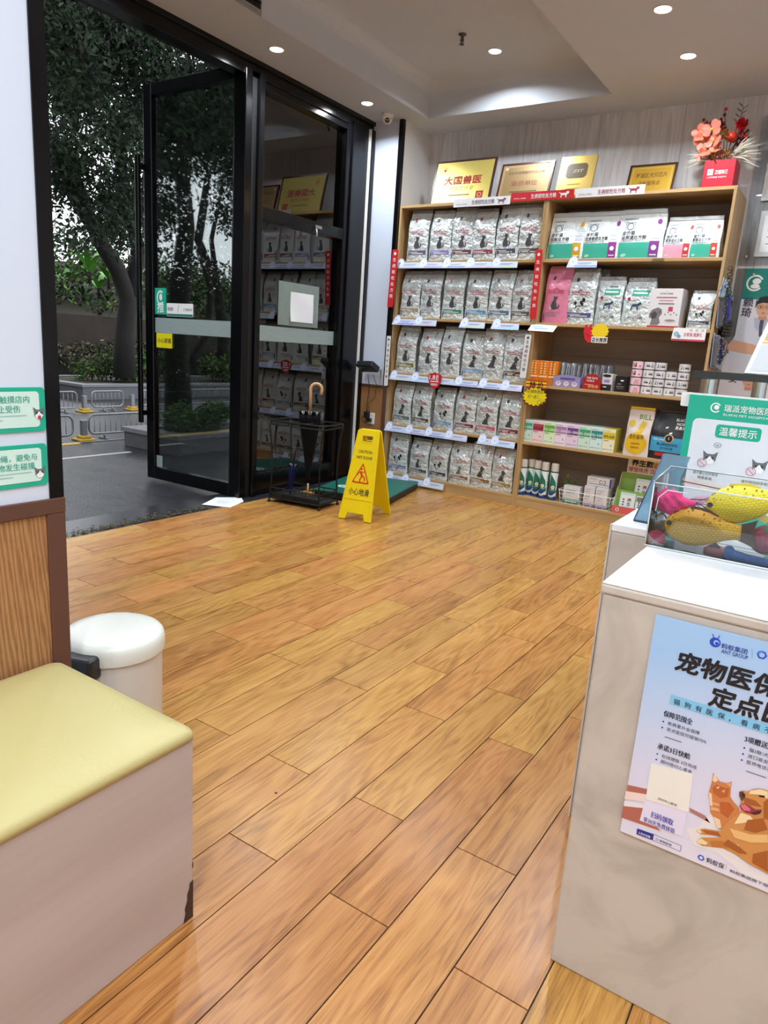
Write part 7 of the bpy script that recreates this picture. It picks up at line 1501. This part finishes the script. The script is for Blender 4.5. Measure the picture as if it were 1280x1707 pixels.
# ================================================================ the street
ZG = -.03
LEAF = [mat('leaf_dark', (16, 29, 14), .85, var=.4, vscale=2), mat('leaf_mid', (30, 54, 24), .85, var=.4, vscale=2), mat('leaf_bright', (84, 124, 50), .7, var=.35, vscale=2), mat('leaf_dry', (84, 78, 44), .6, var=.4, vscale=3)]
BARK = mat('dark_bark', (30, 26, 23), .9, var=.4, vscale=14, stretch=(1, 1, .3), bump=.6, bscale=30)
def leaf_mesh(name, parent, clumps, size, mats, seed, aspect=.45, droop=.2):
    """clumps: (centre, radii, count)"""
    r = np.random.RandomState(seed); V = []; Fc = []; MI = []
    base = 0
    for (cx, cy, cz), (rx, ry, rz), n in clumps:
        d = r.normal(size=(n, 3)); d /= np.linalg.norm(d, axis=1)[:, None]; rad = r.rand(n)**.45; p = d*rad[:, None]*np.array([rx, ry, rz])+np.array([cx, cy, cz])
        a = r.normal(size=(n, 3)); a[:, 2] -= droop; a /= np.linalg.norm(a, axis=1)[:, None]; b = np.cross(a, r.normal(size=(n, 3))); b /= np.linalg.norm(b, axis=1)[:, None]; s = size*(.6+.8*r.rand(n))[:, None]; nn = np.cross(a, b)
        q = np.stack([p, p+a*s*.5+b*s*aspect*.5+nn*s*.06, p+a*s, p+a*s*.5-b*s*aspect*.5+nn*s*.06], 1).reshape(-1, 3); V.append(q)
        Fc.append(np.arange(4*n).reshape(-1, 4)+base); base += 4*n; MI.append(r.choice(len(mats), n))
    V = np.concatenate(V); Fc = np.concatenate(Fc); MI = np.concatenate(MI); me = bpy.data.meshes.new(name); o0 = np.zeros(3)
    ob = bpy.data.objects.new(name, me); 
    if parent is not None: ob.parent = parent; o0 = np.array(parent.location)
    else: o0 = np.array([V[:, 0].mean(), V[:, 1].mean(), V[:, 2].min()]); ob.location = o0
    me.from_pydata((V-o0).tolist(), [], Fc.tolist())
    for m in mats: me.materials.append(m)
    me.polygons.foreach_set('material_index', MI.astype(np.int32)); me.update(); COL.objects.link(ob); return ob
STONE = mat('planter_stone', (92, 92, 96), .35, var=.15, vscale=10, bump=.1, bscale=60); STONET = mat('planter_cap_stone', (122, 122, 126), .4, var=.12, vscale=10); SOIL = mat('soil', (40, 34, 28), .9, var=.4, vscale=40)
def planter(label, x0, x1, y0, y1, h, z=ZG):
    t = thing('stone_planter', label, 'planter', ((x0+x1)/2, (y0+y1)/2, z)); mb = MB(); mb.box(x0+.02, x1-.02, y0+.02, y1-.02, z, z+h-.05, STONE, .004); mb.obj('planter_wall', t, True)
    mb = MB(); w = .2
    for a in ((x0, x1, y0, y0+w), (x0, x1, y1-w, y1), (x0, x0+w, y0+w, y1-w), (x1-w, x1, y0+w, y1-w)): mb.box(*a, z+h-.05, z+h, STONET, .004)
    mb.obj('cap_stone', t, True); mb = MB(); mb.box(x0+w, x1-w, y0+w, y1-w, z+h-.06, z+h-.02, SOIL); mb.obj('soil', t, True); return t
g = az(308, 760, ZG); gl = az(191, 744, ZG); px0, px1, py0 = gl.x-.02, g.x, g.y-.1
planter('grey stone planter bed outside with green bush, seen through door', px0, px1, py0, py0+1.75, .21)
def trunk(t, pts, r, name='trunk'): mb = MB(); mb.tube(pts, r, BARK, 12); mb.obj(name, t, True)
bc = Vector((px0+.35, py0+.95, ZG+.19))
# bush in the planter
c0 = ax(328, 705, px1-.3); t = thing('green_bush', 'bright green bush in the stone planter behind door glass', 'bush', (c0.x, c0.y, ZG+.19)); BY = c0.y
cl = []
rr = random.Random(4)
for k in range(16): cl.append(((c0.x+rr.uniform(-.12, .16), BY+rr.uniform(-.30, .36), ZG+.26+rr.uniform(0, .2)), (.15, .16, .10), 330))
leaf_mesh('foliage', t, cl, .04, [LEAF[2], LEAF[2], LEAF[1]], 5)
for k in range(6): mb = MB(); mb.tube([(c0.x, BY-.25+.1*k, ZG+.191), (c0.x, BY-.3+.12*k, ZG+.40)], .006, BARK, 5); mb.obj('stem', t, True)
# trees: trunk, limbs, crown
def tree(label, base, path, r0, limbs, clumps, size, seed, grp='street trees', mats=None):
    t = thing('street_tree', label, 'tree', base, 0, grp); n = len(path); trunk(t, [base]+path, [r0*(1-.55*i/n) for i in range(n+1)])
    for i, (pts, r) in enumerate(limbs): trunk(t, pts, [r*(1-.6*j/(len(pts)-1)) for j in range(len(pts))], 'limb')
    leaf_mesh('crown', t, clumps, size, mats or [LEAF[0], LEAF[0], LEAF[1]], seed, .42); return t
def A(px, py, X): return ax(px, py, X)
rr = random.Random(9)
def cloud(boxes, X, spread, r, n, sc=1.0):
    out = []
    for (x0, y0, x1, y1, k) in boxes:
        for _ in range(k): p = ax(rr.uniform(x0, x1), rr.uniform(y0, y1), X+rr.uniform(-spread, spread)); out.append((tuple(p), (r*rr.uniform(.7, 1.2),)*3, n))
    return out
# tree growing from the planter, seen through the door glass
X1 = (px0+px1)/2-.05
b1 = ax(298, 712, X1); b1.z = ZG+.19
tree('tree with thick grey trunk in the stone planter behind door glass', b1, [ax(296, 640, X1), ax(292, 560, X1), ax(300, 470, X1+.1), ax(310, 380, X1+.1), ax(300, 250, X1+.2)], .16, [([ax(296, 640, X1), ax(345, 560, X1-.2), ax(352, 480, X1-.3), ax(330, 420, X1-.4), ax(345, 330, X1-.5)], .055)], cloud([(90, 20, 250, 110, 18), (90, -160, 420, 20, 30), (260, 120, 380, 260, 14), (330, 130, 420, 230, 6), (220, 60, 300, 140, 6)], X1, .7, .4, 420), .065, 21)
# leaning tree across the road
X2 = -11.8; z2 = .35
b2 = ax(207, 640, X2); b2.z = z2-.05
tree('leaning dark tree trunk across the road, left of open door', b2, [ax(208, 560, X2), ax(214, 500, X2), ax(196, 450, X2), ax(165, 400, X2), ax(140, 340, X2), ax(110, 250, X2)], .21, [([ax(214, 500, X2), ax(232, 420, X2), ax(212, 330, X2), ax(190, 200, X2)], .16), ([ax(165, 400, X2), ax(120, 330, X2), ax(92, 220, X2)], .1)], cloud([(85, 110, 240, 330, 40), (85, -120, 260, 110, 60), (85, 250, 130, 330, 4), (150, 300, 240, 400, 9)], X2, 1.6, .5, 330), .105, 22)
X3 = -13.0
b3 = ax(370, 640, X3); b3.z = z2-.05
tree('slim forked tree across the road behind the door glass', b3, [ax(372, 560, X3), ax(362, 480, X3), ax(330, 400, X3), ax(345, 300, X3)], .16, [([ax(362, 480, X3), ax(352, 400, X3), ax(372, 300, X3)], .08)], cloud([(262, 150, 385, 260, 34), (262, 250, 285, 400, 10), (375, 260, 390, 400, 5), (420, 120, 580, 330, 30), (420, 330, 560, 460, 14), (262, -60, 560, 150, 40)], X3, 1.6, .5, 300), .105, 23)
# farther bed with wall, bushes
q = az(137, 655, -.06); w0 = ax(137, 641, -11.3)
planter('low stone wall bed across the road with dusty bushes', -13.6, -11.3, w0.y, w0.y+14, w0.z+.06, -.06)
for k, (px, py, rx, n, lab) in enumerate(((185, 628, .55, 900, 'dusty green bush left of the leaning tree trunk'), (228, 626, .6, 1000, 'dusty green bush right of the leaning tree trunk'), (365, 640, .6, 900, 'dusty green bush across the road behind door glass'), (470, 610, .7, 700, 'dusty green bush across the road behind fixed window'))):
    p = ax(px, py, -12.2); t = thing('roadside_bush', lab, 'bush', (p.x, p.y, w0.z-.01)); leaf_mesh('foliage', t, [((p.x+rr.uniform(-.4, .4), p.y+rr.uniform(-.5, .5), w0.z+.1+rr.uniform(0, .35)), (.3, .35, .25), n//5) for _ in range(7)], .10, [LEAF[1], LEAF[3], LEAF[2]], 40+k); mb = MB()
    for j in range(5): mb.tube([(p.x, p.y-.2+.1*j, w0.z-.01), (p.x, p.y-.3+.15*j, w0.z+.4)], .012, BARK, 5)
    mb.obj('stem', t, True)
# retaining wall, hedge and planted slope behind
RW = mat('dark_retaining_wall', (58, 50, 44), .9, var=.35, vscale=3, bump=.5, bscale=12)
wz = ax(100, 522, -17.5).z
mb = MB(); mb.box(-18.2, -17.5, -6, 60, -.04, wz, RW); struct('wall_retaining', mb)
hz0, hz1 = ax(100, 640, -15.5).z, ax(100, 600, -15.5).z
t = thing('clipped_hedge', 'long dark clipped hedge before the retaining wall', 'hedge', (-15.5, 16, -.04)); cl = [((-15.5+rr.uniform(-.4, .4), 6+.62*k+rr.uniform(-.2, .2), rr.uniform(.3, max(.6, hz1-.15))), (.5, .5, .42), 300) for k in range(44)]; leaf_mesh('foliage', t, cl, .13, [LEAF[0], LEAF[3], LEAF[0]], 50)
mb = MB(); mb.box(-15.9, -15.1, 5, 34, -.04, max(.5, hz1-.3), mat('hedge_core', (26, 28, 18), .95, var=.4, vscale=6)); mb.obj('hedge_core', t, True)
for k in range(12): mb = MB(); mb.box(-18.0, -14.9, 4, 34, -.04, .02, SOIL); break
struct('ground_2', mb)
SL = mat('slope_soil', (44, 44, 30), .95, var=.5, vscale=3)
mb = MB(); mb.add([(-17.6, -6, wz), (-17.6, 60, wz), (-22, 60, wz+1.7), (-22, -6, wz+1.7)], [(0, 1, 2, 3)], SL); struct('terrain_slope', mb)
# plants on the slope
def palm(label, base, n, L, W, seed, m):
    t = thing('broad_leaf_plant', label, 'plant', base, 0, 'broad leaf plants on the slope'); r_ = random.Random(seed); mb = MB()
    mb.tube([Vector(base), Vector(base)+Vector((0, 0, .3))], .05, BARK, 6); mb.obj('stem', t, True)
    for k in range(n):
        a = 2*PI*k/n+r_.uniform(-.3, .3); el = r_.uniform(.5, 1.35); d_ = Vector((math.cos(a)*math.cos(el), math.sin(a)*math.cos(el), math.sin(el))); s_ = Vector((-math.sin(a), math.cos(a), 0)); LL = L*r_.uniform(.7, 1.1); V = []; Fq = []
        for j in range(8):
            q = j/7; c = Vector(base)+Vector((0, 0, .25))+d_*LL*q+Vector((0, 0, -LL*.38*q*q)); w = W*math.sin(PI*min(1, .08+q*.92))**.8*(1 if j < 7 else 0); V += [c-s_*w+Vector((0, 0, w*.25)), c, c+s_*w+Vector((0, 0, w*.25))]
        for j in range(7): Fq += [(3*j, 3*j+1, 3*j+4, 3*j+3), (3*j+1, 3*j+2, 3*j+5, 3*j+4)]
        mb = MB(); mb.add(V, Fq, m, True); mb.obj('leaf', t, True)
XPL = -18.4
PLB = mat('banana_leaf', (84, 142, 52), .4, var=.25, vscale=3); PLD = mat('strap_leaf', (48, 84, 40), .4, var=.3, vscale=3)
for k, (px, py, n, L, W, m, lab) in enumerate(((150, 472, 8, 1.3, .085, PLB, 'tall bright broad leaved plant on the slope beside dark trunk'), (182, 482, 6, 1.05, .095, PLB, 'short bright broad leaved plant right of the tall one on slope'), (112, 486, 9, .9, .07, PLB, 'narrow leaved plant at left end of the planted slope'), (140, 512, 10, .8, .05, PLD, 'dark strap leaved plant below the broad leaved plants'), (180, 520, 10, .75, .05, PLD, 'dark strap leaved plant above the wall beside leaning trunk'), (105, 520, 9, .8, .06, PLD, 'dark strap leaved plant above wall near the door jamb'), (165, 498, 6, .9, .085, PLB, 'half hidden broad leaved plant low on the slope'))):
    p = ax(px, py, XPL-.1*k); palm(lab, tuple(p), n, L, W, 60+k, m)
cl = []
for _ in range(80): y = rr.uniform(8, 30); s_ = rr.random(); cl.append(((-17.9-4*s_, y, wz+.25+1.6*s_+rr.uniform(-.1, .35)), (.8, .9, .5), 240))
o = leaf_mesh('slope_undergrowth', None, cl, .16, [LEAF[1], LEAF[0], LEAF[2], LEAF[3]], 70); o['kind'] = 'stuff'; tag(o, 'mixed green undergrowth covering the slope beyond the road', 'undergrowth')
cl = []
for _ in range(26): cl.append(((-24+rr.uniform(-1.5, 1.5), rr.uniform(10, 34), wz+1.6+rr.uniform(.2, 3.2)), (1.3, 1.3, .9), 130))
t = thing('background_trees', 'dark mass of trees standing at top of the slope', 'trees', (-26, 22, wz+3)); t['kind'] = 'stuff'; leaf_mesh('foliage', t, cl, .26, [LEAF[0], LEAF[1]], 71)
# planting along the street to the left of the doorway (what the glass mirrors)
cl = []
for _ in range(280): cl.append(((rr.uniform(-19, -9), rr.uniform(-22, 2.5), rr.uniform(.2, 9.5)), (1.3, 1.3, 1.0), 800))
o = leaf_mesh('roadside_greenery', None, cl, .18, [LEAF[0], LEAF[1], LEAF[0]], 72); o['kind'] = 'stuff'; tag(o, 'dark roadside trees mirrored faintly in the open glass door', 'trees')
# ---------------------------------------------------------------- crowd barriers
GALV = mat('galvanised_steel', (136, 138, 142), .4, metal=.5, var=.1); YBASE = mat('yellow_base', (186, 150, 40), .5, var=.2)
def barrier(label, X, y0, y1, z0, h, grp):
    t = thing('crowd_barrier', label, 'barrier', (X, (y0+y1)/2, z0-.0), 0, grp); mb = MB(); r = .07; zb = z0+.07; P = [Vector((X, a, b)) for a, b in rrect(y0, zb, y1, z0+h, r, 5)]; mb.tube(P, .013, GALV, 8, True); mb.obj('frame', t, True)
    mb = MB(); n = int((y1-y0)/.07)
    for k in range(1, n): y = y0+(y1-y0)*k/n; mb.tube([(X, y, zb), (X, y, z0+h)], .0045, GALV, 5)
    o = mb.obj('bars', t, True)
    for y in (y0+.2, y1-.2): mb = MB(); mb.tube([(X, y, z0+.012), (X, y, zb)], .012, GALV, 8); mb.box(X-.1, X+.1, y-.012, y+.012, z0, z0+.015, GALV); mb.obj('foot', t, True)
def base_post(label, X, y, z0, h): 
    t = thing('barrier_base', label, 'barrier base', (X, y, z0)); mb = MB(); mb.box(X-.1, X+.1, y-.1, y+.1, z0, z0+.025, YBASE, .008); mb.box(X-.06, X+.06, y-.06, y+.06, z0+.025, z0+.06, YBASE, .01); mb.obj('foot', t, True); mb = MB(); mb.box(X-.03, X+.03, y-.03, y+.03, z0+.06, z0+h, GALV, .004); mb.obj('post', t, True)
XB1 = -7.25; zr_ = -.06
yb1 = ax(140, 730, XB1).y; h1 = ax(180, 690, XB1).z-zr_
barrier('near steel barrier left of its yellow base outside', XB1, ax(62, 700, XB1).y, ax(137, 700, XB1).y-.12, zr_, h1, 'near row of street barriers'); barrier('near steel barrier right of its yellow base outside', XB1, ax(148, 700, XB1).y, ax(148, 700, XB1).y+2.3, zr_, h1, 'near row of street barriers')
base_post('yellow footed post between the two near barriers', XB1, yb1, zr_, h1*.8)
barrier('near steel barrier farther along behind the door glass', XB1, ax(148, 700, XB1).y+2.75, ax(148, 700, XB1).y+5.0, zr_, h1, 'near row of street barriers')
XB2 = -9.75; h2 = ax(180, 652, XB2).z-zr_
ys_ = [ax(60, 670, XB2).y, ax(138, 670, XB2).y-.1, ax(143, 670, XB2).y+.1, ax(214, 670, XB2).y-.1, ax(222, 670, XB2).y+.15, ax(222, 670, XB2).y+2.4, ax(282, 670, XB2).y, ax(350, 670, XB2).y]
barrier('far steel barrier at left across the road lane', XB2, ys_[0], ys_[1], zr_, h2, 'far row of street barriers'); barrier('far steel barrier in the middle between two posts', XB2, ys_[2], ys_[3], zr_, h2, 'far row of street barriers'); barrier('far steel barrier beside the open door edge', XB2, ys_[4], ys_[5], zr_, h2, 'far row of street barriers')
barrier('far steel barrier seen through the door glass', XB2, ys_[5]+.4, ys_[5]+2.7, zr_, h2, 'far row of street barriers')
base_post('left footed post in the far barrier row', XB2, (ys_[1]+ys_[2])/2, zr_, h2*.8); base_post('right footed post in the far barrier row', XB2, (ys_[3]+ys_[4])/2, zr_, h2*.8)
mb = MB(); mb.box(-6.96, -6.86, -6, py0-.3, -.058, -.024, YBASE); mb.box(-7.02, -6.96, -6, 22, -.06, -.03, STONE); struct('kerb', mb)
mb = MB()
for y0, y1, X in ((2.2, 3.4, -6.4), (3.7, 4.6, -6.2)): mb.rect(flat(0, 0, ZG), X, y0, X+.07, y1, ink((170, 170, 170)), .002)
mb.rect(flat(0, 0, ZG), -6.45, 3.6, -5.9, 3.66, ink((170, 170, 170)), .002); struct('trim_6', mb)
# parked scooter behind the window glass
SCB_ = mat('scooter_teal', (70, 110, 112), .3, var=.1); y_ = 7.6; xs_ = -6.1
TIR = mat('tyre_rubber', (24, 24, 24), .7)
p = Vector((-6.25, 7.55, 0)); t = thing('parked_scooter', 'grey teal scooter with rain cover parked behind the window glass', 'scooter', (p.x, p.y, ZG)); X0, Y0 = p.x, p.y
for dy in (-.62, .62):
    mb = MB(); mb.tube([Vector((X0, Y0+dy+.19*math.cos(a), ZG+.23+.19*math.sin(a))) for a in [2*PI*j/20 for j in range(20)]], .045, TIR, 8, True); wh = mb.obj('wheel', t, True); mb = MB(); mb.lathe([(.05, -.03), (.05, .03)], CHROME, 12, mx=Matrix.Translation((X0, Y0+dy, ZG+.23)) @ Matrix.Rotation(PI/2, 4, 'Y')); mb.obj('hub', wh, True)
mb = MB(); mb.loft([[Vector((X0+w*math.cos(a), y, z+h*math.sin(a))) for a in [2*PI*j/14 for j in range(14)]] for y, z, w, h in ((Y0+.75, ZG+.5, .05, .06), (Y0+.5, ZG+.55, .14, .16), (Y0+.2, ZG+.5, .16, .2), (Y0-.05, ZG+.32, .14, .08), (Y0-.35, ZG+.33, .13, .08), (Y0-.5, ZG+.5, .08, .2), (Y0-.52, ZG+.75, .06, .12))], SCB_); mb.obj('scooter_body', t, True)
mb = MB(); mb.tube([(X0, Y0-.62, ZG+.25), (X0, Y0-.5, ZG+.95), (X0, Y0-.47, ZG+1.02)], .025, GALV, 8); mb.tube([(X0-.3, Y0-.4, ZG+1.03), (X0, Y0-.47, ZG+1.02), (X0+.3, Y0-.4, ZG+1.03)], .016, BLACKM, 8); mb.obj('handlebar', t, True)
mb = MB(); mb.loft([[Vector((X0+w*math.cos(a), y, z+h*math.sin(a))) for a in [2*PI*j/14 for j in range(14)]] for y, z, w, h in ((Y0+.6, ZG+.73, .1, .03), (Y0+.3, ZG+.76, .14, .05), (Y0+.0, ZG+.72, .1, .04))], BLACKM); mb.obj('saddle', t, True)
mb = MB(); bm = bmesh.new(); bmesh.ops.create_icosphere(bm, subdivisions=3, radius=.32)
for v in bm.verts: k = 1+.14*math.sin(v.co.x*21)*math.sin(v.co.z*17+v.co.y*13); v.co = Vector((v.co.x*k*.9, v.co.y*k*.9, v.co.z*k*.6))
mb.bm(bm, mat('silver_cover', (150, 148, 146), .35, metal=.2, var=.2, bump=.4, bscale=12), True, Matrix.Translation((X0, Y0-.35, ZG+1.0))); mb.obj('rain_cover', t, True)
# leaf litter along the threshold
r = np.random.RandomState(3); V = []; Fq = []
n = 700
for k in range(n):
    y = r.uniform(1.7, 3.42); x = XE-.012-abs(r.normal(0, .055)); a = r.uniform(0, 6.3); L_ = r.uniform(.012, .035); w = L_*.22; z = .0005+r.uniform(0, .008); ca, sa = math.cos(a), math.sin(a); b0 = len(V)
    V += [(x-ca*L_/2, y-sa*L_/2, z), (x-sa*w, y+ca*w, z+.003), (x+ca*L_/2, y+sa*L_/2, z), (x+sa*w, y-ca*w, z+.003)]; Fq.append((b0, b0+1, b0+2, b0+3))
mb = MB(); LIT = [mat('litter_brown', (74, 60, 36), .8, var=.4, vscale=60), mat('litter_dark', (38, 34, 26), .8, var=.4, vscale=60), mat('litter_olive', (92, 88, 44), .8, var=.4, vscale=60)]
for k in range(n): mb.add(V[4*k:4*k+4], [(0, 1, 2, 3)], LIT[k % 3])
o = mb.obj('leaf_litter'); o['kind'] = 'stuff'; tag(o, 'wet brown leaf litter along the doorway threshold', 'leaf litter')
